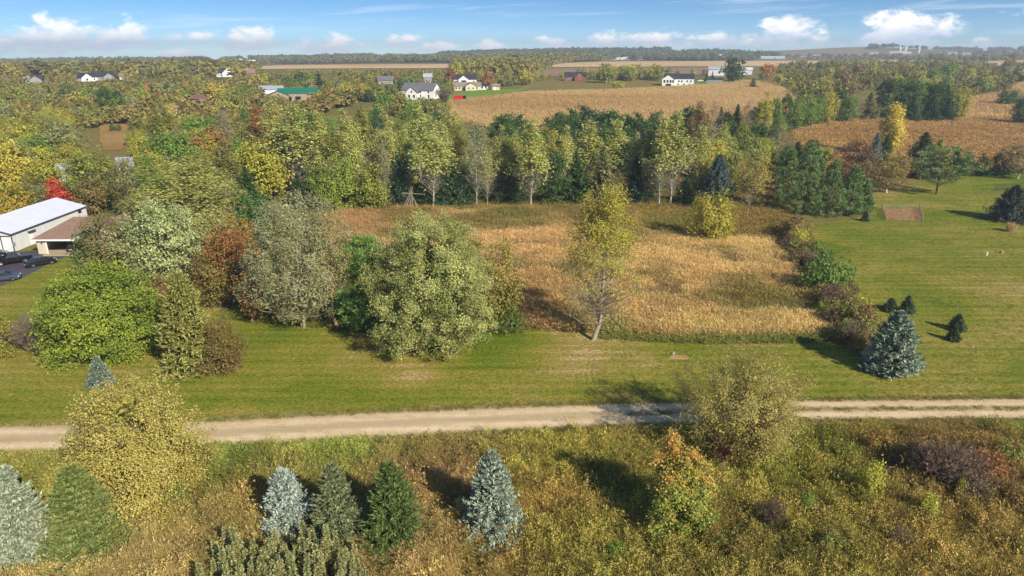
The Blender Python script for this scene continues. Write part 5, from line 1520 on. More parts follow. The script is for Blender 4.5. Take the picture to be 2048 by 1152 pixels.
# pines and single trees on the right
for i, (px, py, top, w_, lb) in enumerate([(1605, 428, 286, 92, 'tallest green pine of the clump beside the mown right lawn'), (1655, 432, 318, 84, 'green pine in the middle of the clump by the right lawn'), (1698, 430, 330, 66, 'green pine with upswept tufts right in the clump'),
                                             (1724, 428, 358, 40, 'smallest pine on the lawn side of the pine clump'), (1572, 405, 296, 70, 'dark pine at the back of the clump by the grassy track'), (1625, 400, 300, 70, 'half hidden pine behind the middle of the clump')]):
    x, y, z, H, rd = size(px, py, top, w_)
    hero(pine(140 + i, H, rd * .82, .02, 230, 44, .5, .10, 'cone', .15, .7, 0, 1.0, .40), 'red_pine', px, py, lb, 'pine', S(70, 102, 44), S(146, 166, 100), DARK_BARK, leaf=M_NEEDLE)
x, y, z, H, rd = size(1872, 388, 292, 116)
hero(pine(150, H, rd, .2, 150, 44, .6, .13, 'round', .24, .4, 2.0, .4, .65), 'spreading_pine', 1872, 388, 'spreading flat topped pine with bare trunk on the right lawn', 'pine', S(96, 118, 62), S(138, 150, 92), DARK_BARK, leaf=M_NEEDLE)
x, y, z, H, rd = size(1773, 386, 298, 82)
hero(broadleaf(151, H, rd, .22 * H, 'round', 90, .9, 4300, .36, None, .2, 1, .9), 'olive_tree', 1773, 386, 'round olive tree with pale trunk left of the spreading pine', 'tree', S(142, 124, 56), S(160, 138, 70), PALE_BARK)
x, y, z, H, rd = size(2035, 358, 285, 70)
hero(broadleaf(152, H, rd, .25 * H, 'round', 70, .9, 3600, .36, None, .2, 1, .9), 'olive_tree', 2035, 358, 'olive brown tree with pale trunk at the right picture edge', 'tree', S(138, 112, 52), S(150, 130, 64), PALE_BARK)
x, y, z, H, rd = size(1710, 352, 278, 84)
hero(broadleaf(153, H, rd, .1, 'round', 90, .9, 4600, .36, None, .14, 3, .9, spread=1.2), 'russet_tree', 1710, 352, 'russet brown round tree left of the yellow poplar', 'tree', S(130, 88, 56), S(112, 84, 56), DARK_BARK)
x, y, z, H, rd = size(1776, 318, 200, 62)
hero(broadleaf(154, H, rd, .10 * H, 'poplar', 110, .95, 6200, .5, None, .2, 4, 1.2, 0, None, 3, .3, spread=3.2, asc=1.6, hgap=.1), 'yellow_poplar', 1776, 318, 'golden yellow poplar with pale stems on the brown meadow edge', 'poplar', S(204, 180, 48), S(222, 204, 92), PALE_BARK)
x, y, z, H, rd = size(2020, 463, 438, 22)
og = thing('ornamental_grass', 'straw coloured clump of tall ornamental grass by the dark spruce', 'grass clump', (x, y, 0))
rr_ = np.random.default_rng(5); nbl = 500
bp_ = np.column_stack([rr_.normal(0, .28, nbl), rr_.normal(0, .28, nbl), np.zeros(nbl)])
V, F = kites(bp_, np.column_stack([bp_[:, :2] * .5 + rr_.normal(0, .10, (nbl, 2)), np.ones(nbl)]), rdir(rr_, nbl), rr_.uniform(1.2, 2.2, nbl), .05, .6)
q = link('blades', newmesh('blades', V, F, [M_LEAF], dict(v=rr_.random(nbl), r=rr_.random(nbl))), og); q.color = (*S(186, 158, 104), 1); q['tint'] = list(S(206, 180, 124))

# ------------------------------------------------------------------ kinds grown once and repeated
P = {}
P['poplar'] = [tree_data('poplar', broadleaf(200 + i, 19, 3.3, 3.4, 'poplar', 210, .62, 4200, .33, .20, .12, 1 + (i == 3), 1.35, .58, None, 6, .12, spread=1.0, asc=.95, limbr=.22, hgap=.08, wobble=.004)) for i in range(4)]
P['bare'] = [tree_data('bare', broadleaf(210 + i, 17, 3.6, 4.0, 'poplar', 150, .8, 1100, .32, None, .12, 1, 1.1, .3, None, 10, .15, asc=1.0, limbr=.22, wobble=.004)) for i in range(2)]
P['round'] = [tree_data('round', broadleaf(220 + i, 12, 5, 1.6, 'round', 110, 1.15, 4600, .5, None, .22, 1 + i % 3, .8, 0, None, 3, .45, spread=1.2)) for i in range(4)]
P['oval'] = [tree_data('oval', broadleaf(230 + i, 14, 4, 1.6, 'oval', 100, 1.05, 4400, .46, None, .2, 1 + i % 2, .9, 0, None, 3, .4, spread=1.)) for i in range(3)]
P['wind'] = [tree_data('wind', broadleaf(240 + i, 13, 5, 1.6, 'round', 110, 1.15, 4400, .62, .2, .2, 2, .9, 0, (-.8, 0, .2, .6), 3, .45, spread=1.2)) for i in range(2)]
P['low'] = [tree_data('low', broadleaf(250 + i, 4, 2.4, .1, 'low', 60, .6, 2200, .26, None, .07, 4, .85, 0, None, 4, .45, spread=.7)) for i in range(4)]
P['thicket'] = [tree_data('thicket', twigbush(260 + i, 3, 2.2, 200, 700, .2)) for i in range(2)]
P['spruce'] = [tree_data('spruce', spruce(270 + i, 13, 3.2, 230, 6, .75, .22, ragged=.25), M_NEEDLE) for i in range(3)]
P['pine'] = [tree_data('pine', pine(280 + i, 13, 3.6, .06, 90, 36, .8, .2, 'low', .18, .6, 0, .6, .8), M_NEEDLE) for i in range(3)]
P['cedar'] = [tree_data('cedar', broadleaf(290 + i, 6, 1.7, .1, 'low', 70, .6, 2600, .3, .12, .1, 1, 1.0, 0, (0, 0, .9, .5), 0, .5), M_NEEDLE) for i in range(2)]
# far kinds: fewer, larger leaves
P['round_far'] = [tree_data('round_far', broadleaf(300 + i, 12, 5.4, .9, 'round', 60, 1.5, 1100, 1.05, .8, .25, 1, .75, 0, None, 0, .5)) for i in range(4)]
P['oval_far'] = [tree_data('oval_far', broadleaf(310 + i, 14, 4, 1.0, 'oval', 50, 1.35, 950, .95, .7, .22, 1, .9, 0, None, 0, .45)) for i in range(3)]
P['spruce_far'] = [tree_data('spruce_far', spruce(320 + i, 13, 3.2, 90, 4, 1.3, .5, ragged=.25), M_NEEDLE) for i in range(2)]
P['poplar_far'] = [tree_data('poplar_far', broadleaf(330 + i, 18, 3.6, 3, 'poplar', 60, 1.2, 800, .85, .6, .24, 1, 1.1, 0, None, 2, .3, asc=1.4)) for i in range(2)]

AUTO = []      # (object, base label, px) of repeats whose labels are completed below
KINDNAME = dict(poplar='poplar_tree', bare='bare_tree', round='broadleaf_tree', oval='slender_tree', wind='windblown_tree', low='shrub', thicket='thicket_shrub', spruce='spruce_tree', pine='pine_tree', cedar='cedar_tree',
                round_far='broadleaf_tree', oval_far='slender_tree', spruce_far='spruce_tree', poplar_far='poplar_tree')
KINDCAT = dict(poplar='poplar', bare='bare tree', round='tree', oval='tree', wind='tree', low='shrub', thicket='shrub', spruce='spruce', pine='pine', cedar='cedar', round_far='tree', oval_far='tree', spruce_far='spruce', poplar_far='poplar')
PAL = {  # colour word: (main, second)
    'olive green': (S(118, 122, 48), S(152, 148, 70)), 'yellow green': (S(152, 152, 44), S(182, 172, 66)), 'golden yellow': (S(166, 152, 46), S(190, 176, 72)), 'mid green': (S(92, 122, 42), S(126, 146, 58)),
    'dark green': (S(58, 88, 40), S(88, 114, 54)), 'russet': (S(146, 100, 54), S(166, 122, 66)), 'brownish': (S(128, 104, 56), S(144, 120, 70)), 'grey green': (S(120, 124, 72), S(156, 154, 100)), 'orange': (S(198, 126, 48), S(206, 150, 66)),
    'deep red': (S(150, 56, 46), S(170, 84, 56)), 'pale green': (S(142, 148, 64), S(196, 192, 108)), 'grey brown': (S(140, 120, 88), S(156, 136, 100)), 'dark blue green': (S(52, 80, 56), S(78, 106, 76)), 'purple brown': (S(112, 80, 66), S(130, 98, 72)),
    'deep green': (S(64, 96, 46), S(96, 120, 58))}


for _k in ('olive green', 'yellow green', 'golden yellow', 'mid green', 'russet', 'brownish', 'grey green', 'pale green'):
    PAL[_k] = tuple(tuple(min(.75, q * 1.16) for q in c) for c in PAL[_k])


def vary(c, a=.12):
    k = 1 + random.uniform(-a, a)
    return tuple(max(0., q * k * (1 + random.uniform(-a, a) * .5)) for q in c)


def repeat(kind, colour, x, y, H, RAD, place, group, bark=None, label=None, z=None):
    pr_ = P[kind]; p = pr_[random.randrange(len(pr_))]
    c1, c2 = PAL[colour]
    nm = KINDNAME[kind]
    if bark is None: bark = {'poplar': S(176, 166, 146), 'bare': S(170, 160, 142), 'poplar_far': S(170, 160, 140), 'spruce': DARK_BARK, 'pine': DARK_BARK, 'spruce_far': DARK_BARK}.get(kind, GREY_BARK)
    o = plant(p, nm, x, y, H, RAD, vary(c1), vary(c2), bark, label or '', KINDCAT[kind], group, z=z, rot=None if kind != 'wind' else random.uniform(-.5, .5))
    if label is None:
        sz = 'tall' if H > 1.18 * p['H'] else 'small' if H < .72 * p['H'] else ''
        word = {'low': 'shrub', 'thicket': 'twiggy shrub', 'bare': 'bare pale stemmed tree', 'poplar': 'pale stemmed poplar', 'poplar_far': 'poplar', 'round': 'round tree', 'round_far': 'round tree', 'oval': 'slender tree', 'oval_far': 'slender tree', 'wind': 'windblown tree'}.get(kind, kind.split('_')[0])
        AUTO.append([o, ' '.join(w for w in (sz, colour, word) if w), place, proj(x, y, o.location.z)[0]])
    return o


def pxrepeat(kind, colour, px, py, top, w_, label, group, bark=None):
    x, y, z, H, rd = size(px, py, top, w_)
    return repeat(kind, colour, x, y, H, rd, '', group, bark, label)


# the row of pale stemmed poplars and what stands among it
GP = 'pale stemmed poplars behind the golden field'
for px, py, top, w_, k, c, lb in [
    (601, 396, 222, 120, 'poplar', 'pale green', 'tall multi stemmed poplar rising behind the grey willow'), (650, 398, 236, 70, 'poplar', 'pale green', 'poplar just right of the multi stemmed poplar behind the willow'),
    (866, 416, 250, 104, 'poplar', 'pale green', 'forked white stemmed poplar right of the branch tepee'), (954, 418, 252, 82, 'bare', 'grey green', 'nearly leafless poplar with straight white trunk'), (975, 418, 292, 44, 'bare', 'pale green', 'slim poplar directly right of the nearly leafless one'),
    (1062, 420, 234, 96, 'poplar', 'pale green', 'shapely poplar with white trunk, behind and left of the tall thin tree'), (1172, 392, 236, 88, 'poplar', 'pale green', 'poplar rising behind the head of the tall thin tree'), (1228, 392, 240, 92, 'poplar', 'pale green', 'poplar right behind the head of the tall thin tree'),
    (1268, 396, 262, 48, 'poplar', 'pale green', 'narrow poplar between the tall thin tree and the twin poplars'), (1318, 412, 232, 78, 'poplar', 'pale green', 'left of the twin poplars at the back of the field'), (1340, 412, 226, 96, 'poplar', 'pale green', 'right of the twin poplars at the back of the field'),
    (772, 412, 290, 40, 'bare', 'grey green', 'thin bare poplar left of the narrow spruce'), (1554, 330, 252, 56, 'bare', 'grey green', 'leafless white limbed tree above the pine clump'), (462, 350, 214, 54, 'bare', 'grey brown', 'bare pale stemmed tree above the great windblown willow'),
    (330, 352, 226, 66, 'poplar', 'olive green', 'pale branched poplar left above the great windblown willow'), (345, 345, 220, 60, 'poplar', 'olive green', 'second pale branched poplar above the great windblown willow'), (560, 372, 214, 80, 'poplar', 'pale green', 'leafy poplar left of the multi stemmed poplar'),
    (528, 352, 222, 66, 'poplar', 'russet', 'russet leaved poplar above the dark green tree'), (700, 372, 232, 70, 'poplar', 'pale green', 'leafy poplar behind the two leafy yellow green trees'), (730, 366, 222, 66, 'poplar', 'olive green', 'olive poplar behind the left side of the narrow spruce'),
    (842, 372, 212, 70, 'poplar', 'pale green', 'tall leafy poplar below the big white farmhouse'), (905, 366, 222, 60, 'poplar', 'pale green', 'leafy poplar below the red trailer'), (800, 372, 240, 58, 'poplar', 'olive green', 'olive poplar left of the tall leafy one below the farmhouse'),
    (1105, 390, 262, 64, 'poplar', 'yellow green', 'yellow green poplar right of the shapely white trunked one'), (1395, 380, 252, 62, 'poplar', 'pale green', 'poplar just left of the dense dark blue spruce'), (1440, 352, 248, 58, 'poplar', 'pale green', 'poplar above the dense dark blue spruce'), (1390, 330, 206, 60, 'poplar', 'brownish', 'brownish poplar at the near edge of the corn field'),
    (1420, 322, 200, 60, 'bare', 'grey brown', 'bare topped poplar by the corn field edge'), (1520, 302, 186, 46, 'poplar', 'golden yellow', 'golden poplar by the right end of the corn field')]:
    pxrepeat(k, c, px, py, top - (20 if px < 960 else 6), w_ * .9, lb, GP)
for px, py, top, w_, lb in [(580, 380, 226, 46, 'slim poplar between the leafy poplar and the multi stemmed one'), (622, 392, 240, 48, 'slim poplar behind the multi stemmed poplar'), (676, 398, 244, 50, 'slim poplar above the leafy yellow green tree'), (716, 400, 250, 46, 'slim poplar above the gap between two leafy trees'), (786, 404, 236, 48, 'slim tall poplar left of the branch tepee'), (816, 402, 244, 50, 'slim tall poplar above the branch tepee'),
                            (892, 404, 238, 48, 'slim poplar between forked and leafless poplars'), (926, 402, 244, 44, 'slim leafy poplar left of the nearly leafless one'), (1004, 406, 246, 50, 'slim leafy poplar right of the nearly leafless one'), (1030, 404, 254, 44, 'slim poplar left of the shapely white trunked one'), (1090, 404, 248, 46, 'slim poplar right behind the shapely white trunked one'), (1128, 402, 246, 44, 'slim poplar left of the tall thin tree'),
                            (1292, 404, 252, 40, 'slim poplar left of the twin poplars')]:
    pxrepeat('poplar', random.choice(['pale green', 'pale green', 'olive green']), px, py, top, w_ * 1.1, lb, GP)
GE_ = 'evergreens behind the golden field'
for px, py, top, w_, k, c, lb in [
    (1105, 406, 296, 80, 'pine', 'deep green', 'dark pine right of the shapely white trunked poplar'), (1150, 402, 300, 70, 'spruce', 'dark green', 'dark spruce left behind the head of the tall thin tree'), (1205, 402, 290, 66, 'spruce', 'grey green', 'grey needled spruce behind the head of the tall thin tree'),
    (1268, 404, 310, 60, 'spruce', 'dark blue green', 'dark spruce right of the tall thin tree'), (1370, 408, 352, 50, 'spruce', 'dark green', 'small dark spruce left of the round yellow green bush'), (1010, 404, 330, 60, 'pine', 'deep green', 'dark pine behind the slim poplar'),
    (850, 410, 340, 50, 'spruce', 'dark green', 'small dark spruce under the forked poplar'), (940, 404, 326, 60, 'pine', 'dark green', 'dark pine behind the nearly leafless poplar'), (1038, 405, 345, 48, 'cedar', 'dark green', 'dark cedar left of the shapely poplar'), (1300, 400, 330, 54, 'pine', 'dark green', 'dark pine behind the twin poplars'),
    (500, 420, 330, 60, 'spruce', 'deep green', 'green spruce above the orange maple top'), (600, 415, 345, 50, 'spruce', 'dark green', 'dark spruce behind the grey willow')]:
    pxrepeat(k, c, px, py, top, w_, lb, GE_)
# dark pine plantation behind
GPP = 'dark pines of the plantation by the corn field'
for px, py, top in [(995, 330, 226), (1018, 322, 220), (1040, 326, 222), (1095, 334, 226), (1118, 326, 216), (1138, 322, 208), (1160, 316, 204), (1180, 322, 212), (1200, 318, 214), (1222, 322, 218), (1244, 322, 222), (1268, 326, 216), (1290, 332, 232), (1312, 330, 214), (1120, 346, 248), (1160, 344, 244), (1205, 344, 246), (1250, 342, 250), (1296, 348, 258), (1345, 326, 222), (1372, 318, 206), (1060, 342, 252), (1020, 342, 250)]:
    x, y, z, H, rd = size(px + random.uniform(-4, 4), py, top + random.uniform(-3, 3), random.uniform(58, 78))
    repeat('pine', random.choice(['dark blue green', 'deep green', 'dark green']), x, y, H, rd, 'in the plantation behind the poplar row', GPP)
for px, py, top, w_, c in [(1022, 372, 268, 64, 'yellow green'), (1085, 372, 262, 60, 'mid green'), (1130, 376, 284, 50, 'mid green'), (1460, 388, 296, 50, 'olive green'), (1430, 358, 284, 50, 'yellow green'), (1500, 352, 268, 60, 'olive green'), (1525, 345, 272, 46, 'yellow green')]:
    x, y, z, H, rd = size(px, py, top, w_)
    repeat('round', c, x, y, H, rd, 'between the poplar row and the dark pines', 'leafy trees between poplars and pines')
# right hand belts: the two dark evergreen blocks and their edges
GR_ = 'evergreens of the right hand belts'
for px, py, top, k, c in [(1468, 292, 206, 'spruce', 'dark green'), (1490, 290, 198, 'bare', 'grey brown'), (1510, 290, 200, 'pine', 'deep green'), (1545, 276, 190, 'pine', 'mid green'), (1565, 268, 184, 'pine', 'deep green'), (1590, 262, 190, 'oval', 'mid green'), (1612, 258, 184, 'round', 'mid green'), (1634, 252, 182, 'oval', 'mid green'), (1655, 250, 180, 'round', 'yellow green'), (1675, 246, 176, 'pine', 'deep green'), (1695, 246, 186, 'round', 'mid green'), (1450, 300, 218, 'pine', 'dark green'), (1535, 290, 214, 'pine', 'dark green'), (1480, 318, 236, 'oval', 'olive green'), (1515, 318, 240, 'pine', 'deep green'), (1435, 300, 212, 'spruce', 'dark green'), (1408, 312, 226, 'spruce', 'dark green'),
                          (1715, 242, 188, 'bare', 'grey brown'), (1735, 240, 182, 'spruce', 'grey green'), (1760, 232, 156, 'pine', 'dark green'), (1778, 234, 152, 'pine', 'deep green'), (1796, 232, 150, 'pine', 'mid green'), (1812, 236, 154, 'pine', 'deep green'), (1830, 236, 156, 'pine', 'mid green'), (1848, 236, 160, 'pine', 'deep green'), (1866, 238, 162, 'pine', 'dark green'), (1884, 238, 166, 'spruce', 'deep green'), (1900, 238, 170, 'round', 'olive green'), (1918, 238, 172, 'round', 'yellow green'), (1820, 244, 186, 'spruce', 'deep green'), (1858, 244, 190, 'spruce', 'dark green'), (1890, 243, 194, 'spruce', 'deep green'), (1786, 242, 190, 'spruce', 'dark green'),
                          (2040, 250, 190, 'round', 'dark green'), (2012, 212, 172, 'low', 'dark green'), (2030, 208, 176, 'low', 'grey green')]:
    x, y, z, H, rd = size(px, py, top, random.uniform(34, 50))
    repeat(k, c, x, y, H, rd, 'in the belt left of the brown meadow' if px < 1710 else 'in the dark block above the brown meadow' if px < 1950 else 'at the right edge by the far corn', GR_)
# dark edge shrubs and trees at the back of the right lawn and round the pine clump
for px, py, top, w_, k, c, lb in [(1836, 352, 262, 90, 'spruce', 'deep green', 'dark conifer behind the spreading pine, left side'), (1868, 350, 276, 60, 'spruce', 'yellow green', 'yellowish conifer behind the spreading pine'), (1905, 350, 292, 40, 'spruce', 'dark green', 'dark conifer just right behind the spreading pine'), (1928, 350, 300, 34, 'cedar', 'dark green', 'low dark cedar right of the spreading pine'),
                                  (1958, 350, 305, 44, 'cedar', 'dark green', 'broad dark cedar at the back edge of the right lawn'), (1995, 350, 296, 40, 'cedar', 'deep green', 'tall dark cedar at the back edge of the right lawn'), (2018, 350, 302, 30, 'cedar', 'dark green', 'last dark cedar before the right edge olive tree'), (1690, 372, 330, 50, 'low', 'brownish', 'brown shrub at the back of the pine clump'),
                                  (1730, 360, 318, 44, 'low', 'brownish', 'brown shrub below the russet tree'), (1590, 338, 282, 60, 'spruce', 'dark green', 'dark spruce behind the tallest pine of the clump'), (1618, 330, 276, 50, 'pine', 'deep green', 'dark pine rising behind the pine clump'), (1655, 326, 288, 40, 'round', 'brownish', 'brown green tree above the pine clump'), (1570, 350, 286, 40, 'cedar', 'dark green', 'dark cedar by the grassy track'),
                                  (1765, 330, 268, 40, 'spruce', 'dark green', 'dark spruce at the foot of the golden poplar'), (1640, 340, 290, 40, 'round', 'yellow green', 'yellow green tree at the back of the pine clump'), (1800, 352, 310, 40, 'low', 'brownish', 'tan shrub right below the golden poplar')]:
    pxrepeat(k, c, px, py, top, w_, lb, 'trees at the back of the right lawn')

# the hedge between golden field and right lawn
GH = 'shrubs of the hedge beside the right lawn'
for i, (px, py, top, w_, k, c, lb) in enumerate([(1580, 470, 432, 44, 'low', 'brownish', 'tan shrub at the top of the hedge by the pines'), (1598, 492, 452, 40, 'low', 'yellow green', 'yellowish shrub second from the top of the hedge'), (1578, 500, 470, 30, 'thicket', 'purple brown', 'purplish twiggy shrub near the top of the hedge'), (1612, 520, 478, 36, 'low', 'brownish', 'brown shrub above the large dark green hedge bush'),
                                                (1650, 588, 502, 92, 'low', 'mid green', 'large dark green bush in the middle of the hedge'), (1640, 560, 500, 50, 'low', 'dark green', 'smaller dark bush touching the large hedge bush'), (1665, 628, 570, 56, 'thicket', 'purple brown', 'purple brown twiggy shrub below the large hedge bush'), (1690, 640, 585, 50, 'low', 'brownish', 'broad brown shrub in the lower hedge'),
                                                (1705, 668, 600, 60, 'low', 'olive green', 'olive shrub in the lower hedge'), (1722, 672, 606, 46, 'low', 'brownish', 'brown shrub beside the young dark spruces'), (1700, 690, 640, 54, 'thicket', 'grey brown', 'grey twiggy shrub at the bottom of the hedge'), (1735, 690, 632, 44, 'low', 'olive green', 'olive shrub against the big blue spruce'), (1672, 660, 610, 46, 'thicket', 'brownish', 'brown twiggy shrub at the golden field corner'),
                                                (1625, 545, 505, 36, 'thicket', 'grey brown', 'grey twigs left of the large hedge bush'), (1604, 462, 436, 40, 'low', 'olive green', 'olive shrub at the lawn corner by the pines'), (1690, 600, 560, 40, 'thicket', 'purple brown', 'dark purplish twigs right of the large hedge bush')]):
    pxrepeat(k, c, px, py, top - 4, w_ * 1.25, lb, GH)
for px, py, k, c, lb in [(1588, 482, 'low', 'brownish', 'tan shrub between the first two hedge shrubs'), (1592, 515, 'low', 'olive green', 'olive shrub left above the large hedge bush'), (1602, 535, 'thicket', 'brownish', 'brown twigs on the field side above the large hedge bush'), (1620, 575, 'low', 'brownish', 'tan shrub on the field side of the large hedge bush'), (1640, 610, 'low', 'brownish', 'brown shrub on the field side below the large hedge bush'),
                         (1655, 640, 'low', 'olive green', 'olive shrub on the field side of the lower hedge'), (1682, 615, 'low', 'olive green', 'olive shrub on the lawn side below the large hedge bush'), (1690, 680, 'low', 'olive green', 'low olive shrub at the foot of the hedge'), (1716, 640, 'low', 'yellow green', 'yellowish shrub on the lawn side near the young spruces'), (1742, 668, 'low', 'brownish', 'brown shrub touching the tip of the big blue spruce'), (1718, 705, 'low', 'brownish', 'brown shrub in the shade behind the big blue spruce'), (1632, 528, 'low', 'mid green', 'green shrub on top of the large hedge bush')]:
    pxrepeat(k, c, px, py, py - random.uniform(44, 58), random.uniform(48, 64), lb, GH)

# meadow shrubs and brambles right of the maple, and saplings at the bottom edge
GM = 'shrubs in the meadow'
for px, py, top, w_, k, c, lb in [(1900, 975, 880, 150, 'thicket', 'purple brown', 'wide purple brown bramble thicket at the right of the meadow'), (1848, 962, 888, 80, 'thicket', 'purple brown', 'purple brown twigs left against the wide bramble thicket'), (1938, 1008, 945, 80, 'thicket', 'grey brown', 'grey twigs in front right of the wide bramble thicket'), (1960, 960, 890, 90, 'low', 'russet', 'russet bramble right of the purple brown thicket'), (1830, 935, 872, 80, 'low', 'brownish', 'brown bramble left above the purple brown thicket'), (1915, 1010, 952, 30, 'low', 'yellow green', 'single bright green sapling in front of the purple thicket'),
                                  (1735, 1000, 912, 60, 'low', 'yellow green', 'yellow leaved shrub left of the purple thicket'), (1755, 900, 866, 60, 'low', 'russet', 'reddish shrub by the drive verge'), (1690, 930, 880, 60, 'low', 'olive green', 'olive shrub right of the thin tree'), (1440, 930, 885, 50, 'thicket', 'deep red', 'dark red twiggy shrub under the thin tree'), (1540, 1060, 990, 60, 'thicket', 'purple brown', 'small dark thicket right of the young maple'),
                                  (1610, 1030, 975, 36, 'low', 'mid green', 'small bright green shrub in the middle of the right meadow'), (1850, 1040, 985, 60, 'low', 'yellow green', 'yellowish shrub in front of the purple thicket'), (2010, 930, 870, 70, 'low', 'olive green', 'olive shrub at the right edge by the drive'), (2020, 1020, 960, 60, 'low', 'brownish', 'brown shrub at the right edge of the meadow'), (400, 985, 945, 46, 'low', 'yellow green', 'yellow sucker shrub right of the big yellowing tree'),
                                  (355, 1020, 962, 60, 'low', 'mid green', 'green undergrowth shrub below the big yellowing tree'), (1420, 1080, 1020, 40, 'low', 'brownish', 'brown shrub at the foot of the young maple'), (1660, 1110, 1060, 60, 'low', 'olive green', 'olive shrub low in the right meadow'), (1800, 1100, 1050, 60, 'thicket', 'brownish', 'brown twiggy shrub low in the right meadow'), (1230, 1120, 1080, 50, 'low', 'mid green', 'green shrub left below the young maple')]:
    pxrepeat(k, c, px, py, top, w_, lb, GM)


def sapling(seed, H=3.4):
    r = np.random.default_rng(seed)
    n = 420; t = r.random(n) ** .8
    a = r.random(n) * 6.283
    rd_ = (.10 + .36 * (1 - t)) * r.uniform(.3, 1, n)
    pos = np.column_stack([np.cos(a) * rd_, np.sin(a) * rd_, .3 + t * (H - .4)])
    V, F = kites(pos, np.column_stack([np.cos(a), np.sin(a), r.normal(.3, .5, n)]), rdir(r, n) + np.array([0, 0, .7]), r.uniform(.10, .19, n), .10)
    nb = 12; tb = np.linspace(.15, .8, nb); ab = r.random(nb) * 6.28
    b0 = np.column_stack([np.zeros(nb), np.zeros(nb), tb * H]); b1 = b0 + np.column_stack([np.cos(ab) * .3, np.sin(ab) * .3, np.full(nb, .45)])
    TV, TF = cat_vf([sticks([[0, 0, -.1]], [[0, 0, H]], .03, .008, 5), sticks(b0, b1, .010, .004, 3)])
    return (V, F, r.random(n), r.random(n)), (TV, TF)


P['sapling'] = [tree_data('sapling', sapling(340 + i)) for i in range(4)]
KINDNAME['sapling'] = 'poplar_sapling'; KINDCAT['sapling'] = 'sapling'
PAL['sap'] = (S(118, 122, 58), S(190, 188, 132))
rs = random.Random(3)
for i in range(150):
    px = rs.uniform(395, 745); py = rs.choice([rs.uniform(1112, 1190), rs.uniform(1150, 1262)])
    if (px < 430 or px > 720) and py < 1180: continue
    if abs(px - 500) < 40 and py < 1130: continue
    x, y, z = G(px, py)
    H = rs.uniform(2.3, 3.4) * (1.0 if 450 < px < 700 else .8)
    repeat('sapling', 'sap', x, y, H, H * .15, '', 'poplar saplings in the thicket at the bottom edge', label='upright grey green poplar sapling in the dense thicket below the pale and dull green spruces')

# ------------------------------------------------------------------ woods filled tree by tree
LAND = [(610, 190, 'the green roofed barn'), (840, 188, 'the big white farmhouse'), (930, 160, 'the white house with dark garage'), (1150, 155, 'the brick house'), (1357, 165, 'the long white house'), (1430, 158, 'the low black roofed shed'), (190, 158, 'the houses on the left slope'), (470, 150, 'the white gabled house'),
        (395, 210, 'the rust brown cabin'), (100, 430, 'the white shed'), (395, 400, 'the great windblown willow'), (258, 365, 'the white house end'), (1776, 260, 'the golden yellow poplar'), (1840, 200, 'the dark evergreen block'), (1630, 215, 'the evergreen belt'), (545, 185, 'the white metal shed'), (337, 232, 'the tan shed'), (70, 162, 'the far left houses'), (1060, 300, 'the dark pine plantation'),
        (1800, 108, 'the dairy barn silos'), (770, 165, 'the grey roofed house'), (1240, 215, 'the corn field'), (650, 310, 'the multi stemmed poplar')]


def placeword(px, py):
    best = min(LAND, key=lambda l: (l[0] - px) ** 2 + (2.5 * (l[1] - py)) ** 2)
    dx = px - best[0]; dy = py - best[1]
    if abs(dx) > 2.2 * abs(dy): rel = ('right of' if dx > 0 else 'left of') if abs(dx) < 60 else ('well right of' if dx > 0 else 'well left of')
    elif abs(dx) < 25: rel = 'behind' if dy < 0 else 'in front of'
    else: rel = ('behind and ' if dy < 0 else 'in front and ') + ('right of' if dx > 0 else 'left of')
    return rel + ' ' + best[2]


def fill(polypx, n, spacing, kinds, colours, hr, toprange, group, seed, wr=(.38, .5), aim=None):
    """dart-throw trees of mixed kinds into a ground outline; heights follow the skyline the photograph shows"""
    r = random.Random(seed)
    poly = pxpoly(polypx)
    xs = [p[0] for p in poly]; ys = [p[1] for p in poly]
    placed = 0; tries = 0
    near = [(t[0], t[1], t[4]) for t in TREES]
    while placed < n and tries < n * 60:
        tries += 1
        x = r.uniform(min(xs), max(xs)); y = r.uniform(min(ys), max(ys))
        if not inpoly(np.array([x]), np.array([y]), poly)[0]: continue
        z = float(terrain(x, y))
        H = r.uniform(*hr)
        px, py, d = proj(x, y, z)
        top = r.uniform(*toprange(px)) if toprange else -999
        H = min(H, height_for(x, y, top) - z)
        if H < hr[0] * .45: continue
        rad = H * r.uniform(*wr)
        if any((x - a) ** 2 + (y - b) ** 2 < (spacing * .5 + .35 * (c + rad)) ** 2 * (.45 if c < rad * .6 else .8) for a, b, c in near): continue
        if any((x - a) ** 2 + (y - b) ** 2 < (c + rad * .6) ** 2 for a, b, c in BLD): continue
        pt = proj(x, y, z + H)[1]; hw = rad * FPX / d
        if any(px + hw > c[0] and px - hw < c[1] and pt < c[3] and py > c[2] and y < c[4] + 2 for c in CLEAR):
            continue
        if any(inpoly(np.array([x]), np.array([y]), f)[0] for f in (CORN, CORN2, BROWN, FIELD)): continue
        k = r.choices([q[0] for q in kinds], [q[1] for q in kinds])[0]
        cl_ = colours(px, r) if callable(colours) else r.choices([q[0] for q in colours], [q[1] for q in colours])[0]
        if k.startswith(('spruce', 'pine')): cl_ = r.choice(['dark green', 'deep green', 'dark blue green'])
        repeat(k, cl_, x, y, H, rad * (.62 if k.startswith(('poplar', 'oval', 'bare')) else .6 if k.startswith(('spruce', 'pine')) else 1), placeword(px, py - (py - pt) * .6), group)
        near.append((x, y, rad)); placed += 1
    return placed


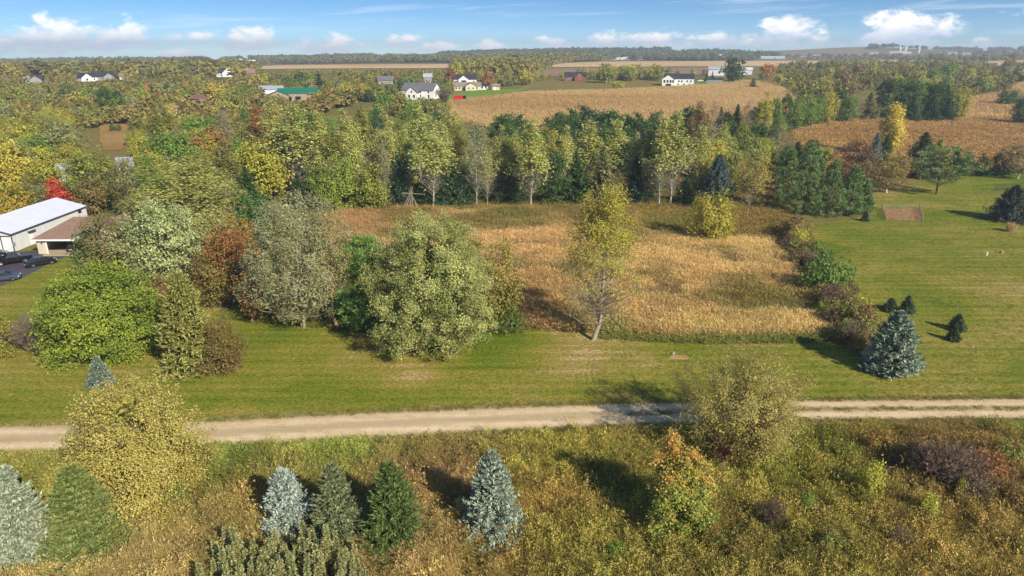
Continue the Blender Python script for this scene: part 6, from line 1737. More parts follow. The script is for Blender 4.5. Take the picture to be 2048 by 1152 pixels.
# left wood: yellow-olive canopy
cl_left = lambda px, r: r.choices(['yellow green', 'olive green', 'golden yellow', 'mid green', 'russet', 'grey green'], [5, 5, 2.6 if px < 200 else .4, 1.5, .3, 2])[0]
n1 = fill([(-190, 420), (215, 420), (205, 300), (200, 262), (-170, 262)], 95, 2.5, [('round', 5), ('oval', 3), ('wind', 2)], cl_left, (10, 17), lambda px: (200, 262) if px < 215 else (235, 300), 'trees of the left wood', 1)
n2 = fill([(215, 420), (560, 420), (600, 300), (590, 262), (240, 262), (225, 300)], 80, 2.5, [('oval', 4), ('round', 3), ('poplar', 3), ('wind', 2), ('spruce', 1)], [('olive green', 5), ('yellow green', 4), ('grey green', 2), ('mid green', 2), ('golden yellow', .25), ('russet', .2)], (10, 17), lambda px: (212, 270), 'trees of the middle left wood', 2)
n3 = fill([(560, 400), (980, 400), (930, 270), (600, 262)], 64, 3, [('oval', 1.5), ('poplar', 6), ('round', 1), ('spruce', 4), ('pine', 3)], [('olive green', 3), ('pale green', 5), ('mid green', 3)], (10, 19), lambda px: (212, 262), 'trees of the middle wood', 3)
n4 = fill([(1340, 395), (1560, 395), (1560, 270), (1350, 290)], 24, 4, [('oval', 4), ('spruce', 2), ('pine', 2), ('round', 3)], [('olive green', 5), ('yellow green', 3), ('brownish', 2), ('mid green', 2)], (6, 14), lambda px: (225, 300), 'trees right behind the golden field', 4)
# beyond: yards, gardens and woods to about half a kilometre
far_cols = [('olive green', 5), ('mid green', 4), ('yellow green', 2.5), ('brownish', 1.5), ('grey green', 3), ('golden yellow', .6), ('orange', .5), ('deep red', .2), ('russet', .6), ('dark green', 1.5)]
FK = [('round_far', 6), ('oval_far', 4), ('spruce_far', 1.6), ('poplar_far', .8)]
n5 = fill([(-140, 258), (250, 255), (520, 256), (560, 214), (690, 214), (690, 200), (520, 196), (500, 172), (300, 168), (-120, 172)], 170, 5, FK, far_cols, (8, 14), lambda px: (150, 215), 'trees of the left valley', 5)
n6 = fill([(690, 258), (890, 256), (890, 205), (760, 206), (700, 202), (520, 194), (540, 172), (760, 164), (1060, 160), (1060, 174), (930, 174), (890, 190)], 120, 5.5, FK, far_cols, (7, 12), lambda px: (118 if px > 880 else 140, 186), 'trees among the middle houses', 6)
n7 = fill([(1040, 163), (1420, 158), (1440, 148), (1330, 153), (1055, 155)], 26, 7, [('round_far', 6), ('oval_far', 2)], [('yellow green', 5), ('olive green', 4), ('brownish', 2)], (7, 12), lambda px: (132, 150), 'trees along the far road', 7)
n8 = fill([(1215, 163), (1318, 163), (1318, 156), (1225, 157)], 16, 5, [('round_far', 1)], [('yellow green', 3), ('olive green', 2)], (9, 13), None, 'yellow willow thicket left of the long white house', 8)
n9 = fill([(1545, 172), (1600, 200), (1700, 196), (1745, 182), (1960, 196), (2048, 170), (2160, 160), (2160, 138), (1960, 136), (1900, 128), (1560, 136)], 130, 6.5, [('round_far', 7), ('oval_far', 3), ('spruce_far', .5)], [('olive green', 5), ('yellow green', 6), ('brownish', 1.5), ('grey green', 2), ('mid green', 2)], (9, 15), lambda px: (108, 160), 'trees of the right shelter woods', 9)
for px, py, top, w_, k, c, lb in [(1468, 163, 113, 50, 'round_far', 'dark green', 'big dark green tree beside the pale grey metal barn'), (913, 165, 123, 32, 'oval_far', 'golden yellow', 'tall golden tree behind the white house with dark garage'), (1212, 166, 124, 44, 'round_far', 'olive green', 'tall olive tree right of the brick house'), (1505, 178, 156, 26, 'spruce_far', 'dark green', 'lone dark spruce at the corn field edge by the long house'),
                                  (676, 190, 160, 26, 'spruce_far', 'dark green', 'dark spruce right of the green roofed barn'), (690, 188, 158, 20, 'oval_far', 'golden yellow', 'golden tree right of the dark spruce by the green barn'), (528, 180, 144, 48, 'round_far', 'yellow green', 'big yellow green tree behind the white metal shed'), (1412, 163, 144, 11, 'spruce_far', 'dark green', 'small dark spruce left of the low black roofed shed'), (1424, 160, 142, 11, 'spruce_far', 'dark green', 'second small dark spruce behind the low black roofed shed'),
                                  (900, 168, 138, 24, 'round_far', 'deep red', 'red tree behind the utility poles'), (1535, 160, 124, 40, 'round_far', 'orange', 'orange tinged tree right of the half hidden white barn'), (888, 204, 168, 40, 'thicket', 'grey brown', 'grey brown thicket between farmhouse and red trailer'), (1235, 180, 160, 30, 'round_far', 'yellow green', 'yellow green bush at the near side of the far road'), (432, 210, 160, 50, 'round_far', 'golden yellow', 'golden tree right of the rust brown cabin'), (455, 214, 172, 44, 'round_far', 'yellow green', 'yellow green tree behind the bare pale stemmed tree'), (556, 240, 188, 60, 'pine', 'grey green', 'grey green pine in front of the green roofed barn'), (600, 186, 140, 24, 'round_far', 'dark green', 'dark round tree left behind the green roofed barn'), (640, 184, 146, 44, 'spruce_far', 'dark green', 'broad dark conifer behind the green roofed barn'),
                                  (342, 240, 204, 30, 'round_far', 'golden yellow', 'bright golden tree before the tan shed'), (220, 236, 168, 44, 'pine', 'dark green', 'dark pine with bare trunks left of the tan shed'), (240, 236, 176, 36, 'pine', 'deep green', 'second dark pine left of the tan shed'), (225, 262, 246, 14, 'low', 'dark green', 'low dark bush on the hay field'), (238, 262, 246, 14, 'low', 'deep green', 'second low bush on the hay field')]:
    pxrepeat(k, c, px, py, top, w_, lb, None)

# complete the labels of the repeats: give an order where look and place are still the same
ORD = ['leftmost', 'second from left', 'third from left', 'fourth from left', 'fifth from left', 'sixth from left', 'seventh from left', 'eighth from left', 'ninth from left', 'tenth from left']
byl = {}
for a in AUTO: byl.setdefault(a[1] + ' ' + a[2], []).append(a)
used = {o.get('label') for o in sc.objects}
for lb, L_ in byl.items():
    L_.sort(key=lambda a: a[3])
    for i, a in enumerate(L_):
        t = lb
        if len(L_) > 1:
            t = (ORD[i] if i < len(ORD) else 'another') + ' ' + lb
            if len(L_) == 2: t = ('left ' if i == 0 else 'right ') + lb
        a[0]['label'] = ' '.join(t.split()[:16])
# ------------------------------------------------------------------ grasses, weeds, crops and far woods: stuff, scattered as instances
def tuft_obj(name, parts_, mat=None):
    V, F = cat_vf([(p[0], p[1]) for p in parts_])
    v = np.concatenate([p[2] for p in parts_]); r_ = rng.random(len(F))
    me = newmesh(name, V, F, [mat or M_TUFT], dict(v=v, r=r_))
    return bpy.data.objects.new(name, me)


def grass_tuft(seed, n=34, spread=.22, lean=.35, w_=.035, h=(.55, 1.1), plume=0):
    r = np.random.default_rng(seed)
    b = np.column_stack([r.normal(0, spread, n), r.normal(0, spread, n), np.zeros(n)])
    wind = np.array([-.12, .05, 0])
    d = unit(np.column_stack([r.normal(0, lean, n), r.normal(0, lean, n), np.ones(n)]) + wind)
    L = r.uniform(*h, n)
    nr = np.column_stack([r.normal(size=n), r.normal(size=n), np.full(n, .15)])
    k1 = kites(b, d, nr, L, w_, .5)
    out = [(k1[0], k1[1], r.random(n) * .6)]
    tip = b + d * L[:, None]
    m = n
    d2 = unit(d + np.column_stack([r.normal(-.3, .5, m), r.normal(0, .5, m), np.full(m, -.3)]))
    k2 = kites(tip - d * (L * .12)[:, None], d2, nr, L * .35, w_ * .8, .3)
    out.append((k2[0], k2[1], r.random(m) * .6 + .3))
    if plume:
        s = r.choice(n, plume)
        k3 = kites(tip[s] - d[s] * .1, unit(d[s] + r.normal(0, .15, (plume, 3))), rdir(r, plume), .26, .08, .5)
        out.append((k3[0], k3[1], np.ones(plume)))
    return out


def weed_tuft(seed, ns=9, h=(.7, 1.25), leaf=.10):
    r = np.random.default_rng(seed)
    out = []
    for i in range(ns):
        b = np.array([r.normal(0, .22), r.normal(0, .22), 0]); d = unit(np.array([r.normal(-.08, .2), r.normal(0, .2), 1.])); L = r.uniform(*h)
        k = kites(b[None], d[None], rdir(r, 1), L, .03, .3); out.append((k[0], k[1], np.array([.2])))
        m = 18; t = r.random(m) * .9 + .12; a = r.random(m) * 6.28
        p = b + d * (L * t)[:, None]
        k = kites(p, np.column_stack([np.cos(a), np.sin(a), r.normal(.1, .3, m)]), np.column_stack([r.normal(0, .4, m), r.normal(0, .4, m), np.ones(m)]), leaf * (1.3 - .6 * t) * r.uniform(.7, 1.3, m), leaf * .45)
        out.append((k[0], k[1], r.random(m)))
        m = 7
        k = kites(np.repeat((b + d * L)[None], m, 0) + r.normal(0, .05, (m, 3)), rdir(r, m) + np.array([0, 0, .8]), rdir(r, m), .13, .07); out.append((k[0], k[1], r.random(m) * .4 + .6))
    return out


def leafy_tuft(seed, n=170, R_=.42, h=.8, leaf=.09):
    r = np.random.default_rng(seed)
    a = r.random(n) * 6.28; q = r.random(n) ** .5; t = r.random(n) ** .7
    p = np.column_stack([np.cos(a) * q * R_, np.sin(a) * q * R_, h * t * (1.1 - .5 * q)])
    k = kites(p, rdir(r, n), rdir(r, n) * .7 + np.array([0, -.2, .9]), leaf * r.uniform(.6, 1.3, n), leaf * .6)
    nb = 14
    s = sticks(np.column_stack([r.normal(0, .1, (nb, 2)), np.zeros(nb)]), np.column_stack([r.normal(0, R_ * .6, (nb, 2)), r.uniform(.5, 1.1, nb) * h]), .008, .004, 3)
    return [(k[0], k[1], r.random(n)), (s[0], s[1], np.full(len(s[1]), .2))]


def corn_tuft(seed, n=14):
    r = np.random.default_rng(seed)
    b = np.column_stack([r.uniform(-1.2, 1.2, n), r.normal(0, .12, n), np.zeros(n)])
    d = unit(np.column_stack([r.normal(0, .1, n), r.normal(0, .1, n), np.ones(n)]))
    nr = np.column_stack([r.normal(size=n), r.normal(size=n), np.full(n, .1)])
    L = r.uniform(1.5, 2.3, n)
    k = kites(b, d, nr, L, .22, .5)
    m = n * 3; i = r.integers(0, n, m)
    p = b[i] + d[i] * (L[i] * r.uniform(.3, .8, m))[:, None]
    k2 = kites(p, rdir(r, m) * np.array([1, 1, .3]) + np.array([0, 0, -.3]), rdir(r, m) + np.array([0, 0, .8]), .7, .14, .4)
    return [(k[0], k[1], r.random(n) * .5), (k2[0], k2[1], r.random(m))]


def scatter(name, pos, protos, idx, rotz, scl, tint, kind='stuff', label=None, tilt=None):
    me = bpy.data.meshes.new(name)
    n = len(pos)
    me.vertices.add(n); me.vertices.foreach_set('co', np.asarray(pos, np.float32).ravel())
    def at(nm, typ, arr, key):
        a = me.attributes.new(nm, typ, 'POINT'); a.data.foreach_set(key, np.asarray(arr).ravel())
    rot = np.zeros((n, 3), np.float32); rot[:, 2] = rotz
    if tilt is not None: rot[:, :2] = tilt
    at('idx', 'INT', np.asarray(idx, np.int32), 'value'); at('rot', 'FLOAT_VECTOR', rot, 'vector'); at('scl', 'FLOAT_VECTOR', np.asarray(scl, np.float32), 'vector')
    at('tint', 'FLOAT_COLOR', np.column_stack([tint, np.ones(n)]).astype(np.float32), 'color')
    o = link(name, me, kind=kind)
    if label: o['label'] = label
    c = bpy.data.collections.new(name + '_source')
    for i, p in enumerate(protos):
        p.name = '%s_%02d' % (name, i)
        c.objects.link(p)
    g = bpy.data.node_groups.new(name + '_scatter', 'GeometryNodeTree')
    g.interface.new_socket('Geometry', in_out='INPUT', socket_type='NodeSocketGeometry'); g.interface.new_socket('Geometry', in_out='OUTPUT', socket_type='NodeSocketGeometry')
    gi = g.nodes.new('NodeGroupInput'); go = g.nodes.new('NodeGroupOutput')
    ci = g.nodes.new('GeometryNodeCollectionInfo'); ci.inputs[0].default_value = c; ci.inputs[1].default_value = True; ci.inputs[2].default_value = True
    ip = g.nodes.new('GeometryNodeInstanceOnPoints'); ip.inputs['Pick Instance'].default_value = True
    def na(nm, typ):
        q = g.nodes.new('GeometryNodeInputNamedAttribute'); q.data_type = typ; q.inputs[0].default_value = nm; return q.outputs[0]
    L_ = g.links.new
    L_(gi.outputs[0], ip.inputs['Points']); L_(ci.outputs[0], ip.inputs['Instance']); L_(na('idx', 'INT'), ip.inputs['Instance Index'])
    e2r = g.nodes.new('FunctionNodeEulerToRotation'); L_(na('rot', 'FLOAT_VECTOR'), e2r.inputs[0]); L_(e2r.outputs[0], ip.inputs['Rotation'])
    L_(na('scl', 'FLOAT_VECTOR'), ip.inputs['Scale']); L_(ip.outputs[0], go.inputs[0])
    md = o.modifiers.new('scatter', 'NODES'); md.node_group = g
    return o


def rand_in(poly, n, seed=0):
    r = np.random.default_rng(seed)
    xs = [p[0] for p in poly]; ys = [p[1] for p in poly]
    out = []
    tot = 0
    while tot < n:
        x = r.uniform(min(xs), max(xs), n); y = r.uniform(min(ys), max(ys), n)
        k = inpoly(x, y, poly); out.append(np.column_stack([x[k], y[k]])); tot += int(k.sum())
    return np.concatenate(out)[:n]


def mixcol(cols, t):
    c = np.array(cols); t = np.clip(t, 0, .9999) * (len(c) - 1); i = t.astype(int); f = (t - i)[:, None]
    return c[i] * (1 - f) + c[i + 1] * f


# foreground meadow
p = rand_in(MEADOW, 36000, 11)
q = np.array([proj(a, b, 0)[:2] for a, b in p])
vis = (q[:, 0] > -250) & (q[:, 0] < 2300) & (q[:, 1] < 1420)
p = p[vis]; q = q[vis]
n = len(p)
OL, TN, RD, GRN, BR, YG = S(122, 120, 48), S(168, 134, 80), S(160, 112, 76), S(110, 130, 44), S(108, 88, 46), S(150, 140, 50)
mc = [(40, 940, 4, (*S(140, 130, 60), .2)), (300, 1100, 4, (*S(172, 138, 92), .25)), (350, 1050, 3, (*S(150, 124, 70), .35)), (440, 960, 3, (*S(134, 134, 56), .3)), (500, 1010, 3, (*S(164, 130, 78), .15)), (450, 910, 3, (*S(122, 132, 52), .2)), (700, 905, 3, (*S(126, 132, 54), .3)), (870, 960, 4, (*S(168, 124, 84), .15)), (820, 890, 3, (*S(140, 120, 64), .3)),
      (860, 1100, 4, (*S(178, 140, 92), .1)), (1080, 920, 4, (*S(130, 122, 50), .35)), (1100, 1020, 4, (*S(150, 120, 60), .3)), (1150, 1100, 4, (*S(130, 122, 52), .6)), (960, 1120, 4, (*S(150, 118, 64), .3)), (1230, 990, 3, (*S(116, 112, 48), .5)), (1480, 1000, 4, (*S(150, 136, 62), .3)), (1560, 960, 3, (*S(124, 122, 46), .6)), (1500, 1090, 4, (*S(112, 100, 48), .7)), (1640, 900, 4, (*S(116, 118, 44), .5)),
      (1700, 990, 4, (*S(124, 116, 44), .7)), (1760, 870, 4, (*S(138, 116, 50), .5)), (1900, 940, 7, (*S(118, 84, 62), .6)), (1980, 900, 4, (*S(136, 104, 52), .6)), (1950, 1000, 4, (*S(122, 96, 52), .8)), (1850, 1090, 5, (*S(140, 114, 58), .6)), (2000, 1110, 5, (*S(142, 116, 62), .5)), (1650, 1100, 5, (*S(128, 116, 54), .7)), (1300, 1120, 4, (*S(132, 120, 56), .6)), (2040, 860, 4, (*S(124, 126, 50), .3))]
mf = idw(mc)(p[:, 0], p[:, 1])
tint = mf[:, :3]; weedy = mf[:, 3]
pn = fbm(p[:, 0] * .45, p[:, 1] * .45, 3, 3); pn2 = fbm(p[:, 0] * 1.3 + 9, p[:, 1] * 1.3, 8, 2)
alt = mixcol([BR, GRN, OL, YG, TN, RD], rng.random(n))
tint = tint * .72 + alt * .28
tint = tint * (.55 + 1.25 * pn[:, None]) * rng.uniform(.75, 1.3, (n, 1)) * np.where(q[:, :1] < 1000, np.array([[.86, 1.0, .98]]), np.array([[.98, 1.05, .98]]))
r_ = rng.random(n)
wd = np.clip(weedy + (pn2 - .5) * 1.4, 0, 1)
idx = np.where(r_ < wd * .40, 4 + rng.integers(0, 3, n), np.where(r_ < wd * .62, 7 + rng.integers(0, 3, n), rng.integers(0, 4, n)))
near_edge = np.clip((q[:, 1] - np.interp(q[:, 0], [0, 420, 1220, 2048], [911, 893, 856, 846])) / 26, .25, 1)
hs = (.6 + .7 * pn2) * rng.uniform(.75, 1.3, n) * near_edge
flat = np.clip((fbm(p[:, 0] * .35 + 61, p[:, 1] * .35, 44, 2) - .60) * 8, 0, 1)
hs = hs * (1 - .6 * flat)
tl = rng.normal(0, .12, (n, 2)) + np.column_stack([np.zeros(n), -flat * .8])
tall = rng.random(n) < .022
idx = np.where(tall & (near_edge > .9), 10 + rng.integers(0, 2, n), idx); hs = np.where(tall, 1.25, hs)
protos = [tuft_obj('grass', grass_tuft(400 + i, 44, .28, .40, .026)) for i in range(3)] + [tuft_obj('grass', grass_tuft(405, 32, .28, .32, .026, (.8, 1.35), 8))] + [tuft_obj('weed', weed_tuft(410 + i)) for i in range(3)] + [tuft_obj('weed', leafy_tuft(420 + i)) for i in range(3)] + [tuft_obj('stalk', weed_tuft(425 + i, 4, (1.2, 1.7), .12)) for i in range(2)]
scatter('meadow_grass', np.column_stack([p, np.zeros(n)]), protos, idx, rng.uniform(0, 6.28, n) * 0 + rng.normal(0, .6, n), np.column_stack([np.full(n, 1.15), np.full(n, 1.15), hs * 1.1]), tint, tilt=tl)

# clover, weeds and longer tufts in the mown lawn, and grass creeping into the drive
LP = pxpoly(LAWN_PX)
p = rand_in(LP, 26000, 21)
q = np.array([proj(a, b, 0)[:2] for a, b in p])
ri = np.interp(p[:, 0], cx, cy); rw = np.interp(p[:, 0], cx, cwid)
k = (q[:, 0] > -80) & (q[:, 0] < 2130) & (np.abs(p[:, 1] - ri) > rw * 1.08) & ~inpoly(p[:, 0], p[:, 1], [c0, c1, c2, c3])
p = p[k]
nv = 2600
vx = rng.uniform(-60, 75, nv); sd = rng.choice([-1, 1], nv)
vy = np.interp(vx, cx, cy) + sd * np.interp(vx, cx, cwid) * rng.normal(1.12, .12, nv)
nm_ = 500
mx_ = rng.uniform(12, 75, nm_); my_ = np.interp(mx_, cx, cy) + rng.normal(0, .22, nm_)
pv = np.column_stack([np.concatenate([vx, mx_]), np.concatenate([vy, my_])])
dr = idw(lawn_ctrl)(p[:, 0], p[:, 1])
t1 = mixcol([S(84, 110, 30), S(112, 124, 42), S(142, 134, 62), S(176, 156, 108)], np.clip(dr + rng.normal(0, .17, len(p)), 0, 1)) * rng.uniform(.8, 1.15, (len(p), 1))
t2 = mixcol([S(104, 118, 40), S(136, 128, 62), S(166, 144, 94)], rng.random(len(pv))) * rng.uniform(.8, 1.15, (len(pv), 1))
n1_, n2_ = len(p), len(pv)
sc1 = rng.uniform(.5, 1.5, n1_) * (.6 + .8 * fbm(p[:, 0] * .3, p[:, 1] * .3, 47, 2))
P2 = np.concatenate([p, pv]); n = n1_ + n2_
s2 = np.concatenate([sc1, rng.uniform(.6, 1.5, n2_)]); hh = np.concatenate([rng.uniform(.5, 1.1, n1_), rng.uniform(1.0, 2.6, n2_)])
protos = [tuft_obj('grass', grass_tuft(470 + i, 22, .16, 1.1, .035, (.06, .14))) for i in range(3)]
scatter('lawn_tufts', np.column_stack([P2, np.full(n, .012)]), protos, rng.integers(0, 3, n), rng.uniform(0, 6.28, n), np.column_stack([s2, s2, hh]), np.concatenate([t1, t2]))

# golden field
p = rand_in(FIELD, 44000, 12); n = len(p)
q = np.array([proj(a, b, 0)[:2] for a, b in p])
pn = fbm(p[:, 0] * .12, p[:, 1] * .12, 20, 3); pn2 = fbm(p[:, 0] * .5, p[:, 1] * .5, 21, 2)
fc = [(760, 440, 5, S(172, 124, 74)), (900, 450, 6, S(172, 130, 78)), (1000, 520, 6, S(198, 150, 92)), (1100, 480, 6, S(192, 144, 88)), (1080, 590, 6, S(176, 130, 76)), (1350, 520, 8, S(198, 154, 92)), (1500, 520, 6, S(202, 160, 96)), (1400, 580, 6, S(196, 150, 90)), (1300, 640, 7, S(196, 152, 92)), (1500, 600, 5, S(170, 132, 66)), (1530, 605, 4, S(140, 126, 54)),
      (1600, 650, 6, S(206, 164, 100)), (1580, 560, 5, S(190, 146, 86)), (1230, 660, 3, S(150, 132, 66)), (1400, 668, 3, S(176, 144, 82)), (1000, 440, 4, S(140, 118, 58)), (1200, 440, 6, S(150, 112, 60)), (1240, 480, 4, S(150, 122, 56)), (1060, 640, 4, S(168, 124, 74))]
tint = idw(fc)(p[:, 0], p[:, 1])
tint = tint * np.array([1.06, 1.30, 1.52]) * (.66 + .6 * pn[:, None]) * rng.uniform(.82, 1.18, (n, 1))
dk = fbm(p[:, 0] * .16 + 40, p[:, 1] * .3, 25, 2)
sp_ = dk > .71
tint[sp_] = tint[sp_] * np.array([.55, .55, .55])
hs = (.55 + .8 * pn2) * rng.uniform(.7, 1.3, n) * np.where(sp_, .7, 1)
gs = fbm(p[:, 0] * .09 + 7, p[:, 1] * .2 + 3, 27, 3)
back = np.clip((p[:, 1] - 118) / 40, 0, 1)
gm = np.clip((gs + .22 * back - .56) * 5, 0, 1)[:, None] * .75
tint = tint * (1 - gm) + np.array(S(118, 112, 54)) * rng.uniform(.7, 1.2, (n, 1)) * gm
lodge = fbm(p[:, 0] * .22, p[:, 1] * .22 + 31, 29, 2)
tiltf = np.column_stack([rng.normal(0, .14, n) + np.clip(lodge - .5, -.25, .25) * 2.2, rng.normal(0, .14, n) + np.clip(fbm(p[:, 0] * .2 + 90, p[:, 1] * .2, 33, 2) - .5, -.25, .25) * 2.2])
protos = [tuft_obj('grass', grass_tuft(430 + i, 26, .34, .42, .052, (.5, 1.15), 6)) for i in range(4)]
scatter('golden_grass', np.column_stack([p, np.zeros(n)]), protos, rng.integers(0, 4, n), rng.normal(0, .6, n), np.column_stack([np.full(n, 1.2), np.full(n, 1.2), hs * 1.15]), tint, tilt=tiltf)

# green-brown rough margins: field back edge, front edge, hedge foot, round the evergreens
EDGE = [([(715, 432), (830, 420), (1060, 415), (1280, 412), (1560, 412), (1580, 440), (1540, 492), (1290, 474), (1270, 430), (1060, 424), (830, 430)], 5200, [S(112, 112, 44), S(128, 122, 52), S(150, 120, 60), S(104, 96, 44)], (.4, .9)),
        ([(1200, 664), (1420, 671), (1672, 664), (1672, 680), (1420, 686), (1200, 676)], 700, [S(104, 122, 46), S(136, 128, 60)], (.3, .7)),
        ([(1535, 440), (1600, 450), (1640, 520), (1690, 590), (1730, 660), (1700, 700), (1672, 680), (1600, 560), (1560, 505)], 2600, [S(108, 92, 48), S(120, 112, 48), S(132, 104, 58), S(92, 96, 42)], (.4, 1.0)),
        ([(560, 415), (1060, 418), (1560, 410), (1590, 330), (1300, 330), (700, 350)], 5000, [S(104, 104, 44), S(120, 112, 50), S(140, 110, 56)], (.5, 1.2)),
        ([(1350, 400), (1600, 400), (1600, 262), (1590, 255), (1470, 285), (1360, 290)], 6000, [S(120, 106, 46), S(140, 112, 54), S(124, 120, 44)], (.6, 1.4)),
        ([(480, 640), (760, 662), (1045, 664), (1045, 648), (760, 640), (500, 610)], 1100, [S(92, 110, 40), S(116, 116, 48), S(100, 92, 44)], (.3, .9)),
        ([(-120, 700), (120, 690), (160, 640), (150, 600), (110, 640), (-100, 660)], 600, [S(124, 120, 56), S(140, 124, 64)], (.3, .7))]
allp = []; allt = []; allh = []
for k, (pp, n, cols, hr) in enumerate(EDGE):
    a = rand_in(pxpoly(pp), n, 40 + k)
    t = fbm(a[:, 0] * .15, a[:, 1] * .15, 50 + k, 2) * .7 + rng.random(n) * .3
    allp.append(a); allt.append(mixcol(cols, t) * rng.uniform(.75, 1.2, (n, 1))); allh.append(rng.uniform(*hr, n))
p = np.concatenate(allp); tint = np.concatenate(allt); hs = np.concatenate(allh); n = len(p)
protos = [tuft_obj('grass', grass_tuft(440 + i, 22, .35, .4, .07)) for i in range(3)] + [tuft_obj('weed', leafy_tuft(445 + i, 70, .55, .9, .22)) for i in range(2)]
scatter('rough_grass', np.column_stack([p, terrain(p[:, 0], p[:, 1])]), protos, rng.integers(0, 5, n), rng.uniform(0, 6.28, n), np.column_stack([np.full(n, 1.4), np.full(n, 1.4), hs]), tint)

# brown meadow at the right
p = rand_in(BROWN, 16000, 13); n = len(p)
pn = fbm(p[:, 0] * .05, p[:, 1] * .05, 60, 3)
tint = mixcol([S(138, 106, 58), S(162, 126, 72), S(178, 142, 88), S(142, 124, 64)], pn * .8 + rng.random(n) * .2) * rng.uniform(.8, 1.2, (n, 1))
protos = [tuft_obj('grass', grass_tuft(450 + i, 16, .6, .4, .16, (.5, 1.1))) for i in range(3)] + [tuft_obj('weed', leafy_tuft(455, 60, .9, 1.0, .4))]
scatter('brown_meadow_grass', np.column_stack([p, terrain(p[:, 0], p[:, 1]) + .1]), protos, rng.integers(0, 4, n), rng.uniform(0, 6.28, n), np.column_stack([np.full(n, 1.4), np.full(n, 1.4), rng.uniform(.7, 1.5, n)]), tint)

# standing corn in curving rows
for nm, poly, n, sd in (('corn_crop', CORN, 15000, 14), ('corn_crop', CORN2, 7000, 15)):
    p = rand_in(poly, n, sd)
    row = p[:, 1] - .10 * p[:, 0] + 14 * np.sin(p[:, 0] / 70.)
    snap = np.round(row / 2.6) * 2.6
    p[:, 1] += (snap - row) * .9
    p = p[inpoly(p[:, 0], p[:, 1], poly)]; n = len(p)
    pn = fbm(p[:, 0] * .015, p[:, 1] * .03, 70, 3)
    tint = mixcol([S(140, 104, 58), S(176, 138, 86), S(190, 154, 100), S(160, 120, 70)], pn * .85 + rng.random(n) * .15) * rng.uniform(.93, 1.07, (n, 1)) * np.array([1.0, 1.07, 1.18])
    protos = [tuft_obj('corn', corn_tuft(460 + i)) for i in range(3)]
    scatter(nm, np.column_stack([p, terrain(p[:, 0], p[:, 1]) + .1]), protos, rng.integers(0, 3, n), rng.normal(.05, .1, n), np.column_stack([np.full(n, 1.2), np.full(n, 1), rng.uniform(.7, 1.05, n)]), tint)


# distant woods
def far_proto(seed, H=11, R_=5.5, n=130):
    r = np.random.default_rng(seed)
    d = rdir(r, n); d[:, 2] = np.abs(d[:, 2]) * 1.0 - .25 * (r.random(n) < .35)
    lob = 1 + .22 * np.sin(3 * np.arctan2(d[:, 1], d[:, 0]) + r.random() * 6) + .15 * np.sin(7 * d[:, 2] + r.random() * 6)
    p = np.column_stack([d[:, 0] * R_ * lob, d[:, 1] * R_ * lob, H * .42 + d[:, 2] * H * .52 * lob]) * r.uniform(.8, 1.03, (n, 1))
    k = kites(p, rdir(r, n), d + rdir(r, n) * .5, r.uniform(1.8, 3.4, n), r.uniform(1.6, 2.8, n))
    s = sticks([[0, 0, -.5]], [[0, 0, H * .6]], .3, .15, 4)
    return [(k[0], k[1], r.random(n)), (s[0], s[1], np.full(4, .2))]


BANDS = [
    ([(-160, 262), (250, 258), (520, 258), (700, 214), (690, 200), (520, 196), (500, 172), (300, 168), (-200, 172)], 2600, [S(98, 100, 46), S(122, 118, 52), S(132, 116, 60), S(108, 92, 56)], (3.5, 7.5), None),
    ([(700, 258), (890, 256), (890, 205), (760, 206), (700, 202), (520, 194), (540, 172), (760, 164), (1060, 160), (1060, 172), (930, 174), (890, 190)], 900, [S(98, 104, 46), S(122, 118, 52), S(132, 116, 60)], (3, 6), None),
    ([(1560, 190), (1600, 200), (1700, 196), (1745, 182), (1960, 196), (2048, 170), (2160, 160), (2160, 138), (1960, 136), (1900, 128), (1560, 136)], 1300, [S(130, 126, 50), S(120, 112, 52), S(108, 108, 50)], (4, 8), None),
    # polygons in the photograph, number, palette, height range
    ([(-260, 172), (300, 168), (520, 160), (760, 160), (760, 146), (520, 143), (520, 134), (300, 128), (-260, 128)], 5200, [S(96, 92, 52), S(122, 116, 54), S(136, 126, 56), S(104, 108, 60), S(120, 96, 56)], (8, 14), None),
    ([(-300, 130), (500, 131), (520, 128), (700, 126.5), (700, 121), (400, 122), (-300, 124.5)], 3800, [S(104, 108, 60), S(120, 112, 62), S(132, 122, 62)], (10, 15), None),
    ([(560, 128), (930, 126), (1100, 126), (1180, 117.5), (1100, 113), (740, 117), (560, 125)], 3400, [S(104, 110, 62), S(120, 118, 62), S(116, 104, 62)], (9, 15), None),
    ([(1000, 160), (1055, 153), (1100, 139), (1090, 133), (1140, 126), (1180, 121), (930, 128), (910, 138), (760, 150), (760, 160)], 900, [S(108, 114, 54), S(132, 126, 54), S(112, 98, 58)], (8, 13), None),
    ([(1095, 134), (1110, 126), (1205, 122.5), (1180, 119), (1080, 122), (1000, 130)], 600, [S(130, 124, 52), S(116, 116, 54)], (10, 16), None),
    ([(1180, 120), (1440, 122), (1540, 120), (1560, 113), (1400, 107), (1180, 112)], 1900, [S(96, 102, 62), S(112, 112, 62)], (10, 16), None),
    ([(1730, 97), (2048, 94), (2300, 94), (2300, 98), (1900, 99.5), (1740, 101)], 900, [S(92, 100, 64), S(104, 106, 66)], (12, 16), None),
    ([(1560, 119), (1780, 122), (1900, 126), (2048, 124), (2300, 124), (2300, 104), (1960, 105), (1880, 110), (1840, 112), (1560, 115)], 560, [S(104, 110, 58), S(122, 114, 58), S(96, 104, 56)], (8, 13), None),
    ([(500, 125), (740, 121), (740, 109), (500, 114)], 900, [S(92, 100, 58), S(108, 108, 60)], (9, 14), None),
    ([(880, 116), (1340, 113), (1340, 102), (880, 106)], 1500, [S(90, 98, 62), S(104, 106, 64)], (10, 15), None)]
AP = []; AT = []; AS = []
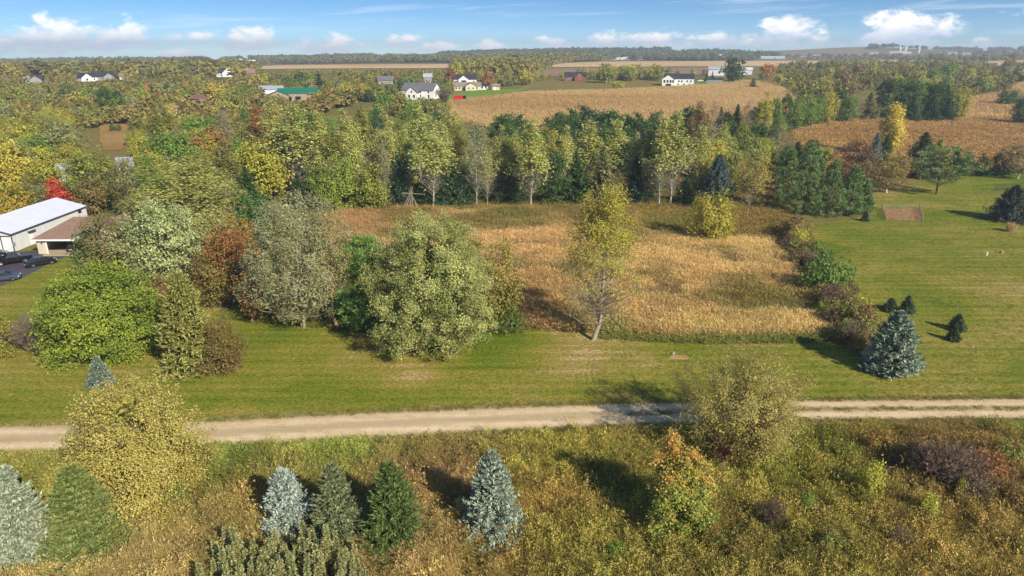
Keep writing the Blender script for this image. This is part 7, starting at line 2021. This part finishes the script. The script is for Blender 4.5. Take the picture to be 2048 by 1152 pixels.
CAPS = [(512, 910, 139, 1000), (1090, 1650, 135, 900), (1545, 1745, 112, 1900), (1730, 1860, 110, 1500), (1890, 1950, 110, 1500), (1970, 2300, 137, 800), (470, 520, 122, 1500), (420, 445, 122, 1500), (1225, 1290, 119.5, 1500)]
for k, (pp, n, cols, hr, _) in enumerate(BANDS):
    poly = pxpoly(pp)
    a = rand_in(poly, n, 80 + k)
    z = terrain(a[:, 0], a[:, 1])
    h = rng.uniform(*hr, n)
    pr_ = np.array([proj(x, y, zz_) for x, y, zz_ in zip(a[:, 0], a[:, 1], z)])
    pt_ = np.array([proj(x, y, zz_)[1] for x, y, zz_ in zip(a[:, 0], a[:, 1], z + h)])
    ok = np.ones(n, bool)
    for c in CAPS:
        m_ = (pr_[:, 0] > c[0]) & (pr_[:, 0] < c[1]) & (pr_[:, 1] > c[2]) & (a[:, 1] < c[3])
        lim = np.array([height_for(x, y, c[2] + rng.uniform(0, 5)) for x, y in a]) - z
        h = np.where(m_, np.minimum(h, lim), h)
    ok &= h > 2.6
    for c in CLEAR:
        ok &= ~((pr_[:, 0] > c[0] - 2) & (pr_[:, 0] < c[1] + 2) & (pt_ < c[3]) & (pr_[:, 1] > c[2]) & (a[:, 1] < c[4] + 6))
    for b in BLD: ok &= (a[:, 0] - b[0]) ** 2 + (a[:, 1] - b[1]) ** 2 > (b[2] + 4) ** 2
    a, z, h = a[ok], z[ok], h[ok]; n = len(a)
    t = fbm(a[:, 0] * .01, a[:, 1] * .006, 90 + k, 3) * .55 + rng.random(n) * .45
    AP.append(np.column_stack([a, z])); AT.append(mixcol(cols, t) * rng.uniform(.85, 1.12, (n, 1)))
    big = .65 + .9 * fbm(a[:, 0] * .012 + 5, a[:, 1] * .008, 95 + k, 2)
    AS.append(np.column_stack([h / 11 * rng.uniform(.6, 1.35, n) * big, h / 11 * rng.uniform(.6, 1.35, n) * big, h / 11 * rng.uniform(.8, 1.1, n)]))
AP = np.concatenate(AP); AT = np.concatenate(AT); AS = np.concatenate(AS); n = len(AP)
scatter('distant_woodland', AP, [tuft_obj('wood', far_proto(500 + i)) for i in range(4)] + [tuft_obj('wood', far_proto(510, 13, 4))], rng.integers(0, 5, n), rng.uniform(0, 6.28, n), AS, AT)

# ------------------------------------------------------------------ haze: one closed box of thin air round the camera and the whole scene
hz = MB().box(-5600, 5600, -120, 3700, -62, 75)
m, n, out = material('haze_air')
pv = n.new('ShaderNodeVolumePrincipled')
pv.inputs['Color'].default_value = (.80, .88, 1.0, 1)
pv.inputs['Density'].default_value = 0.00025
pv.inputs['Anisotropy'].default_value = 0.2
n.l.new(pv.outputs[0], out.inputs['Volume'])
hz.build('haze', m, kind='stuff')
